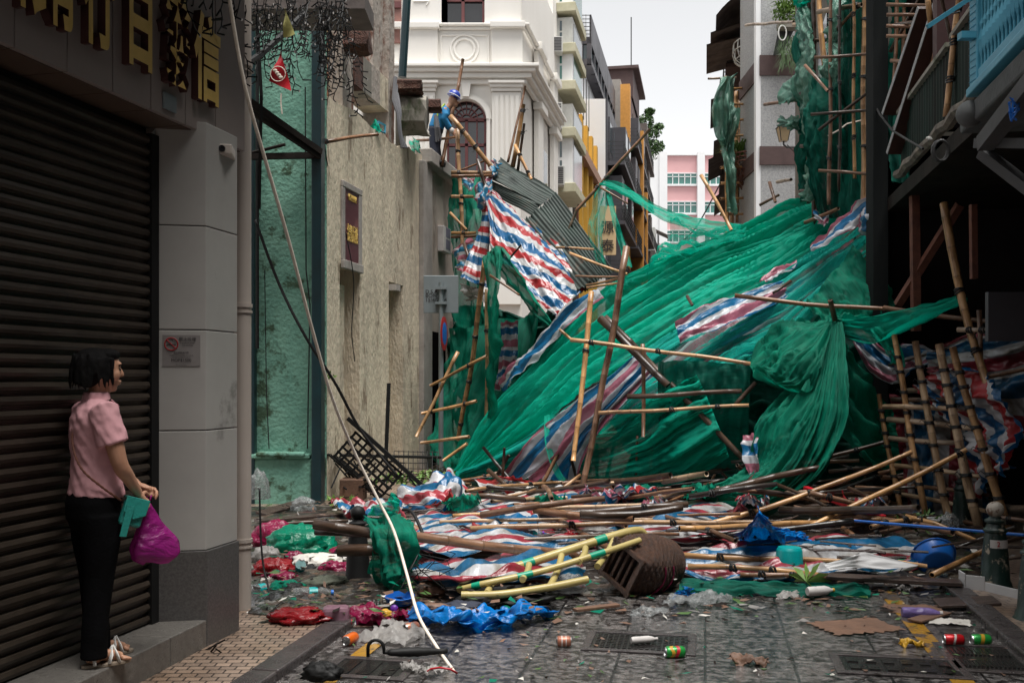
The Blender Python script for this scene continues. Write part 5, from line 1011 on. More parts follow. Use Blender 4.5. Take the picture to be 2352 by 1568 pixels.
cloth('striped_tarp', [[(1116, 434, 17), (1124, 520, 16.0), (1130, 580, 15.5), (1180, 630, 14.9), (1225, 680, 14.6), (1275, 729, 14.4)],
      [(1118, 433, 17), (1165, 490, 16.2), (1200, 545, 15.6), (1230, 600, 15.1), (1260, 645, 14.9), (1300, 700, 14.7)],
      [(1122, 432, 17), (1205, 508, 16.5), (1265, 560, 16.0), (1300, 600, 15.6), (1325, 640, 15.4), (1346, 664, 15.3)]], M['tarp_d'], (100, 60), .055, (1, 6), .022, 3, label='large shiny red white and blue striped tarp draped below the corrugated roof', seed=12, **tg)
cloth('striped_tarp', [[(1086, 452, 17), (1100, 420, 17), (1128, 400, 17)], [(1090, 480, 16.7), (1108, 455, 16.5), (1130, 440, 16.7)]], M['tarp_f'], (24, 16), .1, (2, 3), .04, 3, label='crumpled pink striped tarp knot at the top corner of the fallen roof', seed=13, **tg)
cloth('striped_tarp', [[(1128, 365, 17.6), (1140, 366, 17.4), (1152, 370, 17.6)], [(1124, 400, 17.2), (1133, 402, 17.0), (1142, 406, 17.3)]], M['tarp_f'], (16, 20), .08, (2, 3), .04, 3, label='pink and blue striped scrap wrapped over the tip of the dark roof sheet', seed=14, swap=True, **tg)
cloth('striped_tarp', [[(1058, 404, 18), (1080, 405, 17.8), (1092, 410, 17.7)], [(1062, 424, 17.8), (1074, 432, 17.6), (1084, 438, 17.6)]], M['tarp_f'], (18, 18), .06, (2, 3), .03, 3, label='small pink striped scrap behind the bamboo upright beside the coping', seed=15, **tg)
cloth('striped_tarp', [[(1040, 580, 17.2), (1056, 556, 17), (1084, 545, 16.8)], [(1046, 620, 17), (1062, 625, 16.8), (1086, 640, 16.7)]], M['tarp_f'], (20, 22), .07, (2, 3), .03, 3, label='pale blue and pink striped scrap beside the end of the beige wall', seed=16, **tg)
cloth('striped_tarp', [[(1142, 880, 14.5), (1170, 835, 14.3), (1215, 800, 14.2), (1300, 700, 13.9), (1375, 662, 13.9)], [(1150, 900, 14.4), (1185, 860, 14.1), (1240, 810, 14), (1320, 730, 13.8), (1378, 675, 13.7)]], M['tarp_p'], (60, 14), .05, (4, 2), .03, 3, label='pale striped tarp edge peeping out along the upper rim of the big green net', seed=17, **tg)
cloth('striped_tarp', [[(1145, 1095, 13.6), (1215, 1010, 13.1), (1310, 925, 12.7), (1390, 862, 12.4), (1478, 790, 12.5)], [(1210, 1104, 13.3), (1275, 1050, 12.7), (1330, 985, 12.4), (1400, 920, 12.2), (1490, 830, 12.3)], [(1325, 1100, 12.9), (1340, 1055, 12.5), (1372, 1000, 12.3), (1430, 930, 12.2), (1505, 856, 12.2)]], M['tarp_p'], (80, 50), .07, (1, 5), .015, 2.5, label='big pink white and blue tarp spread under the left foot of the green net', seed=18, **tg)
cloth('striped_tarp', [[(1550, 738, 12.4), (1610, 705, 12.5), (1700, 672, 12.8), (1800, 640, 13)], [(1562, 785, 12.2), (1640, 760, 12.2), (1720, 720, 12.4), (1810, 680, 12.8)]], M['tarp_p'], (50, 24), .06, (2, 3), .02, 3, label='striped tarp with torn pointed end lying on the middle of the green net', seed=19, **tg)
cloth('striped_tarp', [[(1742, 640, 13), (1790, 612, 13.1), (1830, 596, 13.2)], [(1760, 640, 12.9), (1795, 622, 13), (1832, 606, 13.1)]], M['tarp_p'], (20, 10), .04, (2, 3), .02, 3, label='tiny pink striped scrap above the torn pointed tarp', seed=20, **tg)
cloth('striped_tarp', [[(1856, 560, 13), (1905, 520, 12.9), (1955, 475, 12.7), (1998, 448, 12.5)], [(1862, 574, 12.8), (1920, 545, 12.6), (1972, 505, 12.5), (2010, 470, 12.4)]], M['tarp_p'], (50, 18), .05, (2, 3), .02, 3, label='pink and white striped tarp strip stretched up to the flap by the charcoal post', seed=21, **tg)
cloth('striped_tarp', [[(1972, 490, 12.6), (1995, 449, 12.5), (2010, 452, 12.5)], [(1970, 520, 12.5), (1995, 500, 12.2), (2018, 490, 12.3)], [(1985, 548, 12.5), (2005, 548, 12.2), (2026, 552, 12.3)]], M['tarp_p'], (30, 30), .05, (2, 3), .02, 3, label='blue and white striped flap hanging at the top right of the heap', seed=22, swap=True, **tg)
cloth('striped_tarp', [[(1866, 470, 14), (1884, 475, 13.9), (1902, 482, 13.9)], [(1878, 515, 13.7), (1890, 512, 13.5), (1905, 505, 13.6)]], M['tarp_p'], (16, 16), .06, (2, 3), .03, 3, label='small blue striped scrap caught under the tower beside broken bamboo', seed=23, **tg)
# nets, centre left
ng = dict(cat='netting', group=NETG)
cloth('scaffold_netting', [[(1118, 596, 14.8), (1122, 700, 14.6), (1124, 860, 14.6), (1120, 960, 14.6)], [(1130, 572, 14.7), (1140, 640, 14.4), (1132, 800, 14.4), (1128, 940, 14.6)], [(1158, 572, 14.6), (1150, 660, 14.2), (1146, 760, 14.2), (1140, 770, 14.4)]], M['net_d'], (60, 24), .08, (2, 3), .02, 3, label='dark green net hanging in a long loop over the leaning bamboo', seed=31, **ng)
cloth('scaffold_netting', [[(1122, 580, 14.8), (1160, 640, 14.6), (1200, 690, 14.4), (1262, 752, 14.2)], [(1160, 572, 14.6), (1185, 610, 14.3), (1220, 668, 14.2), (1268, 740, 14.2)]], M['net_d'], (40, 20), .08, (2, 4), .02, 3, label='dark green net stretched along the lower edge of the large striped tarp', seed=32, **ng)
cloth('scaffold_netting', [[(1042, 400, 18.8), (1042, 520, 18.8), (1042, 640, 18.8), (1050, 760, 18.6)], [(1110, 400, 18.6), (1108, 520, 18.2), (1100, 640, 18.4), (1120, 760, 18.4)]], M['net_d'], (50, 26), .2, (2, 3), .03, 2, label='dark net screen behind the bamboo frame beside the beige wall', seed=33, **ng)
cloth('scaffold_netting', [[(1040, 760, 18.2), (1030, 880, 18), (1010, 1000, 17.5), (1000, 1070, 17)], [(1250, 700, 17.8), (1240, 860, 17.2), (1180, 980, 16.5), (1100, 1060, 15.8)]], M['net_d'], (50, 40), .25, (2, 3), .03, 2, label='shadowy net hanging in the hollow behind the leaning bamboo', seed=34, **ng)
cloth('striped_tarp', [[(1150, 740, 17.3), (1150, 820, 17.2), (1140, 900, 17)], [(1190, 740, 17.3), (1188, 820, 17.1), (1170, 880, 16.9)]], M['tarp_p'], (30, 20), .1, (2, 3), .03, 2, label='dim striped tarp strip deep in the hollow under the large tarp', seed=35, swap=True, **tg)
cloth('plastic_sheet', [[(1056, 650, 16.6), (1085, 655, 16.4), (1130, 676, 16.2)], [(1060, 690, 16.5), (1088, 680, 16.2), (1112, 682, 16.1)]], M['white_pl'], (24, 16), .08, (2, 3), .04, 3, label='crumpled silvery plastic sheet behind the grey street sign', cat='plastic sheet', seed=36)
cloth('scaffold_netting', [[(1388, 408, 15.6), (1450, 432, 15.4), (1520, 470, 15.2), (1600, 500, 15.1), (1705, 512, 15)], [(1376, 424, 15.5), (1440, 452, 15.2), (1515, 495, 15.0), (1600, 522, 14.9), (1702, 526, 14.9)]], M['net'], (90, 16), .05, (2, 5), .012, 3, label='long twisted strip of bright net strung from the leaning pole across the street', seed=37, **ng)
cloth('scaffold_netting', [[(1378, 430, 15.5), (1364, 480, 15.4), (1350, 530, 15.2), (1368, 600, 15)], [(1400, 440, 15.4), (1388, 500, 15.2), (1384, 560, 15.1), (1392, 612, 15)]], M['net_s'], (50, 18), .05, (2, 4), .012, 3, label='sheer green net triangle hanging from the leaning pole in front of the tan sign', seed=38, **ng)
cloth('scaffold_netting', [[(1390, 434, 15.4), (1402, 490, 15.2), (1420, 550, 15.1), (1432, 612, 14.8)], [(1400, 434, 15.4), (1414, 490, 15.2), (1436, 550, 15.0), (1452, 615, 14.8)]], M['net'], (50, 10), .03, (2, 3), .012, 3, label='narrow net ribbon hanging right of the sheer triangle', seed=39, **ng)
cloth('scaffold_netting', [[(1540, 505, 15), (1600, 524, 14.8), (1700, 515, 14.8)], [(1530, 560, 14.6), (1600, 545, 14.5), (1715, 530, 14.6)], [(1480, 620, 14.2), (1560, 590, 14.2), (1700, 545, 14.4)]], M['net_s'], (50, 40), .12, (2, 4), .02, 3, label='sheer pale net veil over the pink building at the top of the heap', seed=40, **ng)
# the big net
main = [[(1046, 1088, 14.9), (1120, 968, 15.1), (1230, 850, 15.2), (1345, 700, 15.1), (1480, 622, 15.0), (1640, 552, 15.0), (1780, 478, 15.1), (1852, 466, 15.1)],
        [(1046, 1100, 14.7), (1170, 950, 14.5), (1300, 822, 14.5), (1440, 705, 14.5), (1560, 640, 14.5), (1690, 580, 14.6), (1810, 520, 14.6), (1884, 484, 14.6)],
        [(1050, 1104, 14.5), (1210, 1000, 13.8), (1360, 875, 13.6), (1520, 780, 13.5), (1640, 700, 13.6), (1760, 640, 13.7), (1860, 570, 13.8), (1940, 515, 13.8)]]
cloth('scaffold_netting', main, M['net'], (170, 160), .15, (.9, 13), .012, 3, label='huge bright green net pulled taut over the collapsed scaffold from left foot to tower', seed=51, ragged=.05, **ng)
ub = [[tuple((u, v, Y+.22)) for u, v, Y in r] for r in main]
cloth('striped_tarp', [[(1150, 985, 15.2), (1260, 870, 15.0), (1400, 745, 14.9), (1560, 650, 14.9), (1700, 590, 14.9), (1835, 510, 14.9)], [(1180, 1020, 14.8), (1320, 905, 14.3), (1470, 800, 14.1), (1620, 700, 14.1), (1750, 640, 14.2), (1870, 560, 14.3)]], M['tarp_f'], (90, 34), .12, (1.5, 6), .02, 2.5, label='faded aqua and pink striped tarp dimly visible under the huge green net', seed=48, **tg)
cloth('scaffold_netting', [[(1060, 1080, 15.9), (1230, 880, 16.2), (1420, 700, 16.2), (1640, 580, 16.0), (1850, 480, 15.8)], [(1080, 1100, 15.4), (1300, 1000, 15.3), (1500, 900, 15.2), (1720, 760, 15.2), (1960, 600, 15)]], netmat('under_net_shade', (.0, .16, .11), (.0, .08, .055), hole=0, transl=.3), (80, 50), .3, (2, 5), .04, 2, label='added dark backing sheet standing for shade beneath the huge green net', seed=49, **ng)  # backing added; the shade under the net is its dark colour
for i, (a, b) in enumerate((((1180, 960, 15.1), (1560, 640, 14.9)), ((1330, 900, 14.6), (1700, 560, 15)), ((1450, 690, 14.9), (1640, 860, 14.2)), ((1560, 900, 14.2), (1850, 500, 14.8)), ((1260, 850, 15), (1420, 960, 14.2)), ((1620, 600, 15), (1800, 760, 14.2)))):
    bam(P(*a), P(*b), .035, (DRK, BRN)[i % 2], ('longest', 'second longest', 'crossing', 'rightmost', 'lowest', 'upper crossing')[i]+' dark pole showing through the huge green net', group='poles under the huge green net')
main2 = [[(1050, 1092, 14.6), (1220, 1000, 13.5), (1370, 890, 13.2), (1530, 770, 13.1), (1650, 720, 13.1), (1780, 640, 13.2), (1880, 570, 13.3), (1975, 510, 13.1)],
         [(1120, 1100, 14.0), (1340, 1020, 12.9), (1450, 930, 12.6), (1570, 850, 12.5), (1680, 780, 12.5), (1800, 720, 12.6), (1920, 620, 12.8), (2000, 560, 12.8)],
         [(1330, 1105, 13.2), (1420, 1040, 12.6), (1500, 960, 12.2), (1600, 880, 12.1), (1700, 820, 12.1), (1790, 790, 12.2), (1900, 700, 12.4), (2050, 650, 12.6)]]
cloth('scaffold_netting', main2, M['net_b'], (150, 130), .12, (.9, 14), .010, 3, label='sheer aqua green net layer over striped tarps on the front slope of the heap', seed=52, ragged=.06, **ng)
cloth('striped_tarp', [[(1380, 930, 13.6), (1500, 830, 13.6), (1640, 730, 13.6), (1780, 670, 13.6), (1960, 560, 13.4)], [(1440, 1040, 13.2), (1560, 940, 13.0), (1690, 830, 12.9), (1800, 770, 13), (2030, 620, 13)]], M['tarp_f'], (80, 36), .15, (1.2, 6), .02, 2.5, label='blue and pink striped tarp glimpsed under the aqua net', seed=53, **tg)
cloth('scaffold_netting', [[(1320, 1000, 12.9), (1420, 960, 12.4), (1520, 900, 12.1), (1600, 860, 12)], [(1330, 1080, 12.8), (1440, 1050, 12.3), (1540, 1010, 12.0), (1640, 950, 11.9)], [(1350, 1130, 12.9), (1460, 1120, 12.4), (1570, 1110, 12.1), (1680, 1060, 12)]], M['net'], (60, 60), .10, (1.2, 9), .01, 3, label='green net apron gathered at the foot of the leaning bamboo poles', seed=54, **ng)
cloth('scaffold_netting', [[(1512, 830, 12.1), (1600, 830, 12.0), (1725, 840, 11.9)], [(1512, 940, 12.2), (1600, 950, 12.1), (1720, 930, 12.0)], [(1514, 1120, 12.3), (1600, 1100, 12.4), (1720, 1060, 12.4)]], M['net_t'], (50, 50), .07, (7, 1), .01, 2.5, label='flat dark green net curtain hanging behind the horizontal bamboo', seed=55, **ng)
# right drapes tied at the knot
kn = (1914, 735, 11.6)
cloth('scaffold_netting', [[kn, (1860, 740, 11.8), (1800, 735, 12.0), (1760, 770, 12.1), (1722, 838, 12.0)], [kn, (1865, 790, 11.3), (1800, 830, 11.3), (1770, 850, 11.4), (1728, 850, 11.6)], [(1918, 745, 11.5), (1890, 830, 11.0), (1860, 900, 11.0), (1800, 900, 11.1), (1730, 862, 11.4)]], M['net_d'], (60, 60), .09, (1.4, 8), .008, 3, label='net swag hanging between the knot and the end of the long thin bamboo', seed=56, **ng)
cloth('scaffold_netting', [[(1908, 740, 11.6), (1830, 880, 11.3), (1740, 960, 11.3), (1722, 1060, 11.3), (1640, 1110, 11.3), (1560, 1128, 11.4)], [(1914, 740, 11.4), (1880, 900, 10.9), (1840, 1000, 10.8), (1790, 1090, 10.8), (1720, 1140, 10.9), (1620, 1155, 11.1)], [(1922, 742, 11.5), (1938, 880, 11.0), (1925, 1000, 10.8), (1880, 1100, 10.7), (1780, 1170, 10.7), (1700, 1190, 10.8)]], M['net_d'], (110, 80), .11, (1.1, 9), .008, 3, label='wide green net falling from the knot and sweeping left across the poles', seed=57, **ng)
cloth('scaffold_netting', [[(1920, 732, 11.6), (2000, 728, 11.2), (2110, 700, 10.6), (2212, 670, 10.1)], [(1930, 770, 11.6), (2010, 790, 11.1), (2100, 740, 10.5), (2218, 690, 10.05)]], M['net'], (70, 20), .06, (1.5, 5), .012, 3, label='net strip pulled right from the knot to the tall leaning bamboo', seed=58, **ng)
cloth('scaffold_netting', [[(1960, 560, 12.7), (2000, 600, 12.5), (2040, 650, 12.3), (2058, 700, 12.2)], [(1900, 640, 12.4), (1940, 680, 12.2), (1980, 715, 12), (2000, 730, 11.9)], [(1840, 700, 12.3), (1870, 720, 12.1), (1890, 730, 12), (1915, 738, 11.7)]], M['net_d'], (50, 40), .10, (1.5, 5), .015, 3, label='dark translucent net triangle between the striped flap and the knot', seed=59, **ng)
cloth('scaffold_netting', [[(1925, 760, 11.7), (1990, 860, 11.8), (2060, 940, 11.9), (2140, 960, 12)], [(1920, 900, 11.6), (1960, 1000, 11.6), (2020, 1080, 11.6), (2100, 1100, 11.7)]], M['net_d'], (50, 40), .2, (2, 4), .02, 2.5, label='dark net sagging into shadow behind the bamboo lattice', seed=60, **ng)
cloth('scaffold_netting', [[(2000, 760, 11.2), (2030, 800, 11), (2052, 830, 11)], [(2050, 745, 11), (2070, 790, 10.9), (2078, 845, 10.9)]], M['net'], (20, 16), .06, (2, 3), .02, 3, label='small net rag below the strip tied to the tall leaning bamboo', seed=61, **ng)
cloth('scaffold_netting', [[(1250, 955, 13.0), (1252, 1020, 12.8), (1270, 1080, 12.7), (1290, 1110, 12.6)], [(1262, 952, 13.0), (1266, 1020, 12.8), (1284, 1075, 12.7), (1300, 1100, 12.6)]], M['net'], (30, 6), .015, (1, 2), .005, 3, label='thin ribbon of net curling down over the pink striped tarp', seed=62, **ng)
m_ = MB(); c = P(*kn)
for k in range(7): m_.tube([c+Vector((.10*math.cos(a*.45+k)*(.6+.06*k), -.03+.02*k*math.sin(a), .11*math.sin(a*.45+k)*(.6+.08*k)-.02*k)) for a in range(15)], .018, 5, cap=False)
tag(m_.build('net_knot', M['net_d'], smooth='all'), 'knot of twisted netting tied round the broken bamboo stump', 'knot')
cloth('striped_tarp', [[(1950, 740, 11.9), (1990, 760, 11.8), (2030, 800, 11.6), (2080, 790, 11.4), (2150, 800, 11.2)], [(1960, 790, 11.8), (2000, 850, 11.6), (2050, 880, 11.4), (2090, 850, 11.2), (2152, 820, 11.1)]], M['tarp_p'], (60, 24), .09, (3, 3), .04, 2.5, label='crumpled pink and blue striped tarp ridge right of the knot', seed=71, **tg)
cloth('striped_tarp', [[(2140, 790, 11.0), (2200, 775, 10.6), (2300, 760, 10.2), (2400, 740, 9.8)], [(2130, 850, 11.0), (2200, 850, 10.7), (2300, 850, 10.3), (2400, 830, 10)], [(2200, 930, 10.6), (2260, 960, 10.4), (2330, 1000, 10.2), (2420, 1040, 10)]], M['tarp_g'], (60, 50), .12, (2, 4), .03, 2, label='dark wet striped tarp hung behind the lattice at the right edge', seed=72, **tg)
cloth('striped_tarp', [[(2092, 885, 10.5), (2130, 860, 10.4), (2200, 843, 9.9)], [(2130, 930, 10.4), (2200, 930, 10.1), (2262, 890, 9.5)], [(2190, 1040, 10.2), (2260, 1010, 9.7), (2338, 985, 9.3)], [(2240, 1150, 10), (2280, 1080, 9.6), (2285, 1085, 9.4)]], M['tarp'], (60, 60), .10, (3, 4), .04, 2.5, label='red white and blue tarp billowing out behind the right side of the lattice', seed=73, swap=True, **tg)
cloth('striped_tarp', [[(2040, 900, 11), (2140, 920, 10.8), (2240, 930, 10.6)], [(2060, 1000, 10.9), (2150, 1020, 10.7), (2250, 1040, 10.5)], [(2080, 1180, 10.8), (2160, 1190, 10.6), (2280, 1200, 10.4)]], M['tarp_g'], (40, 50), .15, (2, 4), .03, 2, label='dull red striped tarp seen through the squares of the lattice', seed=74, swap=True, **tg)
cloth('striped_tarp', [[(1713, 1005, 11.3), (1712, 1040, 11.2), (1722, 1090, 11.1), (1700, 1130, 11)], [(1742, 995, 11.2), (1746, 1040, 11.0), (1745, 1090, 11), (1715, 1120, 11)]], M['tarp_p'], (40, 14), .04, (2, 2), .02, 3, label='twisted blue and white striped tail hanging beside the sweeping net', seed=75, swap=True, **tg)
# dark void props inside the heap
# poles around the worker
WG = 'bamboo frame beside the worker'; EG = 'bamboo frame in front of the beige wall'; HG = 'poles sticking out of the netting heap'
def w(*a, **k): return bpx(*a, group=WG, **k)
w(1014, 382, 17.8, 1064, 137, 18.4, 9, BRN, 'dark broken pole rising steeply behind the worker')
w(1034, 266, 17.3, 1131, 385, 17.3, 12, HON, 'thick pale bamboo sloping down from the hands of the worker', ties=(.3, .6))
w(958, 324, 18.2, 1054, 315, 17.5, 7, BRN, 'thin horizontal rod at the knees of the worker')
w(1051, 296, 17.4, 1066, 640, 17.4, 10, HON, 'long bamboo upright beside the end of the beige wall', ties=(.15, .32, .5, .7))
w(1167, 372, 17.6, 1206, 198, 18.0, 6, BRN, 'thin dark pole of the trio standing in front of the white building')
w(1178, 384, 17.4, 1203, 240, 17.4, 11, HON, 'thick pale bamboo of the trio in front of the white building', ties=(.9,))
w(1189, 392, 17.3, 1204, 284, 17.2, 7, DRK, 'black bamboo stub of the trio in front of the white building', ties=(.8,))
w(1183, 333, 17.2, 1220, 412, 17.0, 8, HON, 'short bamboo lashed across the trio of standing poles', ties=(.3, .8))
w(1037, 397, 17.2, 1131, 396, 17.0, 9, HON, 'upper of two horizontal bamboos just right of the coping', ties=(.2, .7))
w(1037, 404, 17.0, 1129, 404, 16.9, 8, BRN, 'lower of two horizontal bamboos just right of the coping')
w(1056, 391, 17.6, 1112, 370, 17.6, 5, BRN, 'thin brown stick rising to the right above the two horizontal bamboos')
w(1097, 366, 16.9, 1118, 437, 16.9, 9, DRK, 'black splintered stake at the top corner of the fallen roof')
w(1322, 485, 15.7, 1493, 296, 15.3, 8, BRN, 'long pole leaning right with net tied to its middle', ties=(.3, .42))
w(1378, 431, 15.4, 1442, 468, 15.2, 5, BRN, 'thin stick crossing the long pole at the net knot')
w(1300, 540, 16.5, 1330, 470, 16.5, 7, GRY, 'pair of faded bamboo stubs behind the long leaning pole')
def e(*a, **k): return bpx(*a, group=EG, **k)
e(1037, 452, 17.3, 1088, 451, 17.2, 8, HON, 'highest short rung of the frame by the beige wall', ties=(.5,))
e(1037, 535, 17.3, 1093, 534, 17.2, 8, HON, 'pale middle rung of the frame by the beige wall', ties=(.5,))
e(1037, 544, 17.5, 1093, 543, 17.4, 7, BRN, 'brown middle rung just behind the pale one')
e(1034, 488, 17.5, 1072, 528, 17.3, 7, HON, 'short diagonal brace between the rungs by the beige wall')
e(1066, 558, 16.9, 1097, 652, 16.6, 8, DRK, 'black wet stake crossing in front of the narrow striped panel')
e(1113, 598, 14.9, 1052, 1010, 15.8, 12, HON, 'long pale bamboo leaning left from the top of the hanging net', bend=.08, ties=(.12, .4, .65, .9))
e(1119, 664, 14.9, 1117, 975, 15.2, 9, TAN, 'straight bamboo upright under the hanging net loop', ties=(.3, .6))
e(1118, 818, 14.9, 988, 873+12, 15.6, 8, HON, 'rising bamboo rung ending at the sign pole', ties=(.3,))
e(1052, 808, 15.6, 957, 1003, 15.4, 9, HON, 'split bamboo leaning left behind the sign pole')
e(1094, 921, 15.1, 969, 950, 15.6, 8, HON, 'third rung crossing behind the sign pole', ties=(.2, .8))
e(1078, 1003, 15.3, 966, 1016, 15.8, 8, HON, 'low rung near the foot of the sign pole')
e(1072, 1018, 15.1, 1018, 1058, 15.3, 8, HON, 'short bamboo propped near the ground by the sign pole')
e(1126, 632, 14.2, 1192, 678, 14.0, 6, BRN, 'thin cane laid along the dark net below the large striped tarp')
e(1169, 594, 14.9, 1196, 562, 14.8, 5, DRK, 'little dark twig poking out of the large striped tarp')
def h(*a, **k): return bpx(*a, group=HG, **k)
h(1277, 568, 15.0, 1364, 573, 14.8, 6, HON, 'upper short bamboo lying on the corrugated sheet', ties=(.3,))
h(1308, 582, 15.2, 1440, 630, 14.7, 7, HON, 'longer bamboo sloping over the corrugated sheet to the net edge')
h(1322, 634, 14.9, 1420, 636, 14.6, 6, BRN, 'brown bamboo level with the lower end of the corrugated sheet')
h(1346, 655, 14.8, 1420, 640, 14.5, 6, HON, 'pale bamboo at the lower end of the corrugated sheet')
h(1348, 662, 14.7, 1418, 650, 14.5, 6, HON, 'lowest of the bamboos tucked under the net rim by the corrugated sheet')
h(1611, 402, 14.6, 1680, 528, 14.3, 9, HON, 'bamboo leaning left against the sky in front of the pink building')
h(1768, 418, 15.5, 1782, 465, 15.3, 8, BRN, 'bamboo stub standing on the crest of the net below the grey building')
h(1745, 472, 15.5, 1790, 448, 15.3, 7, BRN, 'small stick crossing the stub on the crest of the net')
h(1850, 512, 14.0, 1925, 478, 13.5, 10, BRN, 'broken split bamboo resting on the crest below the tower')
h(1440, 566, 12.2, 1324, 1182, 11.8, 16, BRN, 'tallest brown pole standing in the middle of the heap', bend=.03)
h(1360, 670, 12.4, 1318, 1058, 11.9, 13, HON, 'shorter pale pole left of the tallest brown pole', ties=(.36,))
h(1284, 757, 12.1, 1312, 780, 12.1, 7, HON, 'snapped tip of the long thin horizontal bamboo')
h(1311, 780, 12.1, 1724, 834, 11.5, 10, HON, 'long thin yellow bamboo lying across the middle of the heap', ties=(.12, .5))
h(1378, 731, 12.3, 1535, 885, 11.8, 20, DRK, 'thick black burnt looking log crossing the tallest pole')
h(1390, 728, 12.5, 1720, 1065, 11.8, 15, DRK, 'long black log running down to the right under the thin yellow bamboo')
h(1476, 790, 12.1, 1478, 1003, 12, 10, BRN, 'brown bamboo hanging straight down from the thin yellow bamboo')
h(1464, 1000, 12.3, 1460, 1090, 12.3, 6, BRN, 'thin upright stick behind the foot of the black log')
h(1441, 911, 11.9, 1704, 898, 11.5, 12, DRK, 'upper dark horizontal pole ending at the hanging net')
h(1375, 949, 11.9, 1720, 930, 11.4, 9, HON, 'lower pale horizontal pole below the dark one', ties=(.5, .8))
h(1690, 930, 11.5, 1735, 878, 11.5, 11, DRK, 'kinked black stub joining the pale and dark horizontal poles')
h(1688, 679, 12.0, 2032, 710, 11.4, 11, BRN, 'long splintered brown pole passing behind the knot', bend=.02)
h(2030, 708, 11.2, 2390, 755, 10.0, 12, BRN, 'dark red pole running right from the knot to the picture edge')
h(1918, 735, 11.4, 1905, 690, 11.3, 13, BRN, 'short hollow stump at the knot')
h(1815, 645, 12.6, 1775, 672, 12.5, 8, DRK, 'black stick tip behind the long splintered pole')
h(1577, 680, 13.0, 1590, 702, 12.9, 8, DRK, 'dark stub poking out of the net left of the torn pointed tarp')
h(2168, 466, 10.2, 2268, 892, 9.7, 20, HON, 'tall pale bamboo leaning back into the dark timber house', bend=.05, ties=(.48, .8))
h(2200, 758, 9.9, 2400, 757, 9.3, 12, GRY, 'horizontal bamboo lashed across the tall leaning bamboo', ties=(.15, .3))
h(2250, 712, 10.0, 2252, 830, 10, 12, BRN, 'short upright bamboo behind the lashed horizontal one')
h(2264, 866, 10.2, 2400, 836, 9.8, 11, BRN, 'brown bamboo rising right under the dark wet tarp')
h(2274, 955, 10.2, 2304, 1260, 9.8, 14, HON, 'pale bamboo leg behind the lattice on the far right')
h(2040, 838, 11.3, 2210, 790, 10.8, 7, DRK, 'dark rail along the top of the crumpled tarp ridge')
h(2240, 788, 10.6, 2400, 768, 10, 6, DRK, 'black rod above the dark wet tarp')
# lattice: one lashed panel
la = thing('bamboo_lattice', 'lashed bamboo lattice panel leaning upright at the right of the heap', 'bamboo lattice', G(2180, 1225, .1))
for i, (u0, v0, u1, v1, wp, Y) in enumerate(((2020, 905, 2070, 1180, 13, 10.9), (2054, 762, 2128, 1190, 15, 10.6), (2102, 784, 2186, 1215, 18, 10.2), (2157, 790, 2254, 1230, 22, 9.9), (2188, 797, 2322, 1222, 20, 9.6))):
    bam(P(u1, v1, Y-.1), P(u0, v0, Y+.25), wp/F*Y/2, (HON, HON, TAN, TAN, HON)[i], parent=la, name='upright', bend=.02, ties=[(.05, .18, .31, .44, .56, .67, .78, .86)[k] for k in range(i % 2, 8, 1)])
for i, (u0, v0, u1, v1, wp) in enumerate(((2086, 897, 2240, 898, 13), (2050, 918, 2246, 916, 12), (2030, 934, 2243, 938, 13), (2040, 962, 2258, 985, 14), (2044, 1007, 2266, 1022, 13), (2056, 1068, 2264, 1094, 12), (2074, 1112, 2276, 1136, 11), (2068, 1134, 2266, 1172, 11), (2072, 1176, 2252, 1204, 11))):
    bam(P(u0, v0, 10.95), P(u1, v1, 9.95), wp/F*10.4/2, (GRY, DRK, TAN, GRY, GRY, TAN, BRN, TAN, BRN)[i], parent=la, name='crossbar')
# street sign seen from behind
t = thing('street_sign', 'back of a grey square street sign on a galvanised pole before the beige end wall', 'street sign', P(1013, 1090, 16)+Vector((0, 0, 0)))
c = P(1013, 0, 15.9); m_ = MB(); m_.tube([(c.x, c.y, 0), (c.x, c.y, P(0, 648, 15.9).z)], .040, 12); m_.build('pole', M['galv'], t, smooth=True)
m_ = MB(); a, b = P(973, 719, 15.98), P(1053, 633, 15.98); m_.box(a.x, b.x, 15.955, 15.97, a.z, b.z); m_.build('plate', M['galv'], t, bevel=.01)
m_ = MB()
for v in (662, 696): z_ = P(0, v, 15.9).z; m_.box(c.x-.09, c.x+.09, 15.84, 15.955, z_-.02, z_+.02)
m_.build('clamp', M['galv'], t)
for s_, v in (('D.S.A.T.', 670), ('BON°', 679), ('15/4/2014', 689)): text('lettering', s_, M['ink'], .085, frame(P(977, v, 15.95), (1, 0, 0)), t, ext=.0005, align='LEFT')
m_ = MB(); rc = P(1020, 766, 15.8); qd = Quaternion((0, 0, 1), R(82)); m_.ell(rc, (.28, .012, .28), 24, 10, qd); dk = m_.build('round_plate', M['red_ink'], t, smooth=True); m_ = MB(); m_.ell(rc+Vector((0, -.0, 0)), (.22, .016, .22), 24, 10, qd); m_.build('blue_disc', M['blue_pl'], dk, smooth=True)
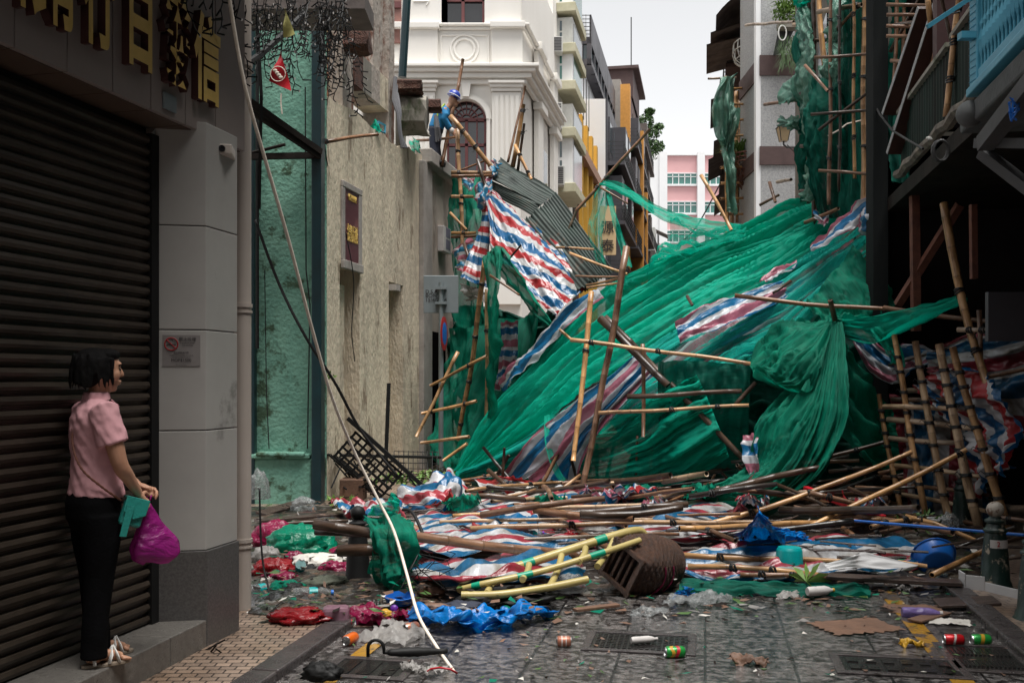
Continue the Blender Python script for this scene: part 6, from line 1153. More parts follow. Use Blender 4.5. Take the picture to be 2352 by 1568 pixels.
# ================================================================ people
def ering(T, c, a, b, n=20, tilt=0.0, sq=0.0):
    out = []
    for j in range(n):
        t = 2*math.pi*j/n; x, y = a*math.cos(t), b*math.sin(t); k = 1-sq*.0
        out.append(T(Vector((c[0]+x, c[1]+y, c[2]+x*tilt))))
    return out
def hand(mb, T, wrist, dr, side, spread, curl, s=1.0):
    """palm, four unequal curled fingers and a thumb; dr = pointing direction, side = thumb side, spread = finger row direction"""
    wrist, dr, side, spread = Vector(wrist), Vector(dr).normalized(), Vector(side).normalized(), Vector(spread).normalized(); nrm = dr.cross(spread).normalized()
    mb.tube([T(wrist-dr*.03*s), T(wrist), T(wrist+dr*.03*s), T(wrist+dr*.065*s), T(wrist+dr*.078*s)], [.024*s, .024*s, .032*s, .033*s, .02*s], 12, flat=.62)
    for i, (o, L) in enumerate(((-.027, .060), (-.009, .070), (.009, .066), (.026, .052))):
        p = wrist+dr*.07*s+spread*o*s; pts = [p-dr*.02*s, p]; d = dr.copy()
        for k in range(3): d = (Quaternion(spread, curl*(.5+.25*k)*(1+.1*i)) @ d).normalized(); pts.append(pts[-1]+d*L*s/2.6)
        mb.tube([T(q) for q in pts], [.0095*s, .0095*s, .009*s, .008*s, .0065*s], 8)
    p = wrist+dr*.02*s+side*.026*s; mb.tube([T(p-side*.012*s), T(p+(dr*.4+side)*.018*s), T(p+(dr*1.3+side)*.026*s), T(p+(dr*2+side*.9-nrm*.4)*.027*s)], [.012*s, .0115*s, .0095*s, .0075*s], 8)
def woman():
    base = P(221, 1516, 4.93); base.z = .2; rot = R(38); q = Quaternion((0, 0, 1), rot)
    t = thing('person', 'woman in pink shirt and black trousers standing on the shop step with a magenta bag', 'person', base)
    T = lambda v: base+q@Vector(v)
    b = MB()   # ---------------- body: one remeshed surface
    b.ell(T((.028, 0, 1.452)), (.088, .070, .098), 24, 16, q); b.ell(T((.058, 0, 1.385)), (.050, .045, .045), 18, 12, q); b.ell(T((.075, 0, 1.352)), (.026, .026, .018), 12, 8, q)
    b.tube([T((.108, 0, 1.462)), T((.122, 0, 1.435)), T((.126, 0, 1.420)), T((.112, 0, 1.412))], [.006, .010, .012, .007], 8); b.ell(T((.105, 0, 1.388)), (.018, .024, .008), 10, 6, q); b.ell(T((.102, 0, 1.376)), (.016, .02, .007), 10, 6, q)
    b.ell(T((.10, 0, 1.475)), (.02, .05, .012), 12, 8, q)
    for s in (-1, 1): b.ell(T((.012, s*.072, 1.43)), (.018, .010, .030), 10, 8, q); b.ell(T((.075, s*.045, 1.42)), (.03, .022, .03), 10, 8, q)
    b.tube([T((.0, 0, 1.24)), T((.008, 0, 1.30)), T((.018, 0, 1.36)), T((.02, 0, 1.42))], [.065, .052, .050, .055], 16)
    b.loft([ering(T, (0, 0, .80), .105, .15), ering(T, (.0, 0, .95), .095, .13), ering(T, (.005, 0, 1.12), .105, .14), ering(T, (-.01, 0, 1.22), .085, .155), ering(T, (-.01, 0, 1.28), .045, .07)])
    shr, shl = (-.012, -.165, 1.235), (-.012, .165, 1.235)
    elr, wrr = (.055, -.205, .985), (.165, -.125, .835); ell_, wrl = (.10, .17, .985), (.20, .0, .862)
    for s_, e_, w_ in ((shr, elr, wrr), (shl, ell_, wrl)):
        m1 = tuple((s_[i]+e_[i])/2 for i in range(3)); m2 = tuple(e_[i]*.6+w_[i]*.4 for i in range(3))
        b.tube([T(p) for p in spl([Vector(s_), Vector(m1)+Vector((0, s_[1]*.1, 0)), Vector(e_), Vector(m2), Vector(w_)], 14)], [.046, .047, .047, .046, .044, .041, .039, .038, .038, .036, .033, .029, .025, .023], 14)
    hand(b, T, wrr, (.42, .25, -.6), (.6, .5, .4), (.35, -.6, .15), -1.0)
    hand(b, T, wrl, (.75, -.35, -.45), (-.3, -.5, .2), (.1, -.55, -.6), 1.1)
    for s, fx, yy in ((-1, -.03, -.085), (1, .035, .085)):
        b.tube([T((0, yy, .82)), T((fx*.5, yy, .45)), T((fx, yy, .10))], [.08, .052, .036], 14)
        b.ell(T((fx+.0, yy, .055)), (.036, .032, .045), 12, 8, q)
        b.tube([T((fx-.04, yy, .045)), T((fx+.02, yy, .055)), T((fx+.08, yy, .045)), T((fx+.125, yy, .030))], [.028, .034, .034, .026], 12, flat=.7)
        for k in range(5): b.tube([T((fx+.12, yy+(k-2)*.015*(-s), .030)), T((fx+.150-abs(k)*.004, yy+(k-2)*.017*(-s), .026)), T((fx+.165-k*.007, yy+(k-2)*.017*(-s), .020))], [.011, .010, .008], 8)
    bd = remesh(b.build('body', M['skin'], t), .0048, 7)
    fc = MB()
    for s in (-1, 1): fc.ell(T((.103, s*.031, 1.446)), (.007, .013, .006), 10, 6, q)
    fc.build('eyes', M['black'], bd, smooth=True); fc = MB()
    for s in (-1, 1): fc.tube([T((.108, s*.016, 1.467)), T((.107, s*.034, 1.472)), T((.096, s*.05, 1.466))], .004, 6)
    fc.build('eyebrows', M['hair'], bd)
    # hair: short bob, face left open
    h = MB(); h.ell(T((-.012, 0, 1.466)), (.104, .088, .090), 26, 16, q); h.ell(T((-.036, 0, 1.425)), (.070, .076, .070), 22, 14, q); h.ell(T((.052, 0, 1.518)), (.060, .070, .035), 18, 10, q)
    for s in (-1, 1): h.tube([T((.055, s*.072, 1.50)), T((.052, s*.079, 1.455)), T((.046, s*.076, 1.42)), T((.044, s*.070, 1.40))], [.020, .018, .012, .005], 8, flat=.6)
    rnd = random.Random(2)
    for k in range(120): a = rnd.uniform(.7, 5.6); z0 = rnd.uniform(1.42, 1.53); rr = .10*math.cos((z0-1.46)*6); h.tube([T((-.014+rr*math.cos(a), rr*.86*math.sin(a), z0)), T((-.016+rr*1.05*math.cos(a+.06), rr*.92*math.sin(a+.06), z0-.04)), T((-.018+rr*1.08*math.cos(a+.1), rr*.93*math.sin(a+.1), z0-.09))], [.005, .007, .002], 5)
    for k in range(0): a = rnd.uniform(.9, 5.4); r_ = rnd.uniform(.9, 1.0); p = Vector((-.02+.085*math.cos(a), .082*math.sin(a), 1.40)); h.tube([T(p+Vector((0, 0, .05))), T(p*1.0+Vector((-.004, 0, 0))), T(Vector((p.x*1.02, p.y*.9, 1.40-rnd.uniform(-.005, .03))))], [.012, .008, .004], 6)
    remesh(h.build('hair', M['hair'], t), .005, 5)
    # shirt
    s_ = MB(); Tn = lambda v: T(Vector(v)+Vector((0, 0, 0)))
    s_.loft([ering(T, (.0, 0, .825), .130, .170, 28, -.06), ering(T, (.0, 0, .88), .122, .160, 28), ering(T, (-.0, 0, .98), .112, .148, 28), ering(T, (.004, 0, 1.08), .122, .155, 28), ering(T, (.004, 0, 1.15), .126, .165, 28), ering(T, (-.008, 0, 1.21), .108, .175, 28), ering(T, (-.012, 0, 1.255), .085, .150, 28), ering(T, (-.008, 0, 1.285), .064, .095, 28), ering(T, (-.004, 0, 1.305), .056, .064, 28)])
    for sh, el in ((shr, elr), (shl, ell_)):
        sv, ev = Vector(sh), Vector(el); s_.tube([T(sv*.6+Vector((0, 0, .49))), T(sv+Vector((0, 0, .01))), T(sv.lerp(ev, .35)), T(sv.lerp(ev, .58)), T(sv.lerp(ev, .60))], [.05, .070, .072, .075, .068], 18)
    s_ = remesh(s_.build('shirt', M['shirt'], t), .006, 3)
    for v in s_.data.vertices:
        c = v.co; v.co = c+v.normal*(.006*NZ.noise(Vector((c.x*5, c.y*5, c.z*22+c.x*30)))+.004*NZ.noise(c*30))
    cl = MB(); cl.loft([ering(T, (-.004, 0, 1.285), .070, .078, 24, .25), ering(T, (.0, 0, 1.318), .064, .066, 24, .1), ering(T, (.002, 0, 1.335), .060, .060, 24, 0), ering(T, (.002, 0, 1.335), .056, .056, 24, 0), ering(T, (.0, 0, 1.30), .056, .058, 24, 0)], cap=False)
    cl.tube([T((.062, -.03, 1.295)), T((.10, -.035, 1.262)), T((.085, -.06, 1.275))], [.01, .006, .004], 6, flat=.4); cl.build('collar', M['shirt'], s_, smooth='all')
    # trousers
    p_ = MB(); p_.loft([ering(T, (-.005, 0, .86), .115, .155, 26), ering(T, (-.012, 0, .80), .128, .172, 26), ering(T, (-.014, 0, .72), .122, .175, 26), ering(T, (-.01, 0, .66), .10, .16, 26)])
    for fx, yy in ((-.03, -.088), (.035, .088)):
        p_.tube([T(v) for v in ((-.006, yy, .74), (-.002, yy, .60), (fx*.3, yy, .44), (fx*.7-.005, yy, .25), (fx-.004, yy, .09), (fx-.004, yy, .045))], [.098, .090, .070, .062, .062, .064], 20)
    remesh(p_.build('trousers', M['trouser'], t), .008, 3)
    for i, (fx, yy) in enumerate(((-.03, -.085), (.035, .085))):
        so = MB(); n_ = 22; ol = [T((fx+.055+.118*math.cos(a)*(1.0), yy+.042*math.sin(a)*(1+.15*math.cos(a)), .0)) for a in [2*math.pi*k/n_ for k in range(n_)]]; so.poly(ol, Vector((0, 0, .018))); so.build('sandal', M['sole'], t, bevel=.004)
        sb = MB()
        for x0, x1 in ((.055, .095), (.105, .075), (-.012, -.012)):
            sb.tube([T((fx+x0, yy-.043, .016)), T((fx+x0*.7+x1*.3, yy-.036, .050)), T((fx+(x0+x1)/2, yy, .096 if x0 < .04 else .079)), T((fx+x1*.7+x0*.3, yy+.036, .050)), T((fx+x1, yy+.043, .016))], .019, 8, flat=.28)
        sb.build('strap', M['sandal'], t, smooth='all')
    ch = tag(MB().tube([T(v) for v in spl([Vector(p) for p in ((-.10, .02, 1.22), (-.125, -.06, 1.08), (-.105, -.145, .97), (-.02, -.178, .88), (.07, -.17, .81))], 40)], [.0045+.002*(i % 2) for i in range(40)], 6).build('bag_chain', M['rust'], smooth='all'), 'thin chain of the turquoise handbag slung across her back', 'chain')
    # handbag
    hb = thing('handbag', 'small turquoise handbag hanging at the hip of the woman', 'handbag', T((.10, -.18, .76))); m_ = MB(); c = Vector((.125, -.165, .745)); qq = q @ Quaternion((0, 1, 0), R(18))
    m_.obox(T(c), (.105, .045, .13), qq); m_.build('body', M['turq'], hb, bevel=.012); m_ = MB(); m_.poly([T(c)+qq@Vector(v) for v in ((-.058, -.03, .07), (.058, -.03, .07), (.056, -.034, .0), (.0, -.036, -.03), (-.056, -.034, .0))], qq@Vector((0, .006, 0))); m_.obox(T(c)+qq@Vector((0, 0, .07)), (.116, .06, .012), qq); m_.build('flap', M['turq'], hb, bevel=.003)
    m_ = MB(); m_.poly([T(c)+qq@Vector(v) for v in ((-.05, -.04, .03), (-.015, -.045, .035), (-.01, -.05, -.115), (-.04, -.048, -.12))], qq@Vector((0, .006, 0))); m_.build('side_tab', M['turq'], hb)
    # magenta carrier bag
    top_ = Vector((.225, -.085, .775)); n_ = 40; rings = []
    for i in range(26):
        s = i/25; cx = .225+.03*s; cz = .775-.295*s; w_ = .014+.098*min(1, s*1.35)**1.2*(1-.0*s); w_ *= 1 if s < .9 else (1-(s-.9)*5); 
        rings.append([T((cx+w_*math.cos(a)*(1.0)*(1+.10*math.sin(a*7)*(1-s*.7)+.12*NZ.noise(Vector((math.cos(a)*2, math.sin(a)*2, s*4))))+(.03*s if math.cos(a) > .5 else 0), -.085+w_*.5*math.sin(a)*(1+.10*math.sin(a*5)*(1-s*.6)), cz+.012*math.cos(a*3)*s)) for a in [2*math.pi*j/n_ for j in range(n_)]])
    cb_ = thing('carrier_bag', 'magenta plastic carrier bag hanging from the hand of the woman', 'bag', T((.24, -.085, .48))); MB().loft(rings).build('bag', M['magenta'], cb_, smooth='all')
    m_ = MB()
    for dy in (-.012, .014): m_.tube([T((.222, -.085+dy, .775)), T((.228, -.09+dy*2, .80)), T((.232, -.09+dy*2.2, .82))], [.012, .008, .006], 6, flat=.4)
    m_.build('handle', M['magenta'], cb_, smooth='all'); MB().obox(T((.245, -.085, .55)), (.13, .06, .10), q).build('contents', M['navy'], cb_, bevel=.02)
woman()
def worker():
    Y = 17.9; T = lambda u, v, dy=0.0: P(u, v, Y)+Vector((0, dy, 0)); k = Y/F
    t = thing('worker', 'worker in a blue jacket and blue helmet bending over the top of the ruined wall', 'person', T(1003, 378))
    b = MB(); b.ell(T(1040, 232), (.085, .075, .10), 16, 10); b.ell(T(1046, 240), (.05, .05, .05), 12, 8); b.ell(T(1053, 236), (.02, .015, .018), 8, 6); b.tube([T(1026, 252), T(1036, 240)], [.06, .055], 12)
    b.tube([T(1003, 296), T(1010, 272), T(1022, 256)], [.13, .14, .12], 16, flat=.75)
    for dy in (-.13, .13): b.tube([T(1021, 254, dy), T(1024, 270, dy*1.1), T(1021, 277, dy*1.1), T(1028, 288, dy*.8), T(1037, 300, dy*.6)], [.055, .05, .045, .04, .03], 10); hand(b, lambda v: v, T(1037, 300, dy*.6), (.5, 0, -.6), (.5, 0, .5), (0, 1, 0), .9, 1.0)
    for dy, fu in ((-.09, 0), (.09, 6)): b.tube([T(1002, 298, dy), T(999+fu*.3, 335, dy), T(1001+fu, 372, dy)], [.10, .07, .05], 12); b.tube([T(999+fu, 373, dy), T(1012+fu, 376, dy-.03)], [.05, .04], 10)
    bd = remesh(b.build('body', M['skin'], t), .011, 3)
    j = MB(); j.tube([T(1001, 296), T(1005, 284), T(1012, 268), T(1020, 256), T(1028, 248)], [.155, .158, .165, .15, .08], 18, flat=.8)
    for dy in (-.13, .13): j.tube([T(1018, 254, dy*.8), T(1024, 270, dy*1.15), T(1021, 277, dy*1.15), T(1028, 288, dy*.85), T(1035, 297, dy*.65)], [.075, .068, .062, .055, .045], 12)
    remesh(j.build('jacket', M['wblue'], t), .013, 2)
    p_ = MB(); p_.tube([T(1004, 288), T(1000, 304)], [.145, .15], 16, flat=.85)
    for dy, fu in ((-.09, 0), (.09, 6)): p_.tube([T(1001, 298, dy), T(998+fu*.3, 335, dy), T(1000+fu, 369, dy)], [.115, .088, .075], 14)
    remesh(p_.build('trousers', M['navy'], t), .014, 2)
    for dy, fu in ((-.09, 0), (.09, 6)): m_ = MB(); m_.tube([T(996+fu, 374, dy), T(1016+fu, 377, dy-.03)], [.06, .045], 10); m_.build('boot', M['black'], t, smooth=True)
    m_ = MB(); c = T(1042, 222); m_.lathe([(.125, -.01), (.12, .0), (.117, .03), (.104, .075), (.06, .11), (0, .12)], c, 22, Quaternion((0, 1, 0), R(25))); m_.ell(c+Vector((.10, 0, -.045)), (.035, .065, .010), 14, 6, Quaternion((0, 1, 0), R(35))); m_.build('helmet', M['helmet'], t, smooth=True)
    m_ = MB(); m_.tube([c+Quaternion((0, 1, 0), R(25))@Vector((.12*math.cos(a*.3), .12*math.sin(a*.3), .012)) for a in range(22)], .010, 5, cap=False); m_.build('helmet_band', M['whiteboard'], t)
    m_ = MB(); m_.tube([T(1008, 250, -.16), T(1006, 272, -.17), T(1002, 288, -.15)], .022, 6, flat=.4); m_.tube([T(998, 287, -.15), T(1010, 291, -.15)], .03, 8, flat=.5); m_.tube([T(1022, 244, -.13), T(1014, 256, -.17)], .02, 6); m_.build('harness', M['hivis'], t)
    m_ = MB(); rnd = random.Random(5)
    for i in range(12): m_.tube([T(1000+i*.6, 272+rnd.uniform(-2, 2), -.20), T(1001+i*.9, 300, -.22+rnd.uniform(-.02, .02)), T(1003+i*1.1, 328+rnd.uniform(-5, 4), -.18)], .012, 5)
    tag(m_.build('rope_bundle', M['grey_c']), 'bundle of grey rope hanging from the belt of the worker', 'rope')
    m_ = MB(); m_.ell(T(1038, 303, -.08), (.05, .05, .06), 10, 8); m_.build('glove', M['label'], t, smooth=True)
worker()
cloth('scaffold_netting', [[(943, 324, 17.0), (944, 340, 16.9), (950, 352, 16.8)], [(965, 323, 16.9), (966, 338, 16.8), (967, 353, 16.7)]], M['net'], (20, 16), .05, (2, 3), .02, 4, label='bright green net rag on the thin rod left of the worker', cat='netting', seed=121)
cloth('scaffold_netting', [[(847, 290, 15.2), (856, 280, 15), (862, 272, 15)], [(852, 292, 14.9), (865, 293, 14.8), (878, 296, 14.8)]], M['net'], (20, 16), .05, (2, 3), .02, 4, label='green net scrap stuffed in the broken window of the ruin', cat='netting', seed=122)
m_ = MB(); m_.tube([P(868, 280, 14.9), P(884, 288, 15), P(884, 306, 15), P(870, 300, 14.9), P(868, 280, 14.9)], .02, 4); tag(m_.build('window_sash', M['blue_p']), 'small blue frame behind the green scrap on the ragged wall top', 'frame')
# ================================================================ dark sheets added inside the heap, shade put into their colour
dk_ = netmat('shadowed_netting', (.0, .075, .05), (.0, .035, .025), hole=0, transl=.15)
cloth('scaffold_netting', [[(1500, 800, 15), (1620, 780, 15), (1760, 760, 15), (1900, 700, 14.8), (2040, 640, 14.5)], [(1480, 960, 14.6), (1620, 960, 14.6), (1760, 940, 14.5), (1900, 920, 14.4), (2040, 900, 14)], [(1400, 1140, 14), (1600, 1140, 14), (1760, 1120, 14), (1900, 1110, 14), (2060, 1130, 13)]], dk_, (80, 60), .35, (3, 4), .05, 1.5, label='added dark sheet standing for the shade inside the collapsed heap', cat='netting', seed=81)
cloth('scaffold_netting', [[(1040, 700, 19.2), (1120, 700, 18.8), (1200, 720, 18.5), (1290, 700, 18)], [(1040, 860, 19.2), (1120, 860, 18.6), (1200, 860, 18.2), (1290, 800, 17.5)], [(1030, 1062, 18.9), (1120, 1050, 17.5), (1200, 1020, 17), (1290, 900, 17)]], dk_, (60, 50), .3, (3, 4), .05, 1.5, label='added black green sheet standing for shade in the hollow behind the leaning bamboo', cat='netting', seed=82)
cloth('scaffold_netting', [[(1985, 640, 13.4), (2000, 800, 13.2), (2005, 1000, 13), (2000, 1180, 12.8)], [(2090, 700, 13), (2110, 850, 12.8), (2110, 1000, 12.6), (2100, 1190, 12.4)]], dk_, (50, 40), .2, (3, 4), .05, 1.5, label='added black green sheet standing for shade between the charcoal post and the lattice', cat='netting', seed=83)
c = P(1590, 1005, 12.9); m_ = MB(); m_.box(c.x-.10, c.x+.17, 12.9, 12.93, c.z-.22, c.z+.24); t = tag(m_.build('road_sign', M['whiteboard'], bevel=.01), 'white sign plate with a black arrow mark buried in the netting', 'sign')
text('lettering', '←', M['ink'], .3, frame(P(1592, 990, 12.89), (1, 0, -.2)), None, ext=.003).parent = t
# ================================================================ ground tarps
TG = 'striped tarps lying on the street'
def gcloth(name, rows, mat, n, folds, fs, crk, cf, label, cat='tarp', group=None, seed=0, swap=False, ragged=.02):
    rr = [[tuple(G(u, v, h+(.07 if name == 'striped_tarp' else .02))) for u, v, h in r] for r in rows]
    return cloth(name, rr, mat, n, folds, fs, crk, cf, label=label, cat=cat, group=group, seed=seed, raw=True, swap=swap, ragged=ragged)
gcloth('striped_tarp', [[(960, 1175, .25), (1100, 1150, .25), (1300, 1120, .2), (1500, 1105, .2), (1700, 1095, .15)], [(940, 1225, .25), (1100, 1200, .2), (1300, 1185, .18), (1500, 1175, .18), (1720, 1170, .1)], [(930, 1270, .2), (1100, 1250, .2), (1300, 1245, .15), (1500, 1240, .15), (1720, 1235, .1)]], M['tarp_g'], (110, 80), .10, (3, 4), .018, 2.2, 'wet striped tarp spread flat under the middle layer of bamboo', group=TG, seed=91, ragged=.1)
gcloth('striped_tarp', [[(940, 1275, .16), (1060, 1268, .16), (1180, 1262, .15), (1300, 1262, .1)], [(945, 1320, .1), (1060, 1318, .16), (1180, 1310, .15), (1340, 1300, .1)], [(960, 1345, .02), (1060, 1345, .05), (1180, 1340, .05), (1340, 1335, .05)]], M['tarp_g'], (70, 40), .07, (2, 3), .02, 3, 'crumpled pink striped tarp under the thick logs left of the yellow barrier', group=TG, seed=92, ragged=.06)
gcloth('striped_tarp', [[(1560, 1255, .12), (1700, 1252, .12), (1900, 1232, .15), (2080, 1232, .15), (2130, 1236, .15)], [(1560, 1290, .06), (1720, 1288, .08), (1900, 1275, .1), (2080, 1268, .1), (2150, 1262, .1)], [(1570, 1315, .02), (1720, 1318, .03), (1900, 1310, .04), (2080, 1295, .04), (2140, 1290, .03)]], M['tarp_g'], (90, 36), .06, (3, 3), .02, 3, 'striped tarp along the front of the heap beside the teal bucket', group=TG, seed=93, ragged=.06)
cloth('striped_tarp', [[(915, 1130, 12.2), (960, 1108, 12.4), (1010, 1092, 12.4), (1036, 1082, 12.5), (1060, 1110, 12.3)], [(920, 1152, 11.8), (965, 1140, 11.6), (1015, 1120, 11.5), (1045, 1112, 11.6), (1072, 1150, 11.6)], [(930, 1178, 11.4), (985, 1192, 11.0), (1010, 1190, 11.0), (1050, 1190, 11.1), (1078, 1182, 11.2)]], M['tarp_w'], (60, 60), .10, (2, 3), .025, 2.5, label='peaked red white and blue tarp tent in front of the leafy branches', cat='tarp', group=TG, seed=94)
gcloth('striped_tarp', [[(760, 1150, .15), (830, 1140, .2), (920, 1140, .25)], [(800, 1172, .15), (870, 1170, .15), (930, 1178, .2)]], M['tarp_g'], (40, 30), .06, (3, 4), .05, 3, 'rumpled striped tarp corner left of the peaked tarp tent', group=TG, seed=95)
cloth('plastic_sheet', [[(1055, 1148, 12.2), (1120, 1142, 12.3), (1180, 1132, 12.4), (1228, 1108, 12.5)], [(1070, 1165, 11.6), (1130, 1162, 11.6), (1180, 1155, 11.7), (1220, 1128, 12.0)]], pm('ribbed_white_sheet', (.52, .50, .46), (.42, .4, .36), 1, .5, .1), (40, 20), .02, (2, 8), .004, 3, label='curved white ribbed plastic panel lying beside the peaked tarp', cat='panel', seed=96)
gcloth('striped_tarp', [[(1075, 1185, .2), (1150, 1165, .3), (1230, 1165, .25)], [(1085, 1215, .2), (1150, 1205, .25), (1240, 1205, .2)]], M['tarp_w'], (40, 36), .07, (2, 3), .02, 3, 'bright striped tarp fold below the white ribbed panel', group=TG, seed=97)
gcloth('plastic_sheet', [[(1890, 1295, .16), (1960, 1275, .26), (1990, 1268, .27), (2110, 1296, .17)], [(1905, 1307, .14), (1960, 1303, .17), (2030, 1306, .16), (2105, 1300, .16)]], M['whiteboard'], (40, 20), .01, (2, 2), .004, 3, 'pale grey bent board lying on the front of the heap', cat='panel', seed=98, ragged=0)
gcloth('scaffold_netting', [[(1560, 1325, .06), (1700, 1330, .08), (1850, 1335, .08), (2000, 1335, .06)], [(1560, 1340, .03), (1700, 1348, .04), (1850, 1350, .04), (2000, 1350, .02)], [(1560, 1352, .02), (1700, 1358, .02), (1850, 1362, .02), (2000, 1360, .02)]], M['net_t'], (60, 16), .04, (3, 5), .02, 3, 'flattened dark net along the front edge of the heap', cat='netting', seed=99)
cloth('scaffold_netting', [[(835, 1196, 10.4), (860, 1165, 10.2), (880, 1148, 10), (900, 1130, 9.9)], [(850, 1215, 10.1), (885, 1190, 9.8), (905, 1178, 9.7), (915, 1160, 9.7)]], M['net'], (30, 24), .07, (2, 3), .03, 3, label='green net hood draped over the pole end behind the black ball bollard', cat='netting', group=NETG, seed=101)
cloth('scaffold_netting', [[(850, 1195, 7.4), (855, 1240, 7.25), (860, 1300, 7.3), (900, 1350, 7.5)], [(895, 1185, 7.3), (905, 1250, 7.15), (920, 1310, 7.2), (945, 1370, 7.2)], [(912, 1200, 7.5), (950, 1250, 7.4), (955, 1310, 7.4), (985, 1360, 7.4)]], M['net_d'], (60, 36), .10, (2, 5), .03, 3, label='dark green net bundle slung over the thick logs beside the pale rope', cat='netting', group=NETG, seed=102)
gcloth('scaffold_netting', [[(1380, 1130, .3), (1440, 1118, .35), (1510, 1125, .3)], [(1390, 1150, .25), (1450, 1145, .3), (1520, 1148, .25)]], M['net_d'], (30, 24), .06, (2, 4), .03, 3, 'small green net heap on the poles in the middle distance', cat='netting', seed=103)
# ================================================================ bamboo lying on the ground
DG = 'bamboo poles lying across the street'
def d(*a, **k): return bgr(*a, group=DG, **k)
rows_ = [  # u0,v0,h0,u1,v1,h1,width,tone,label
 (1000, 1112, .25, 1140, 1086, .3, 10, BRN, 'brown pole running behind the peaked tarp tent'),
 (1070, 1128, .3, 1290, 1108, .3, 9, HON, 'pole just behind the white ribbed panel'),
 (1140, 1140, .3, 1230, 1124, .35, 8, HON, 'short pole touching the tip of the white ribbed panel'),
 (1020, 1105, .3, 1080, 1112, .3, 8, HON, 'short orange pole right of the peak of the tarp tent'),
 (1130, 1152, .35, 1300, 1142, .3, 10, TAN, 'farthest of the long parallel poles in the middle'),
 (1180, 1158, .3, 1540, 1140, .3, 9, BRN, 'second farthest of the long parallel poles'),
 (1200, 1166, .3, 1480, 1158, .3, 9, HON, 'orange pole below the second farthest of the parallel poles'),
 (1130, 1178, .3, 1560, 1160, .3, 10, TAN, 'pale pole passing the foot of the tallest standing pole'),
 (1040, 1186, .32, 1420, 1176, .3, 10, HON, 'long honey pole starting below the tarp tent'),
 (1150, 1196, .3, 1700, 1180, .3, 9, BRN, 'brown pole in the middle of the parallel rows'),
 (1010, 1200, .33, 1500, 1192, .3, 9, TAN, 'thin pale pole just above the thick middle pole'),
 (1080, 1215, .3, 1750, 1200, .3, 13, HON, 'thick long honey pole spanning the middle of the heap'),
 (1060, 1238, .26, 1470, 1228, .26, 9, GRY, 'greyish pole above the white tray'),
 (1260, 1240, .2, 1560, 1226, .25, 9, BRN, 'brown pole behind the wicker basket'),
 (1560, 1214, .3, 2020, 1192, .3, 14, HON, 'thick pole running right behind the blue sheet'),
 (1570, 1275, .18, 1950, 1290, .14, 14, HON, 'thick orange pole behind the teal bucket'),
 (1580, 1300, .12, 1880, 1318, .1, 14, HON, 'long front pole below the teal bucket'),
 (1700, 1318, .1, 1900, 1326, .08, 12, BRN, 'brown front pole beside the leafy sprig'),
 (1940, 1288, .15, 2130, 1300, .15, 11, HON, 'pole tip under the pale bent board'),
 (1290, 1110, .35, 1400, 1100, .35, 8, BRN, 'brown pole at the foot of the pink striped tarp'),
 (1370, 1110, .4, 1520, 1102, .4, 8, HON, 'pole end just under the hanging net curtain'),
 (1340, 1128, .35, 1540, 1118, .35, 7, DRK, 'black cane below the hanging net curtain'),
 (1480, 1165, .3, 1650, 1104, .45, 9, DRK, 'dark pole climbing right behind the sweeping net'),
 (1400, 1178, .25, 1650, 1118, .4, 9, BRN, 'brown pole climbing beside the dark one'),
 (1860, 1130, .5, 2030, 1180, .3, 13, BRN, 'brown pole sloping down in the shade left of the lattice'),
 (1950, 1120, .5, 2080, 1190, .3, 10, DRK, 'dark pole sloping down to the foot of the lattice'),
 (1780, 1110, .5, 1900, 1165, .35, 9, DRK, 'dark pole under the right end of the sweeping net'),
 (2000, 1212, .3, 2110, 1192, .35, 12, HON, 'short thick pole at the foot of the lattice'),
 (2080, 1186, .35, 2240, 1240, .2, 13, HON, 'pole lying from the lattice foot to the rear bollard'),
 (1960, 1240, .2, 2120, 1200, .3, 11, DRK, 'black wet pole above the bright folds of the front tarp'),
 (2140, 1320, .1, 2262, 1262, .2, 14, HON, 'orange pole propped against the front right bollard'),
 (2280, 1180, .3, 2400, 1196, .3, 11, BRN, 'brown pole leaving the picture behind the right bollard'),
 (2260, 1250, .2, 2400, 1216, .3, 10, DRK, 'black pole behind the right bollard'),
 (585, 1210, .1, 800, 1196, .15, 9, DRK, 'flat wet lath left of the black ball bollard'),
 (580, 1228, .08, 760, 1215, .1, 8, BRN, 'brown wet lath beside the shop drainpipe'),
 (590, 1350, .05, 670, 1345, .08, 14, DRK, 'short dark log behind the plastic bottle on the left'),
]
for r in rows_: d(*r[:6], r[6], r[7], r[8], bend=random.uniform(-.03, .03), ties=(random.uniform(.2, .4), random.uniform(.6, .8)) if random.random() < .6 else ())
LG = 'thick dark logs'
def lg(u0, v0, Y0, u1, v1, Y1, wp, tone, label, **k): return bpx(u0, v0, Y0, u1, v1, Y1, wp, tone, label, group=LG, **k)
lg(722, 1204, 7.4, 855, 1222, 7.35, 26, DRK, 'upper thick wet log passing the black ball bollard', taper=.95)
lg(850, 1222, 7.5, 1330, 1276, 8.2, 24, BRN, 'long thick brown log running right from the net bundle', taper=.9)
lg(776, 1262, 7.3, 890, 1264, 7.3, 28, DRK, 'short thick log end below the upper wet log', taper=.95)
lg(880, 1266, 8.2, 1250, 1280, 8.2, 22, DRK, 'dark log continuing right under the long thick brown log', taper=.9)
lg(724, 1222, 7.5, 830, 1228, 7.4, 16, BLK, 'black splintered log right above the green rubbish bag', taper=.95)
lg(636, 1400, 7.25, 1120, 1310, 7.7, 17, GRY, 'long smooth grey pipe like pole along the rubbish', taper=.95)
lg(920, 1192, 8.9, 1000, 1250, 8.6, 22, BRN, 'hollow pole end poking up beside the pale rope', taper=1)
CG2 = 'dark crooked branches lashed across the poles'
lg = lambda *a, **k: bpx(*a, group=CG2, **k)
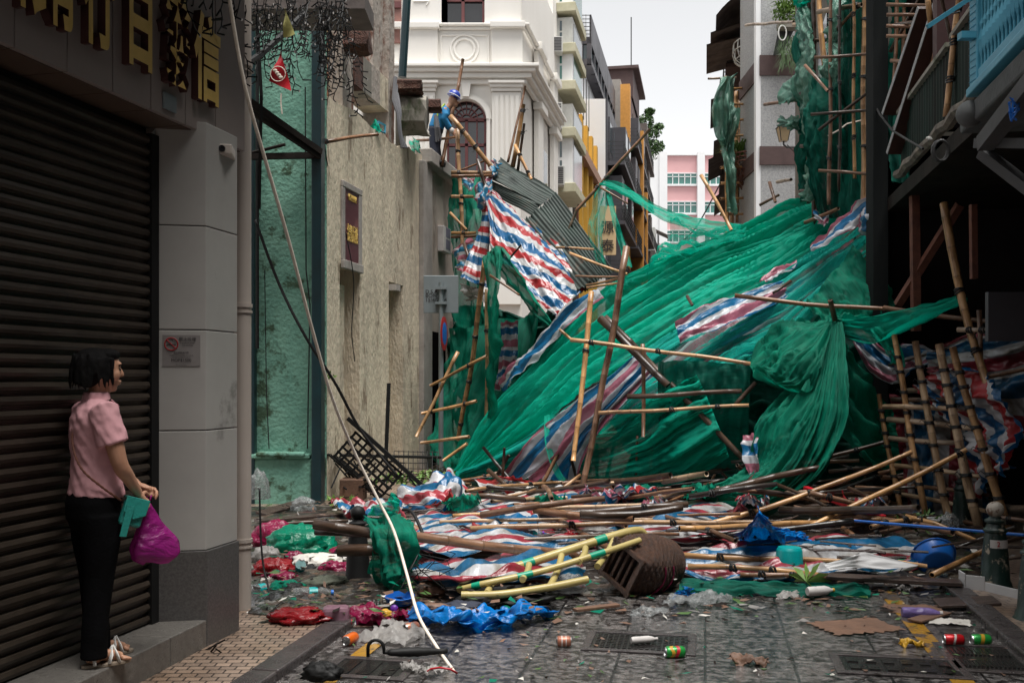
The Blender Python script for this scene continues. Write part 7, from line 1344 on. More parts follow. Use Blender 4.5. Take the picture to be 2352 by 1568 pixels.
lg(1212, 1155, 10.6, 1330, 1268, 8.9, 20, DRK, 'crooked dark branch crossing the rows left of centre', bend=-.04, ties=(.1, .2, .7))
lg(1080, 1182, 10, 1128, 1245, 9, 20, DRK, 'dark forked branch end right of the tarp tent', bend=.03, ties=(.6, .8))
lg(1338, 1140, 11.4, 1482, 1232, 9.8, 18, DRK, 'crooked dark branch crossing the rows in the centre', bend=-.03, ties=(.2, .5, .8))
lg(1500, 1135, 11.5, 1620, 1240, 9.6, 15, DRK, 'crooked dark branch crossing the rows behind the basket', bend=.03, ties=(.3, .6))
lg(1632, 1200, 9.4, 1720, 1330, 7.9, 16, BRN, 'brown branch crossing in front of the blue sheet', bend=.02, ties=(.4,))
lg(1812, 1229, 9.0, 1947, 1352, 7.6, 15, GRY, 'hollow ended grey branch pointing at the plastic bottles', bend=.03, ties=(.3,))
lg(1935, 1215, 9.2, 2010, 1268, 8.5, 15, BRN, 'short branch resting on the bright front tarp', ties=(.4,))
lg(1120, 1080, 12.5, 1165, 1118, 12.2, 11, DRK, 'small dark stick above the white ribbed panel')
LP = 'long poles slanting across the front of the heap'
lg = lambda *a, **k: bpx(*a, group=LP, **k)
lg(1558, 1224, 9.6, 2094, 1038, 9.9, 13, HON, 'upper long slanting pole reaching the lattice', ties=(.3, .55), bend=.05)
lg(1652, 1292, 8.8, 2218, 1034, 9.2, 14, HON, 'lower long slanting pole ending in a black lashing on the lattice', ties=(.97,), bend=.04)
lg(1440, 1256, 8.8, 1960, 1196, 8.8, 16, BLK, 'long wet black pole lying across the blue sheet', taper=.9)
lg(1260, 1150, 11.5, 1333, 1090, 11.8, 9, HON, 'short orange stick leaning on the pink tarp foot')
lg(1400, 1212, 9.7, 1590, 1128, 11, 8, BRN, 'thin brown pole slanting up right of the tallest pole')
lg(2062, 1302, 8.4, 2330, 1212, 8.3, 9, BLK, 'blue black rod leaning against the front right bollard')
d_ = P(1850, 1130, 10.4)
tag(MB().tube([P(1850, 1122, 10.6), P(2030, 1190, 9.4)], .045, 4).build('red_bar', M['redp'], bevel=.01), 'red square plastic bar lying in the dark left of the lattice', 'bar')
tag(MB().tube([G(1960, 1195, .35), P(2290, 1205, 7.9) if False else P(2352, 1228, 7.7)], .012, 6).build('blue_stick', M['blue_pl']), 'thin blue broom handle crossing behind the front right bollard', 'handle')
# planks
def plank(u0, v0, h0, u1, v1, h1, w_, th, mat, label, roll=0): 
    a, b = G(u0, v0, h0), G(u1, v1, h1); q = (b-a).to_track_quat('X', 'Z'); m_ = MB(); m_.obox((a+b)/2, ((b-a).length, w_, th), q @ Quaternion((1, 0, 0), roll)); return tag(m_.build('plank', mat, bevel=.004), label, 'plank', 'broken boards')
plank(1880, 1322, .08, 2208, 1338, .08, .16, .03, M['wood'], 'dark wet plank in front of the pale bent board')
plank(600, 1180, .1, 700, 1150, .12, .14, .03, M['wood'], 'dark board lying against the green wall base', .2)
plank(590, 1196, .1, 780, 1180, .1, .18, .03, M['wood'], 'long brown board left of the black ball bollard')
plank(2100, 1425, .02, 2170, 1405, .02, .1, .015, M['cardb'], 'broken brown board on the right kerb above the red can')
plank(1320, 1400, .03, 1420, 1388, .03, .06, .02, M['cardb'], 'thin reddish lath in front of the wicker basket')
plank(2150, 1385, .02, 2290, 1378, .06, .25, .02, M['wood'], 'dark flat board beside the right kerb')
# ================================================================ bollards
def bollard(base, s, label, head, body, sticker=True, ring=True):
    t = thing('bollard', label, 'bollard', base, 'cast iron bollards'); b = Vector(base)
    m_ = MB(); m_.lathe([(0, 0), (.155, 0), (.16, .04), (.135, .07), (.13, .10), (.118, .12), (.105, .34), (.088, .50), (.083, .52), (.098, .535), (.098, .55), (.078, .565), (.068, .60), (.085, .615), (.085, .63), (.055, .645), (.045, .66), (0, .66)], b, 24); m_.v = [b+(v-b)*s for v in m_.v]; bd = m_.build('post', body, t, smooth=True)
    m_ = MB(); m_.ell(b+Vector((0, 0, .72))*s, (.072*s, .072*s, .070*s), 20, 12); m_.build('ball', head, t, smooth=True)
    if sticker:
        m_ = MB(); rr = [[b+Vector((.0985*math.cos(a), .0985*math.sin(a), z_))*s*1 for a in [R(-140+i*10) for i in range(11)]] for z_ in (.40, .47)]; m_.grid(rr); st_ = m_.build('sticker', M['label'], t)
        text('lettering', sticker, M['redp'], .06*s, frame(b+Vector((-.02, -.102, .435))*s, (1, 0, 0)), t, ext=.001)
    return t
bollard(G(2286, 1362), .87, 'front right bollard with chipped white ball and a sticker reading 2', M['bolh'], M['bol'], '2')
bollard(G(2210, 1228, 0), .87, 'rear right bollard partly hidden behind the lattice', M['bolh'], M['bol'], None)
bollard(G(2376, 1436, 0), .87, 'bollard cut by the right picture edge', M['bolh'], M['bol'], None)
bollard(G(822, 1350), .80, 'black bollard with a round black ball under the thick logs', M['black'], M['black'], None)
# ================================================================ yellow plastic handcart frame
yb2 = thing('yellow_rack', 'pale yellow plastic rack with green bands lying beside the wicker basket', 'plastic rack', P(1290, 1300, 7.6)+Vector((0, 0, -.2)))
def yt(nm, pts, r, mat=None, **k): return MB().tube([P(p[0], p[1], p[2]*.955) for p in spl([Vector(p) for p in pts], 26)], r, 10).build(nm, mat or M['lemon'], yb2, smooth=True)
yt('rail', [(1058, 1352, 7.3), (1090, 1330, 7.5), (1200, 1297, 7.7), (1330, 1255, 7.9), (1440, 1222, 8.1), (1475, 1222, 8.2), (1482, 1250, 8.2)], .034)
yt('rail', [(1062, 1352, 7.25), (1120, 1338, 7.2), (1240, 1312, 7.3), (1380, 1270, 7.5), (1470, 1240, 7.7)], .023)
yt('rail', [(1060, 1366, 7.1), (1150, 1364, 7.1), (1260, 1348, 7.2), (1350, 1330, 7.3)], .027)
for i, (a, b) in enumerate((((1130, 1322, 7.5), (1118, 1362, 7.1)), ((1215, 1296, 7.6), (1200, 1330, 7.2)), ((1290, 1275, 7.7), (1262, 1348, 7.2)), ((1345, 1258, 7.8), (1330, 1290, 7.4)), ((1410, 1240, 7.9), (1372, 1300, 7.4)))): yt('strut', [a, ((a[0]+b[0])/2+4, (a[1]+b[1])/2, (a[2]+b[2])/2), b], .024)
gp_ = spl([Vector(p) for p in [(1058, 1352, 7.3), (1090, 1330, 7.5), (1200, 1297, 7.7), (1330, 1255, 7.9), (1440, 1222, 8.1), (1475, 1222, 8.2), (1482, 1250, 8.2)]], 61)
gq = spl([Vector(p) for p in [(1062, 1352, 7.25), (1120, 1338, 7.2), (1240, 1312, 7.3), (1380, 1270, 7.5), (1470, 1240, 7.7)]], 61)
for L_, i0, i1, r_ in ((gp_, 20, 22, .0355), (gp_, 33, 35, .0355), (gq, 8, 12, .0245), (gq, 24, 28, .0245), (gq, 42, 46, .0245)): MB().tube([P(L_[i][0], L_[i][1], L_[i][2]*.955) for i in range(i0, i1+1)], r_, 12).build('green_band', M['gtape'], yb2, smooth=True)
# ================================================================ wicker basket
wk = thing('wicker_basket', 'large dark wet wicker basket lying on its side with its slatted base facing left', 'basket', G(1480, 1380)); ax = (P(1570, 1318, 8.0)-P(1432, 1335, 7.45)).normalized(); q = ax.to_track_quat('Z', 'Y') @ Quaternion((0, 0, 1), R(28)); c0 = P(1432, 1332, 7.35); c0.z = .215
m_ = MB(); n_ = 64; rings = []; Lb = .52; K_ = 22
for i in range(K_*4+1):
    t_ = i/(K_*4); r_ = .135+.088*math.sin(min(t_*1.02, 1)**.85*math.pi*.86); sq = 1-.0
    rr = []
    for j in range(n_):
        a = 2*math.pi*j/n_; e_ = max(0, 1-t_*2.2)*.9; m4 = 1/max(abs(math.cos(a)), abs(math.sin(a))); k_ = r_*(1+(min(m4, 1.25)-1)*e_); k_ += .009*math.sin(a*18+math.pi*(i//4))*abs(math.sin(i*math.pi/4))+.006*abs(math.sin(i*math.pi/4)); rr.append(c0+q@Vector((k_*math.cos(a), k_*math.sin(a), t_*Lb)))
    rings.append(rr)
m_.loft(rings, cap=False); 
inn = [[c0+(p-c0)*1.0+((c0+ax*((p-c0).dot(ax)))-p)*.06 for p in r] for r in reversed(rings[::4])]; m_.loft(inn, cap=False); m_.build('woven_body', M['wicker'], wk, smooth='all')
m_ = MB()
for k in (-2, -1, 0, 1, 2): m_.obox(c0+q@Vector((k*.055, 0, -.005)), (.024, .29, .02), q)
for s_ in (-1, 1): m_.obox(c0+q@Vector((0, s_*.14, -.02)), (.33, .035, .03), q); m_.obox(c0+q@Vector((s_*.14, 0, -.02)), (.035, .33, .03), q)
m_.build('base_slats', M['wicker'], wk, bevel=.005)
m_ = MB(); m_.tube([c0+q@Vector((.172*math.cos(a*.2), .172*math.sin(a*.2), Lb)) for a in range(32)], .018, 7, cap=False); m_.build('rim', M['wicker'], wk, smooth='all')
for zz_ in (.20, .30):
    m_ = MB(); m_.tube([c0+q@Vector((.234*math.cos(a*.12+2.6), .234*math.sin(a*.12+2.6), zz_+.02*math.sin(a*.4))) for a in range(24)], .006, 5); m_.build('pink_twine', M['pinkbag'], wk)
# ================================================================ bags, cloths and litter
def blob(name, c, r, mat, label, cat, amp=.25, fr=2.2, group=None, seed=0, flatb=True, n=40, rot=0):
    c = Vector(c); rings = []; m = n//2; q = Quaternion((0, 0, 1), rot)
    for i in range(1, m):
        ph = math.pi*i/m; rr = []
        for j in range(n):
            th = 2*math.pi*j/n; dv = Vector((math.sin(ph)*math.cos(th), math.sin(ph)*math.sin(th), -math.cos(ph)))
            k = 1+amp*(NZ.noise(dv*fr+Vector((seed, 0, 0))))*1.3+amp*.8*(1-2.5*abs(NZ.noise(dv*fr*2+Vector((0, seed, 0)))))+amp*.35*(1-2.5*abs(NZ.noise(dv*fr*4+Vector((0, seed, 5)))))
            p = Vector((dv.x*r[0]*k, dv.y*r[1]*k, dv.z*r[2]*k)); 
            if flatb: p.z = max(p.z, -r[2]*.55)
            rr.append(c+q@p)
        rings.append(rr)
    return tag(MB().loft(rings).build(name, mat, smooth='all'), label, cat, group)
BG = 'rubbish bags on the left'
def bag(u, v, Y, w_, h_, mat, label, seed, nm='rubbish_bag', cat='bag', amp=.22, **k):
    Yg = 3659/(v+h_*.30-870)
    if v > 1180 and Y > Yg*.94: Y = Yg*.97
    c = P(u, v, Y); return blob(nm, c, (w_/F*Y/2, w_/F*Y/2*.7, h_/F*Y/2*1.15), mat, label, cat, amp, seed=seed, **k)
bag(630, 1238, 9.6, 95, 62, M['pinkbag'], 'crimson rubbish bag next to the shop drainpipe', 1, group=BG)
bag(690, 1255, 9.1, 150, 70, M['green_bag'], 'large green rubbish bag left of the thick logs', 2, group=BG)
bag(628, 1310, 8.4, 90, 42, M['red_bag'], 'bright red rubbish bag below the green one', 3, group=BG)
bag(640, 1328, 8.1, 75, 26, M['pinkbag'], 'dark magenta bag in front of the bright red bag', 4, group=BG)
bag(612, 1280, 8.8, 60, 38, M['white_pl'], 'white bag beside the drainpipe between the red bags', 5, group=BG)
bag(697, 1165, 11.6, 52, 36, M['clear'], 'clear plastic bag peaked against the green wall base', 6, group=BG)
bag(770, 1310, 8.3, 70, 34, M['pinkbag'], 'crumpled pink rag bag below the short log end', 7, group=BG)
bag(690, 1415, 7.05, 125, 30, M['red_bag'], 'flat red plastic bag lying beside the pavement edge', 8, group=BG)
bag(595, 1125, 11.4, 42, 66, M['clear'], 'torn clear plastic sheet hanging at the green wall plinth', 9, nm='plastic_sheet', cat='plastic sheet')
bag(730, 1290, 8.7, 110, 30, M['paper'], 'grey crumpled fabric under the green rubbish bag', 10, nm='crumpled_fabric', cat='cloth')
bag(750, 1340, 8.2, 90, 30, pm('grey_green_cloth', (.10, .11, .08), (.05, .055, .04), 5, .8, .4), 'muddy grey green cloth above the long grey pole', 11, nm='crumpled_fabric', cat='cloth')
bag(1100, 1380, 7.1, 90, 34, M['black'], 'black rubbish bag behind the long blue sheet', 12, nm='rubbish_bag')
bag(1180, 1368, 7.3, 170, 36, M['black'], 'dark rags heaped under the yellow rack', 13, nm='crumpled_fabric', cat='cloth')
bag(1310, 1345, 7.4, 60, 44, M['clear'], 'clear plastic wrapper between yellow rack and wicker basket', 14, nm='plastic_wrapper', cat='wrapper')
bag(1312, 1240, 8.7, 36, 34, M['red_bag'], 'small red plastic bag beside the white tray', 15)
bag(1372, 1222, 9.0, 70, 20, M['white_pl'], 'white bag between the poles behind the yellow rack', 16)
bag(2180, 1210, 9.5, 40, 50, M['clear'], 'clear bag tied on the pole beside the white tub', 17)
bag(740, 1545, 5.5, 80, 40, M['black'], 'black plastic rag in the gutter at the bottom edge', 18, nm='plastic_rag', cat='bag')
bag(905, 1398, 6.95, 20, 18, M['purple'], 'small purple ball in the rubbish', 19, nm='purple_ball', cat='ball', amp=.02)
bag(880, 1410, 6.9, 40, 18, M['amber'], 'amber crisp packet in the rubbish', 20, nm='crisp_packet', cat='packet')
bag(1060, 1395, 6.95, 90, 22, M['navy'], 'dark blue cap like rag behind the long blue sheet', 21, nm='crumpled_fabric', cat='cloth')
blob('wicker_ball', P(1748, 1115, 11), (.16, .16, .14), M['wicker'], 'small woven basket half hidden under the sweeping net', 'basket', .05, seed=3)
gcloth('blue_sheet', [[(938, 1405, .05), (1020, 1382, .12), (1120, 1400, .05), (1200, 1382, .1), (1278, 1392, .05)], [(935, 1420, .04), (1020, 1412, .12), (1110, 1418, .06), (1200, 1405, .1), (1280, 1402, .03)], [(960, 1425, .01), (1030, 1438, .04), (1120, 1436, .03), (1200, 1424, .03), (1270, 1415, .01)]], M['blue_s'], (90, 44), .05, (4, 4), .035, 4, 'long crumpled blue plastic sheet at the front of the rubbish', cat='plastic sheet', seed=111)
gcloth('blue_sheet', [[(1690, 1228, .25), (1745, 1185, .55), (1800, 1210, .35), (1860, 1225, .25)], [(1690, 1240, .2), (1740, 1215, .4), (1800, 1230, .3), (1865, 1240, .2)], [(1700, 1258, .1), (1760, 1262, .1), (1810, 1262, .1), (1860, 1262, .1)]], M['blue_s'], (60, 44), .07, (3, 4), .04, 4, 'bright blue plastic sheet draped over the poles near the teal bucket', cat='plastic sheet', seed=112)
gcloth('blue_sheet', [[(1545, 1358, .04), (1575, 1348, .1), (1595, 1352, .06)], [(1535, 1368, .02), (1570, 1368, .04), (1598, 1366, .02)]], M['blue_s'], (24, 16), .03, (3, 3), .02, 5, 'small blue plastic scrap touching the wicker basket', cat='plastic sheet', seed=113)
def litter(nm, u, v, w_, d_, mat, label, cat, seed, h=.02, cr_=.02, group=None, folds=.02):
    k = G(u, v); sc_ = k.y/F; W_, D_ = w_*sc_/2, d_/2; a = random.Random(seed).uniform(-.5, .5); q = Quaternion((0, 0, 1), a)
    rr = [[tuple(k+q@Vector((x*W_, y*D_, h*(1-abs(x))*(1.3-abs(y))+.006))) for x in (-1, -.3, .4, 1)] for y in (-1, 0, 1)]
    return cloth(nm, rr, mat, (26, 20), folds, (3, 3), cr_, 9, label=label, cat=cat, group=group, seed=seed, raw=True, ragged=.04)
litter('plastic_bag', 905, 1462, 130, .42, M['white_pl'], 'flat dirty white plastic bag in the puddle above the umbrella', 'bag', 1, .03, .015, folds=.03)
litter('plastic_bag', 1600, 1388, 150, .22, M['clear'], 'crumpled clear plastic bag on the paving before the wicker basket', 'bag', 2, .05, .03, folds=.03)
litter('plastic_bag', 1490, 1412, 80, .12, M['clear'], 'transparent wrapper with yellow marks left of the crumpled clear bag', 'wrapper', 3, .02)
litter('rag', 850, 1430, 110, .22, M['pinkbag'], 'soaked magenta and grey cloth below the pink bottle', 'cloth', 4, .05, .03, folds=.04)
litter('rag', 945, 1425, 60, .2, M['pinkbag'], 'magenta cloth end touching the long blue sheet', 'cloth', 5, .05, .03, folds=.04)
litter('cardboard_piece', 1965, 1440, 180, .34, M['cardb'], 'large flat wet brown cardboard across the yellow line', 'cardboard', 6, .0, .004, folds=.004)
litter('cardboard_piece', 2100, 1400, 120, .26, M['cardb'], 'torn brown cardboard beside the purple bottle', 'cardboard', 7, .0, .004, folds=.005)
litter('cardboard_piece', 2180, 1430, 90, .16, M['paper'], 'pale strip of cardboard above the red can', 'cardboard', 8, .01, .004, folds=.005)
litter('cardboard_piece', 960, 1395, 110, .3, M['cardb'], 'brown cardboard under the blue dish in the rubbish', 'cardboard', 9, .03, .01)
litter('paper_scrap', 1810, 1372, 60, .16, M['white_pl'], 'white scrap of film on the wet paving right of centre', 'paper', 10, .01)
litter('paper_scrap', 2075, 1358, 34, .08, M['white_pl'], 'small white crumpled packet under the dark plank', 'paper', 11, .03)
litter('paper_scrap', 2095, 1484, 50, .05, M['amber'], 'orange and white wrapper beside the yellow line', 'wrapper', 12, .01)
litter('paper_scrap', 1720, 1525, 80, .09, M['cardb'], 'pulpy pale paper on the bottom paving', 'paper', 13, .01)
litter('paper_scrap', 945, 1543, 40, .07, M['white_pl'], 'little white paper square below the umbrella', 'paper', 14, .01)
litter('paper_scrap', 1000, 1500+50, 60, .06, M['white_pl'], 'muddy paper strip at the bottom edge right of the gutter grate', 'paper', 15, .01)
litter('paper_scrap', 700, 1420-70, 40, .12, M['white_pl'], 'white tissue beside the plastic bottles on the left', 'paper', 16, .04)
litter('paper_scrap', 605, 1418, 60, .12, M['paper'], 'pink and white paper on the pavement by the drainpipe', 'paper', 17, .02)
t = MB().tube([G(u, v, h) for u, v, h in ((975, 1545, .01), (990, 1535, .04), (1010, 1532, .05), (1035, 1536, .05), (1050, 1545, .02))], .006, 5); tag(t.build('red_ribbon', M['redp'], smooth='all'), 'thin red plastic ribbon curling on the paving under the rope end', 'ribbon')
def can(u, v, ang, mat, label, L=.118, r=.033, band=None, dent=.0):
    c = G(u, v, r); t = thing('drink_can', label, 'can', (c.x, c.y, 0), 'drink cans on the ground'); q = Quaternion((0, 0, 1), ang) @ Quaternion((0, 1, 0), R(90)); c0_ = c-q@Vector((0, 0, L/2))
    f_ = lambda pr: [[c0_+q@Vector((rr*(1-dent*max(0, math.cos(2*math.pi*j/22))*math.sin(z/L*3.1))*math.cos(2*math.pi*j/22), rr*math.sin(2*math.pi*j/22), z)) for j in range(22)] for rr, z in pr]
    m_ = MB(); m_.loft(f_([(r*.86, .006), (r, .014), (r, L-.016), (r*.84, L-.004)]), cap=False); m_.build('printed_wall', mat, t, smooth=True)
    m_ = MB(); m_.loft(f_([(.0005, .010), (r*.74, .008), (r*.80, 0), (r*.87, .0065)]), cap=False); m_.loft(f_([(r*.85, L-.0045), (r*.82, L), (r*.74, L-.004), (.0005, L-.005)]), cap=False); m_.build('end', M['can_al'], t, smooth=True)
    if band:
        for (kind, z0, z1, mt) in band:
            m_ = MB(); m_.grid([[c0_+q@Vector(((r+.0006)*math.cos(a), (r+.0006)*math.sin(a), z0+(z1-z0)*s_+.006*math.sin(a*kind))) for a in [R(-200+i*14) for i in range(14)]] for s_ in (0, .5, 1)]); m_.build('print', M[mt], t)
    return t
can(805, 1466, R(70), M['can_o'], 'bright orange can lying in the left gutter puddle', dent=.1)
can(1295, 1472, R(0), M['can_b'], 'dented copper coloured can lying left of the middle drain cover', L=.09, dent=.1, band=((0, .03, .036, 'label'), (0, .055, .06, 'label')))
can(1550, 1496, R(5), M['can_g'], 'green can with yellow and red fruit print below the middle drain cover', band=((3, .03, .05, 'amber'), (2, .06, .08, 'redp')))
can(2190, 1468, R(-5), M['can_r'], 'red can with a white script stripe near the right kerb', band=((1.5, .055, .068, 'label'),))
can(2252, 1468, R(3), M['can_g'], 'green can lying right of the red can', band=((1.5, .05, .072, 'amber'),))
can(945, 1440, R(40), M['can_b'], 'dark brown can half under the magenta cloth', L=.10)
def bottle(u, v, ang, L, r, mat, cap, label, h=0, tilt=0):
    c = G(u, v, r+h); t = thing('plastic_bottle', label, 'bottle', c, 'plastic bottles in the rubbish'); q = Quaternion((0, 0, 1), ang) @ Quaternion((0, 1, 0), R(90-tilt))
    m_ = MB(); m_.lathe([(0, 0), (r*.8, .0), (r, .015), (r, L*.3), (r*.93, L*.34), (r, L*.38), (r, L*.66), (r*.75, L*.8), (r*.38, L*.9), (r*.36, L*.94)], c-q@Vector((0, 0, L/2)), 18, q); m_.build('body', mat, t, smooth=True)
    m_ = MB(); m_.lathe([(r*.42, L*.93), (r*.44, L*.94), (r*.44, L), (r*.1, L*1.002)], c-q@Vector((0, 0, L/2)), 14, q); m_.build('cap', cap, t, smooth=True)
    if mat is M['clear']: m_ = MB(); m_.lathe([(r*1.01, L*.4), (r*1.015, L*.41), (r*1.015, L*.6), (r*1.01, L*.61)], c-q@Vector((0, 0, L/2)), 18, q); m_.build('wrapper', M['teal_pl'], t)
bottle(2118, 1406, R(-8), .26, .035, M['clear_v'], M['label'], 'bottle of violet liquid lying near the right kerb')
bottle(720, 1362, R(12), .28, .045, M['clear'], M['blue_pl'], 'clear bottle with a teal label beside the long grey pole', .05)
bottle(690, 1300, R(-70), .25, .04, M['clear'], M['label'], 'upright leaning empty bottle beside the bright red bag', .1, 40)
bottle(1885, 1356, R(15), .22, .035, M['label'], M['amber'], 'white sun cream bottle with an orange circle under the leafy sprig', .02)
bottle(1225, 1160+65, R(30), .22, .035, M['clear'], M['purple'], 'clear bottle with a purple cap near the dark forked branch', .15)
bottle(1480, 1468, R(15), .17, .022, M['label'], M['label'], 'crushed white tube lying on the middle drain cover', .01)
bottle(600, 1352, R(40), .24, .04, M['clear'], M['label'], 'empty clear bottle against the base of the drainpipe', .03)
bottle(1000, 1398, R(10), .24, .04, M['cardb'], M['gtape'], 'brown bottle with a red and green wrapper behind the blue sheet', .03)
t = thing('jerrycan', 'pale pink plastic canister lying between the red bag and the blue dish', 'canister', G(775, 1412)); m_ = MB(); c = G(772, 1412, .075); m_.obox(c, (.17, .12, .12), Quaternion((0, 0, 1), .1)); m_.build('body', plasticbag('pinkish_plastic', (.45, .25, .32), .4, .3, .1, .1), t, bevel=.025); m_ = MB(); m_.tube([c+Vector((.08, -.03, -.04)), c+Vector((.11, -.03, -.04))], .02, 10); m_.build('neck', M['redp'], t)
tag(MB().lathe([(0, 0), (.09, 0), (.105, .05), (.10, .052), (.085, .006), (0, .006)], P(1048, 1398, 6.8) if False else G(918, 1383, .05), 24, Quaternion((1, 0, 0), R(6))).build('blue_dish', M['blue_pl'], smooth=True), 'round blue plastic dish tilted among the rubbish', 'dish')
t = thing('plastic_fan', 'clear round plastic hand fan on the red bag', 'fan', G(760, 1428)); c = G(765, 1425, .05); m_ = MB(); qf = Quaternion((1, 0, 0), R(50))
for rr in (.05, .035, .02): m_.tube([c+qf@Vector((rr*math.cos(a*.3), rr*math.sin(a*.3), 0)) for a in range(22)], .003, 5, cap=False)
m_.tube([c+Vector((-.05, 0, .02)), c+Vector((-.13, 0, .06))], .004, 5); m_.build('ring', M['label'], t)
# umbrella
t = thing('umbrella', 'folded black umbrella with a hooked handle lying in the left puddle', 'umbrella', G(940, 1495)); a, b = G(890, 1498, .04), G(1028, 1494, .03); m_ = MB(); n_ = 14; m_.tube([a+(b-a)*i/n_ for i in range(n_+1)], [.014+.012*math.sin(math.pi*min(1, i/n_*1.2))+.003*(i % 2) for i in range(n_+1)], 9); m_.build('folded_canopy', M['black'], t, smooth='all')
m_ = MB(); m_.tube([a, a+(a-b).normalized()*.02]+[a+Vector((-.065+.045*math.cos(k*.35), -.01, .045*math.sin(k*.35)+.03)) for k in range(0, 10)]+[a+Vector((-.11, -.01, -.02))]+[a+Vector((-.05, 0, -.03))][:0], .010, 8); m_.build('hook_handle', M['black'], t, smooth='all')
# tubs and buckets
t = thing('bucket', 'upturned teal plastic bucket on the front poles', 'bucket', P(1813, 1300, 8.0)); c = P(1813, 1300, 8.0); m_ = MB(); m_.lathe([(.088, .155), (.098, .14), (.102, .13), (.112, .0), (.118, -.002), (.118, .012), (.108, .012), (.096, .13), (.084, .15)], c, 28); m_.lathe([(0, .150), (.088, .152)], c, 28); m_.build('tub', M['teal_pl'], t, smooth=True); m_ = MB(); m_.lathe([(.119, -.003), (.122, .0), (.122, .010), (.119, .013)], c, 28); m_.build('rim', M['teal_pl'], t)
t = thing('washing_up_bowl', 'bright blue plastic bowl tipped on its side against the front right bollard', 'bowl', P(2155, 1310, 7.9)); c = P(2160, 1296, 8.0); q = Quaternion((0, 1, 0), R(12)) @ Quaternion((1, 0, 0), R(-62)); m_ = MB(); m_.lathe([(0, 0), (.115, 0), (.13, .01), (.165, .11), (.175, .112), (.175, .118), (.16, .118), (.125, .016), (0, .008)], c+Vector((0, .06, -.01)), 32, q @ Quaternion((0, 0, 1), .3)); m_.build('bowl', M['blue_pl'], t, smooth=True); m_ = MB(); m_.tube([c+Vector((0, .06, -.01))+q@Vector((.175*math.cos(a*.2), .175*math.sin(a*.2), .115)) for a in range(33)], .006, 6, cap=False); m_.build('rim', M['blue_pl'], t)
t = thing('white_tub', 'small white plastic tub on the pole left of the rear right bollard', 'tub', P(2155, 1215, 9.6)); m_ = MB(); m_.lathe([(0, 0), (.075, 0), (.09, .13), (.102, .13), (.102, .145), (.085, .145), (.07, .01), (0, .01)], P(2155, 1224, 9.6), 24); m_.build('tub', M['whiteboard'], t, smooth=True)
t = thing('white_tray', 'white moulded plastic tray lid lying behind the yellow rack', 'tray', P(1265, 1262, 8.3)); m_ = MB(); a = [P(1202, 1244, 8.7), P(1300, 1240, 8.8), P(1345, 1268, 8.3), P(1232, 1278, 8.2)]; m_.hexa([p-Vector((0, 0, .012)) for p in a]+a); ce = sum(a, Vector())/4; m_.hexa([ce+(p-ce)*.82+Vector((0, 0, .0)) for p in a]+[ce+(p-ce)*.78+Vector((0, 0, .016)) for p in a]); m_.build('lid', M['whiteboard'], t, bevel=.008); m_ = MB(); m_.tube([a[0]+Vector((0, 0, .01)), a[1]+Vector((0, 0, .01))], .009, 6); m_.build('edge', M['whiteboard'], t)
t = thing('white_trough', 'broken white plastic trough lying around the foot of the front right bollard', 'trough', G(2250, 1350)); m_ = MB(); a = [G(2218, 1335, .10), G(2262, 1352, .06), G(2345, 1378, .04)]; 
m_.wall(Vector(a[0]), Vector(a[1]), .02, .15, .01); m_.wall(Vector(a[1]), Vector(a[2]), .01, .11, .01); m_.build('side', M['whiteboard'], t, bevel=.003); m_ = MB(); m_.wall(Vector(a[0]), Vector(a[0])+Vector((.02, .14, 0)), .02, .16, .01); m_.build('end', M['whiteboard'], t, bevel=.003)
# crates and box by the beige wall
t = thing('plastic_crate', 'broken black plastic crate leaning in the beige doorway recess', 'crate', P(830, 1080, 13)); q = Quaternion((0, 1, 0), R(42)); c = P(845, 1068, 12.9); m_ = MB()
for k in range(9): m_.obox(c+q@Vector((-.40+k*.10, 0, 0)), (.03, .03, .42), q)
for k in range(6): m_.obox(c+q@Vector((0, 0, -.21+k*.084)), (.84, .035, .026), q)
for k in range(5): m_.obox(c+q@Vector((0, .06+k*.1, -.25)), (1.0, .02, .02), q)
for k in range(9): m_.obox(c+q@Vector((-.48+k*.12, .25, -.25)), (.02, .5, .02), q)
rnd = random.Random(12)
for k in range(40): e0 = c+Vector((rnd.uniform(-.35, .6), rnd.uniform(-.2, .2), rnd.uniform(-.45, .1))); m_.tube([e0, e0+Vector((rnd.uniform(-.3, .3), rnd.uniform(-.2, .2), rnd.uniform(-.25, .25)))], .012, 4)
m_.build('lattice_side', M['black'], t); m_ = MB(); m_.obox(c+q@Vector((.1, -.02, .28)), (1.4, .06, .05), q); m_.build('bar', M['black'], t)
tag(MB().tube([P(770, 1045, 13.4), P(1012, 1050, 15.2)], .022, 6).build('iron_rail', M['black']), 'thin black iron rail in front of the beige wall', 'rail')
tag(MB().tube([P(893, 880, 14.0), P(886, 1062, 13.9)], .03, 6).build('iron_rod', M['black']), 'black iron rod leaning upright on the beige wall', 'rod')
t = MB(); a = P(784, 1146, 12.9); b = P(838, 1098, 12.9); t.box(a.x, b.x, 12.75, 13.1, .0, b.z); tag(t.build('cardboard_box', M['cardb'], bevel=.01), 'soggy brown cardboard box at the foot of the beige wall', 'box')
t = MB(); a = P(930, 1100, 14.5)
for k in range(10): t.tube([P(905+k*11, 1035, 15), P(905+k*11, 1092, 14.9)], .008, 4)
for k in range(5): t.tube([P(905, 1036+k*13, 15), P(1006, 1038+k*13, 15.1)], .008, 4)
tag(t.build('wire_mesh', M['iron_d']), 'rusty wire mesh panel standing behind the leaves near the sign pole', 'wire mesh')
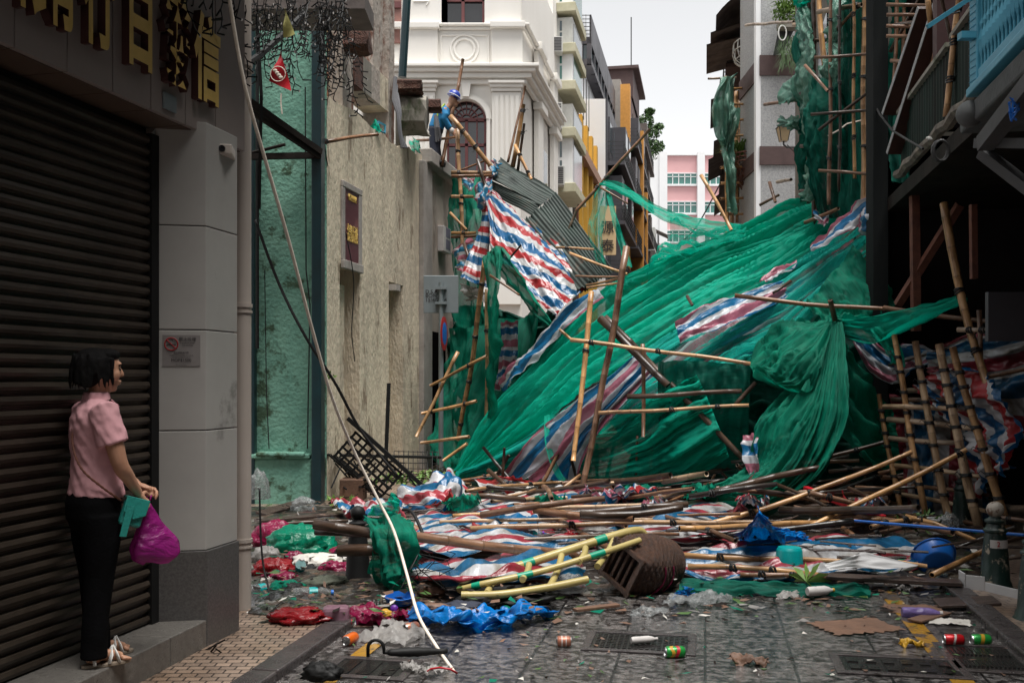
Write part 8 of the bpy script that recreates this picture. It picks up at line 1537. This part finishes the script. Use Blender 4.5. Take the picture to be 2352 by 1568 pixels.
def branch(u, v, Y, n, label, s=.06, spread=(.4, .25, .12), mat='leaf', seed=0):
    t = thing('leafy_branch', label, 'branch', P(u, v, Y), 'fallen leafy twigs'); rnd = random.Random(seed); c = P(u, v, Y); m_ = MB(); leafcloud(m_, c, spread, n, s, rnd, 0); m_.build('leaves', M[mat], t)
    m_ = MB()
    for k in range(5): m_.tube([c+Vector((-spread[0]*.8, 0, -.03)), c+Vector((rnd.uniform(-.1, .1), 0, rnd.uniform(-.05, .05))), c+Vector((spread[0]*rnd.uniform(.4, 1), rnd.uniform(-.1, .1), rnd.uniform(-.1, .1)))], .006, 4)
    m_.build('twig', M['dark'], t)
branch(935, 1098, 13.2, 150, 'leafy green branches in front of the wire mesh', .045, (.5, .3, .08), 'leaf_l', 1)
branch(1000, 1088, 13.6, 70, 'small leafy spray behind the peak of the tarp tent', .04, (.3, .2, .06), 'leaf_l', 2)
branch(785, 1150, 11.6, 50, 'green leaves behind the black ball bollard', .05, (.2, .15, .07), 'leaf_l', 3)
branch(2110, 1196, 9.6, 90, 'weedy green stems at the foot of the lattice', .035, (.3, .2, .12), 'leaf', 4)
branch(668, 1432-1, 7.0, 14, 'single green leaves on the mosaic pavement by the drainpipe', .025, (.05, .05, .015), 'leaf_l', 5)
branch(485, 1508, 5.7, 14, 'wilted leaf lying on the mosaic pavement beside the step', .03, (.06, .06, .01), 'leaf', 6)
t = thing('leaf_sprig', 'sprig of long pointed green leaves below the teal bucket', 'sprig', G(1855, 1345)); m_ = MB(); c = G(1852, 1335, .1)
for u, v in ((1820, 1300), (1850, 1290), (1885, 1290), (1905, 1318), (1822, 1335), (1810, 1318), (1870, 1345), (1912, 1335)):
    e_ = P(u, v, 7.6); d2 = e_-c; s_ = Vector((-d2.z, 0, d2.x)).normalized()*.022; mdl = c+d2*.5+Vector((0, -.02, .02)); m_.quad(c, mdl+s_, e_, mdl-s_)
m_.build('leaves', M['leaf_l'], t); m_ = MB(); m_.tube([c, G(1880, 1360, .02), G(1960, 1370, .02)], .006, 5); m_.build('stem', M['leaf'], t)
t = thing('wall_weed', 'tiny green weed sprouting from the beige wall beside the blue post', 'plant', P(760, 862, 12.9)); m_ = MB(); leafcloud(m_, P(760, 862, 12.9), (.06, .03, .05), 12, .03, random.Random(9), 0); m_.build('leaves', M['leaf_l'], t)
# ropes, cables
tag(MB().tube(spl([P(*p) for p in ((524, -20, 5.3), (545, 110, 5.4), (570, 230, 5.5), (610, 370, 5.7), (665, 560, 6.0), (718, 760, 6.3), (765, 920, 6.6), (815, 1040, 6.9), (870, 1150, 6.95), (905, 1220, 6.85), (935, 1320, 6.6), (960, 1410, 6.2), (1000, 1480, 5.9), (1045, 1545, 5.45))], 60), .0105, 7).build('pale_rope', M['rope'], smooth='all'), 'long pale rope hanging from above down to the wet paving', 'rope')
CB = 'black cables'
def cab(pts, r, label, mat='black', n=40, nm='cable', cat='cable', group=CB): return tag(MB().tube(spl([P(*p) for p in pts], n), r, 6).build(nm, M[mat], smooth='all'), label, cat, group)
cab(((586, 505, 11.9), (640, 650, 12), (700, 770, 12), (770, 880, 12.2), (830, 990, 12.4), (915, 1095, 12.4)), .02, 'straight black cable slanting across the green wall')
cab(((596, 1120, 7.2), (600, 1250, 7.1), (612, 1330, 7), (650, 1420, 6.7), (800, 1440, 6.6), (1000, 1445, 6.6)), .008, 'black cable lying along the pavement under the red bag')
cab(((925, 1170, 8.3), (950, 1180, 8.2), (985, 1260, 7.9), (1010, 1330, 7.6), (1030, 1330, 7.6)), .014, 'stiff black hose curling down from the hollow pole end')
cab(((1060, 1265, 8), (1070, 1310, 7.8), (1048, 1350, 7.6), (1090, 1310, 7.8)), .008, 'thin black wire loop over the pink striped tarp')
cab(((700, 1290, 8.2), (740, 1320, 8), (770, 1350, 7.7), (800, 1362, 7.6), (880, 1375, 7.4)), .007, 'yellow and black twisted cord across the rubbish', 'amber', nm='cord', cat='cord', group=None)
cab(((745, 330, 12.6), (760, 420, 13.2), (790, 520, 13.5), (812, 640, 13.6), (808, 760, 13.6), (815, 830, 13.6)), .008, 'drooping thin wire on the beige wall beside the poster')
cab(((1560, 560, 40), (1600, 520, 40), (1650, 430, 40), (1700, 330, 40)), .03, 'thin overhead wire in front of the pink building', 'iron_d')
cab(((740, 318, 13), (745, 420, 13.1), (741, 560, 13), (742, 600, 13)), .012, 'grey flex with an insulator beside the blue post', 'iron')
sc(741, 326, 12.6, 868, 308, 13.5, 9, BRN, 'bamboo rod jutting right from the blue post over the beige wall', ties=(.05,))
t = MB(); rnd = random.Random(77)
for k in range(26):
    p = G(rnd.uniform(930, 1010), rnd.uniform(1270, 1330), rnd.uniform(.05, .3)); t.tube([p+Vector((rnd.uniform(-.15, .15), rnd.uniform(-.1, .1), rnd.uniform(-.12, .12))) for _ in range(4)], .004, 4)
tag(t.build('wire_tangle', M['black']), 'tangle of black wire under the dark net bundle', 'wire')
def heapmat():
    m, nt, bs, out = newmat('wet_rubbish'); L = nt.links; mp = coords(nt, (1, 1, 1), rnd=False); wn = N(nt, 'ShaderNodeTexNoise', Scale=6, Detail=4); L.new(mp.outputs[0], wn.inputs[0])
    va = N(nt, 'ShaderNodeVectorMath', operation='MULTIPLY_ADD'); L.new(wn.outputs['Color'], va.inputs[0]); va.inputs[1].default_value = (.25, .25, .25); L.new(mp.outputs[0], va.inputs[2])
    v = N(nt, 'ShaderNodeTexVoronoi', Scale=8); L.new(va.outputs[0], v.inputs[0]); sp = N(nt, 'ShaderNodeSeparateColor'); L.new(v.outputs['Color'], sp.inputs[0])
    r = ramp(nt, sp.outputs[0], [(0, (.02, .015, .012)), (.3, (.06, .04, .028)), (.5, (.012, .011, .01)), (.62, (.07, .055, .04)), (.74, (.02, .028, .015)), (.84, (.13, .12, .105)), (.90, (.02, .017, .015)), (.96, (.07, .02, .02)), (.98, (.02, .035, .06))], 'CONSTANT'); L.new(r.outputs[0], bs.inputs['Base Color']); bs.inputs['Roughness'].default_value = .35
    L.new(bump(nt, v.outputs[0], .9, .05), bs.inputs['Normal']); return m
M['heap'] = heapmat()
def mound(rows, label, hs, seed, n=(150, 60)):
    g = [spl([Vector((a, b, 0)) for a, b in r], n[0]) for r in rows]; pts = []
    for i in range(n[1]):
        row = []
        for j in range(n[0]):
            c = spl([g[k][j] for k in range(len(g))], n[1])[i]; s, t = i/(n[1]-1), j/(n[0]-1); e = min(1, 6*min(s, 1-s), 8*min(t, 1-t)); w0 = G(c.x, c.y)
            hgt = hs*e*(.35+.9*abs(NZ.noise(w0*1.7+Vector((seed, 0, 0))))+.5*abs(NZ.noise(w0*5+Vector((seed, 0, 0))))+.25*NZ.noise(w0*14)); row.append(Vector((w0.x+.03*NZ.noise(w0*9), w0.y, max(hgt, 0)+.006+(.045 if w0.x-K*w0.y < KL or w0.x-K*w0.y > KR else 0))))
        pts.append(row)
    o = MB().grid(pts).build('rubbish_layer', M['heap'], smooth='all'); o['kind'] = 'stuff'; o['label'] = label; o['category'] = 'rubbish'
mound([[(575, 1172), (750, 1168), (900, 1150), (1080, 1120)], [(570, 1300), (750, 1300), (900, 1300), (1100, 1260)], [(575, 1425), (740, 1440), (900, 1436), (1120, 1390)]], 'wet layer of trodden rubbish between the shop and the green wall', .055, 3)
mound([[(1000, 1105), (1400, 1095), (1800, 1090), (2330, 1120)], [(1040, 1240), (1400, 1240), (1800, 1230), (2300, 1260)], [(1080, 1385), (1400, 1368), (1800, 1360), (2240, 1352)]], 'wet layer of trodden rubbish under the bamboo poles', .05, 5, (200, 70))
ANCH = (('the peaked tarp tent', 1000, 1140), ('the white ribbed panel', 1150, 1150), ('the foot of the tallest standing pole', 1325, 1180), ('the foot of the pink striped tarp', 1250, 1095), ('the dark net curtain', 1600, 1110), ('the sweeping net', 1740, 1180), ('the wicker basket', 1480, 1240), ('the draped blue sheet', 1780, 1210), ('the foot of the lattice', 2060, 1180), ('the crooked centre branch', 1410, 1185), ('the left crooked branch', 1270, 1200), ('the branch behind the basket', 1560, 1185), ('the left foot of the big net', 1080, 1095), ('the low end of the black log', 1700, 1070), ('the red plastic bar', 1930, 1150), ('the crimson rubbish bag', 630, 1238), ('the green rubbish bag', 690, 1255), ('the bright red bag', 628, 1310), ('the black ball bollard', 820, 1260), ('the long grey pole', 800, 1370), ('the net bundle', 900, 1270), ('the plastic canister', 775, 1412), ('the blue dish', 918, 1383))
SEEN = {}
def where(u, v, head):
    for a, au, av in sorted(ANCH, key=lambda x: abs(x[1]-u)+2*abs(x[2]-v)):
        rel = ('left of' if u < au-25 else 'right of' if u > au+25 else 'close behind' if v < av else 'close in front of'); l = head+' '+rel+' '+a
        if l not in SEEN and len(l.split()) <= 16: SEEN[l] = 1; return l
    return head
TN = {DRK: 'dark brown', BLK: 'black', BRN: 'brown', HON: 'honey coloured', GRY: 'greyish', TAN: 'pale'}
rnd = random.Random(91); SG = 'short broken bamboo lengths in the heap'
for k in range(46):
    u, v = rnd.uniform(1040, 2000), rnd.triangular(1095, 1205, 1120); hh_ = rnd.uniform(.12, .45); p0 = G(u, v, hh_); an = rnd.choice((rnd.gauss(0, .2), rnd.gauss(0.05, .2), rnd.gauss(-.9, .3))); l = rnd.uniform(.5, 1.9); el_ = rnd.gauss(.05, .12)
    if k % 97 == 5: el_ = rnd.uniform(.2, .5)
    p1 = p0+Vector((math.cos(an)*math.cos(el_), math.sin(an)*math.cos(el_), math.sin(el_)))*l; p1.z = max(p1.z, .06)
    tn_ = rnd.choice((DRK, DRK, BLK, BRN, BRN, DRK, GRY)); bam(p0, p1, rnd.uniform(.018, .04), tn_, where(u, v, TN[tn_]+(' long' if l > 1.2 else ' short')+' loose bamboo'), bend=rnd.uniform(-.03, .03), group=SG, ties=(rnd.uniform(.2, .8),) if rnd.random() < .4 else ())
for k in range(24):
    u, v = rnd.uniform(1640, 2040), rnd.uniform(1040, 1165); p0 = P(u, v, rnd.uniform(11.2, 12.4)); an = rnd.uniform(-.5, .5)+rnd.choice((0, 0, .7, -.7)); l = rnd.uniform(.4, 1.2); tn_ = rnd.choice((DRK, BLK, BRN, DRK)); el_ = rnd.gauss(0, .18)
    bam(p0, p0+Vector((math.cos(an)*math.cos(el_), math.sin(an)*.6, math.sin(el_)))*l, rnd.uniform(.018, .03), tn_, where(u, v, TN[tn_]+' raised bamboo tangled'), bend=rnd.uniform(-.04, .04), group='raised dark poles left of the lattice', ties=(rnd.uniform(.2, .8),))
for k in range(26):
    u, v = rnd.uniform(1080, 2020), rnd.uniform(1085, 1130); p0 = G(u, v, .2); l = rnd.uniform(.3, .9); an = rnd.uniform(-.8, .8)
    bam(p0, p0+Vector((math.sin(an)*l, rnd.uniform(-.3, .3), math.cos(an)*l)), rnd.uniform(.015, .032), *((lambda c_: (c_, where(u, v, TN[c_]+' broken stick poking up')))(rnd.choice((DRK, BLK, BRN)))), group='dark broken sticks at the foot of the netting')
for k in range(16):
    u, v = rnd.uniform(1000, 2050), rnd.triangular(1110, 1215, 1150); w0 = rnd.uniform(30, 80); h0 = rnd.uniform(8, 18); hb_ = rnd.uniform(.15, .35)
    gcloth('tarp_scrap', [[(u-w0, v-h0, hb_), (u, v-h0-4, hb_+.12), (u+w0, v-h0*.6, hb_)], [(u-w0*.8, v+h0*.4, hb_*.7), (u+5, v, hb_), (u+w0*.9, v+h0*.4, hb_*.6)], [(u-w0*.9, v+h0, .05), (u, v+h0*1.2, .08), (u+w0*.7, v+h0, .05)]], *(lambda c_: (M[c_], (34, 26), .06, (4, 4), .05, 3, where(u, v, ('striped tarp' if c_[0] == 't' else 'green net')+' scrap')))(rnd.choice(('tarp_g', 'tarp_p', 'tarp', 'net_d', 'net_d'))), cat='tarp scrap', group='torn scraps of sheeting between the poles', seed=200+k, ragged=.08)
for k in range(14):
    u, v = rnd.uniform(600, 1010), rnd.uniform(1195, 1400); Yb = 3659/(v-870+rnd.uniform(5, 25))
    bag(u, v, Yb, rnd.uniform(30, 80), rnd.uniform(16, 34), *(lambda c_: (M[c_], where(u, v, {'white_pl': 'white crumpled bag', 'black': 'black rag', 'clear': 'clear crumpled wrapper', 'pinkbag': 'crimson rag', 'cardb': 'brown cardboard lump', 'paper': 'wet paper lump', 'net_d': 'green rag'}[c_])))(rnd.choice(('white_pl', 'black', 'clear', 'pinkbag', 'cardb', 'paper', 'net_d', 'black'))), 300+k, nm='crumpled_rubbish', cat='rubbish', group='small crumpled pieces of rubbish')
# scattered debris bits: nobody could count them
t = MB(); rnd = random.Random(21); mats_ = [M['dark'], M['paper'], M['cardb'], M['leaf'], M['white_pl'], M['blue_pl'], M['pinkbag'], M['bamboo'], M['net_d']]
for k in range(3200):
    t.mi = rnd.choice((0, 0, 0, 0, 2, 2, 2, 3, 3, 0, 2, 1, 4, 3, 0, 2, 8)); zone = rnd.random()
    if zone < .42: p = G(rnd.uniform(590, 1250), rnd.uniform(1180, 1445), 0); p.z = rnd.uniform(.01, .16)
    elif zone < .7: p = G(rnd.uniform(1000, 2330), rnd.uniform(1140, 1362), 0); p.z = rnd.uniform(.01, .14)
    elif zone < .86: p = G(rnd.uniform(600, 2300), rnd.triangular(1350, 1440, 1352), 0); p.z = .012
    else: p = G(rnd.uniform(760, 2330), rnd.uniform(1400, 1568), 0); p.z = .01
    if zone >= .86 and rnd.random() < .6: continue
    sc2 = .5 if zone >= .86 else 1
    l, w2 = rnd.uniform(.02, .13)*sc2, rnd.uniform(.006, .035)*sc2; q = Quaternion((0, 0, 1), rnd.uniform(0, 6.3)) @ Quaternion((0, 1, 0), rnd.uniform(-.25, .25)*(zone < .7)); w2 *= 1.6; pp = [p+q@Vector((l*a+rnd.uniform(-.2, .2)*l, w2*b+rnd.uniform(-.3, .3)*w2, rnd.uniform(-.004, .012))) for a, b in ((-.5, -.5), (.1, -.7), (.5, 0), (0, .6))]; t.quad(*pp)
o = t.build('litter', mats_); o['kind'] = 'stuff'; o['label'] = 'small wet scraps of wood, paper, leaf and plastic strewn over the street'; o['category'] = 'litter'
t = MB(); rnd = random.Random(22)
for k in range(260):
    p = G(rnd.uniform(800, 2250), rnd.uniform(1130, 1335), 0); p.z = rnd.uniform(.03, .28); an = rnd.gauss(0, .5); l = rnd.uniform(.15, .7); dv = Vector((math.cos(an), math.sin(an)*.8, rnd.uniform(-.12, .12)))*l
    t.tube([p, p+dv*.5+Vector((0, 0, rnd.uniform(-.02, .02))), p+dv], rnd.uniform(.004, .014), 5)
o = t.build('splinters', M['wood']); o['kind'] = 'stuff'; o['label'] = 'mass of thin wet bamboo splinters and sticks under the poles'; o['category'] = 'splinters'
# ================================================================ string lights and pennants
t = thing('string_lights', 'tangled black icicle light strings hanging from the slab over the green wall', 'string lights', P(700, 20, 8))
m_ = MB(); bl_ = MB(); rnd = random.Random(4)
def icicle(u, v, Y, L):
    p = P(u, v, Y); n_ = int(L/.05); 
    for k in range(n_):
        q_ = p+Vector((rnd.uniform(-.022, .022), rnd.uniform(-.03, .03), -.045)); m_.tube([p, q_], .0042, 4, cap=False)
        if rnd.random() < .8:
            e_ = q_+Vector((rnd.choice((-1, 1))*rnd.uniform(.02, .06), rnd.uniform(-.03, .03), rnd.uniform(-.04, .01))); m_.tube([q_, e_], .0055, 4)
            if rnd.random() < .14: bl_.obox(e_, (.008, .008, .016))
        p = q_
for k in range(40): u = 575+k*5.6+rnd.uniform(-4, 4); icicle(u, rnd.uniform(-25, 20), 8+rnd.uniform(-.6, .6), rnd.uniform(.35, .8)*(1.15 if 650 < u < 730 else 1))
for k in range(14): u = 732+k*5+rnd.uniform(-3, 3); icicle(u, rnd.uniform(-10, 40), 8.3+rnd.uniform(-.4, .4), rnd.uniform(.6, 1.02))
for k in range(7): icicle(430+k*20+rnd.uniform(-9, 9), rnd.uniform(-30, 0), 5.6+rnd.uniform(-.1, .2), rnd.uniform(.12, .32))
for k in range(5): icicle(500+k*16, rnd.uniform(0, 60), 6.4, rnd.uniform(.2, .5))
m_.build('cable_net', M['black'], t); bl_.build('bulb', M['label'], t)['kind'] = 'stuff'
m_ = MB(); m_.tube([P(563, 150, 7.2), P(600, 125, 7.6), P(650, 80, 8), P(700, 30, 8.4)], .025, 6); m_.tube([P(590, 40, 8), P(600, 220, 8), P(595, 480, 8.2)], .014, 5); m_.build('arm', M['black'], t)
PN = 'pennant flags'
def pennant(pts, mat, label, emblem=None):
    t = thing('pennant', label, 'flag', P(*pts[0]), PN); c = [P(*p) for p in pts]; m_ = MB(); m_.grid([[c[0]+(c[1]-c[0])*s+((c[2]-c[0])-(c[1]-c[0]))*0*s+(c[2]-c[1])*s*k+Vector((0, .02*math.sin(s*7+k*3), 0)) for k in (0, .25, .5, .75, 1)] for s in [i/8 for i in range(9)]]); m_.build('cloth', mat, t, smooth='all')
    if emblem: 
        ce = P(*emblem); m_ = MB(); m_.tube([ce+Vector((.055*math.cos(a*.26), -.02, .055*math.sin(a*.26))) for a in range(25)], .0035, 5, cap=False)
        for k in range(4): m_.ell(ce+Vector((-.022+k*.014, -.02, .026-k*.017)), (.017, .006, .012), 8, 6)
        m_.build('emblem', M['rope'], t)
    return t
pennant([(645, 118, 7.4), (617, 185, 7.4), (670, 210, 7.35)], M['redp'], 'red triangular pennant with a round emblem hanging before the green wall', (640, 172, 7.37))
pennant([(654, 18, 7.4), (650, 86, 7.4), (678, 80, 7.35)], pm('pale_yellow_cloth', (.42, .40, .14), (.33, .31, .1), 3, .8, .2), 'pale yellow pennant hanging above the red one')
pennant([(531, 10, 6.4), (536, 42, 6.4), (547, 28, 6.4)], M['redp'], 'small red pennant beside the pale rope at the top')
tag(MB().tube([P(646, 215, 7.35), P(645, 235, 7.35), P(648, 262, 7.35)], .006, 4).build('cord_tail', M['rope']), 'frayed pale cord tail below the red pennant', 'cord')
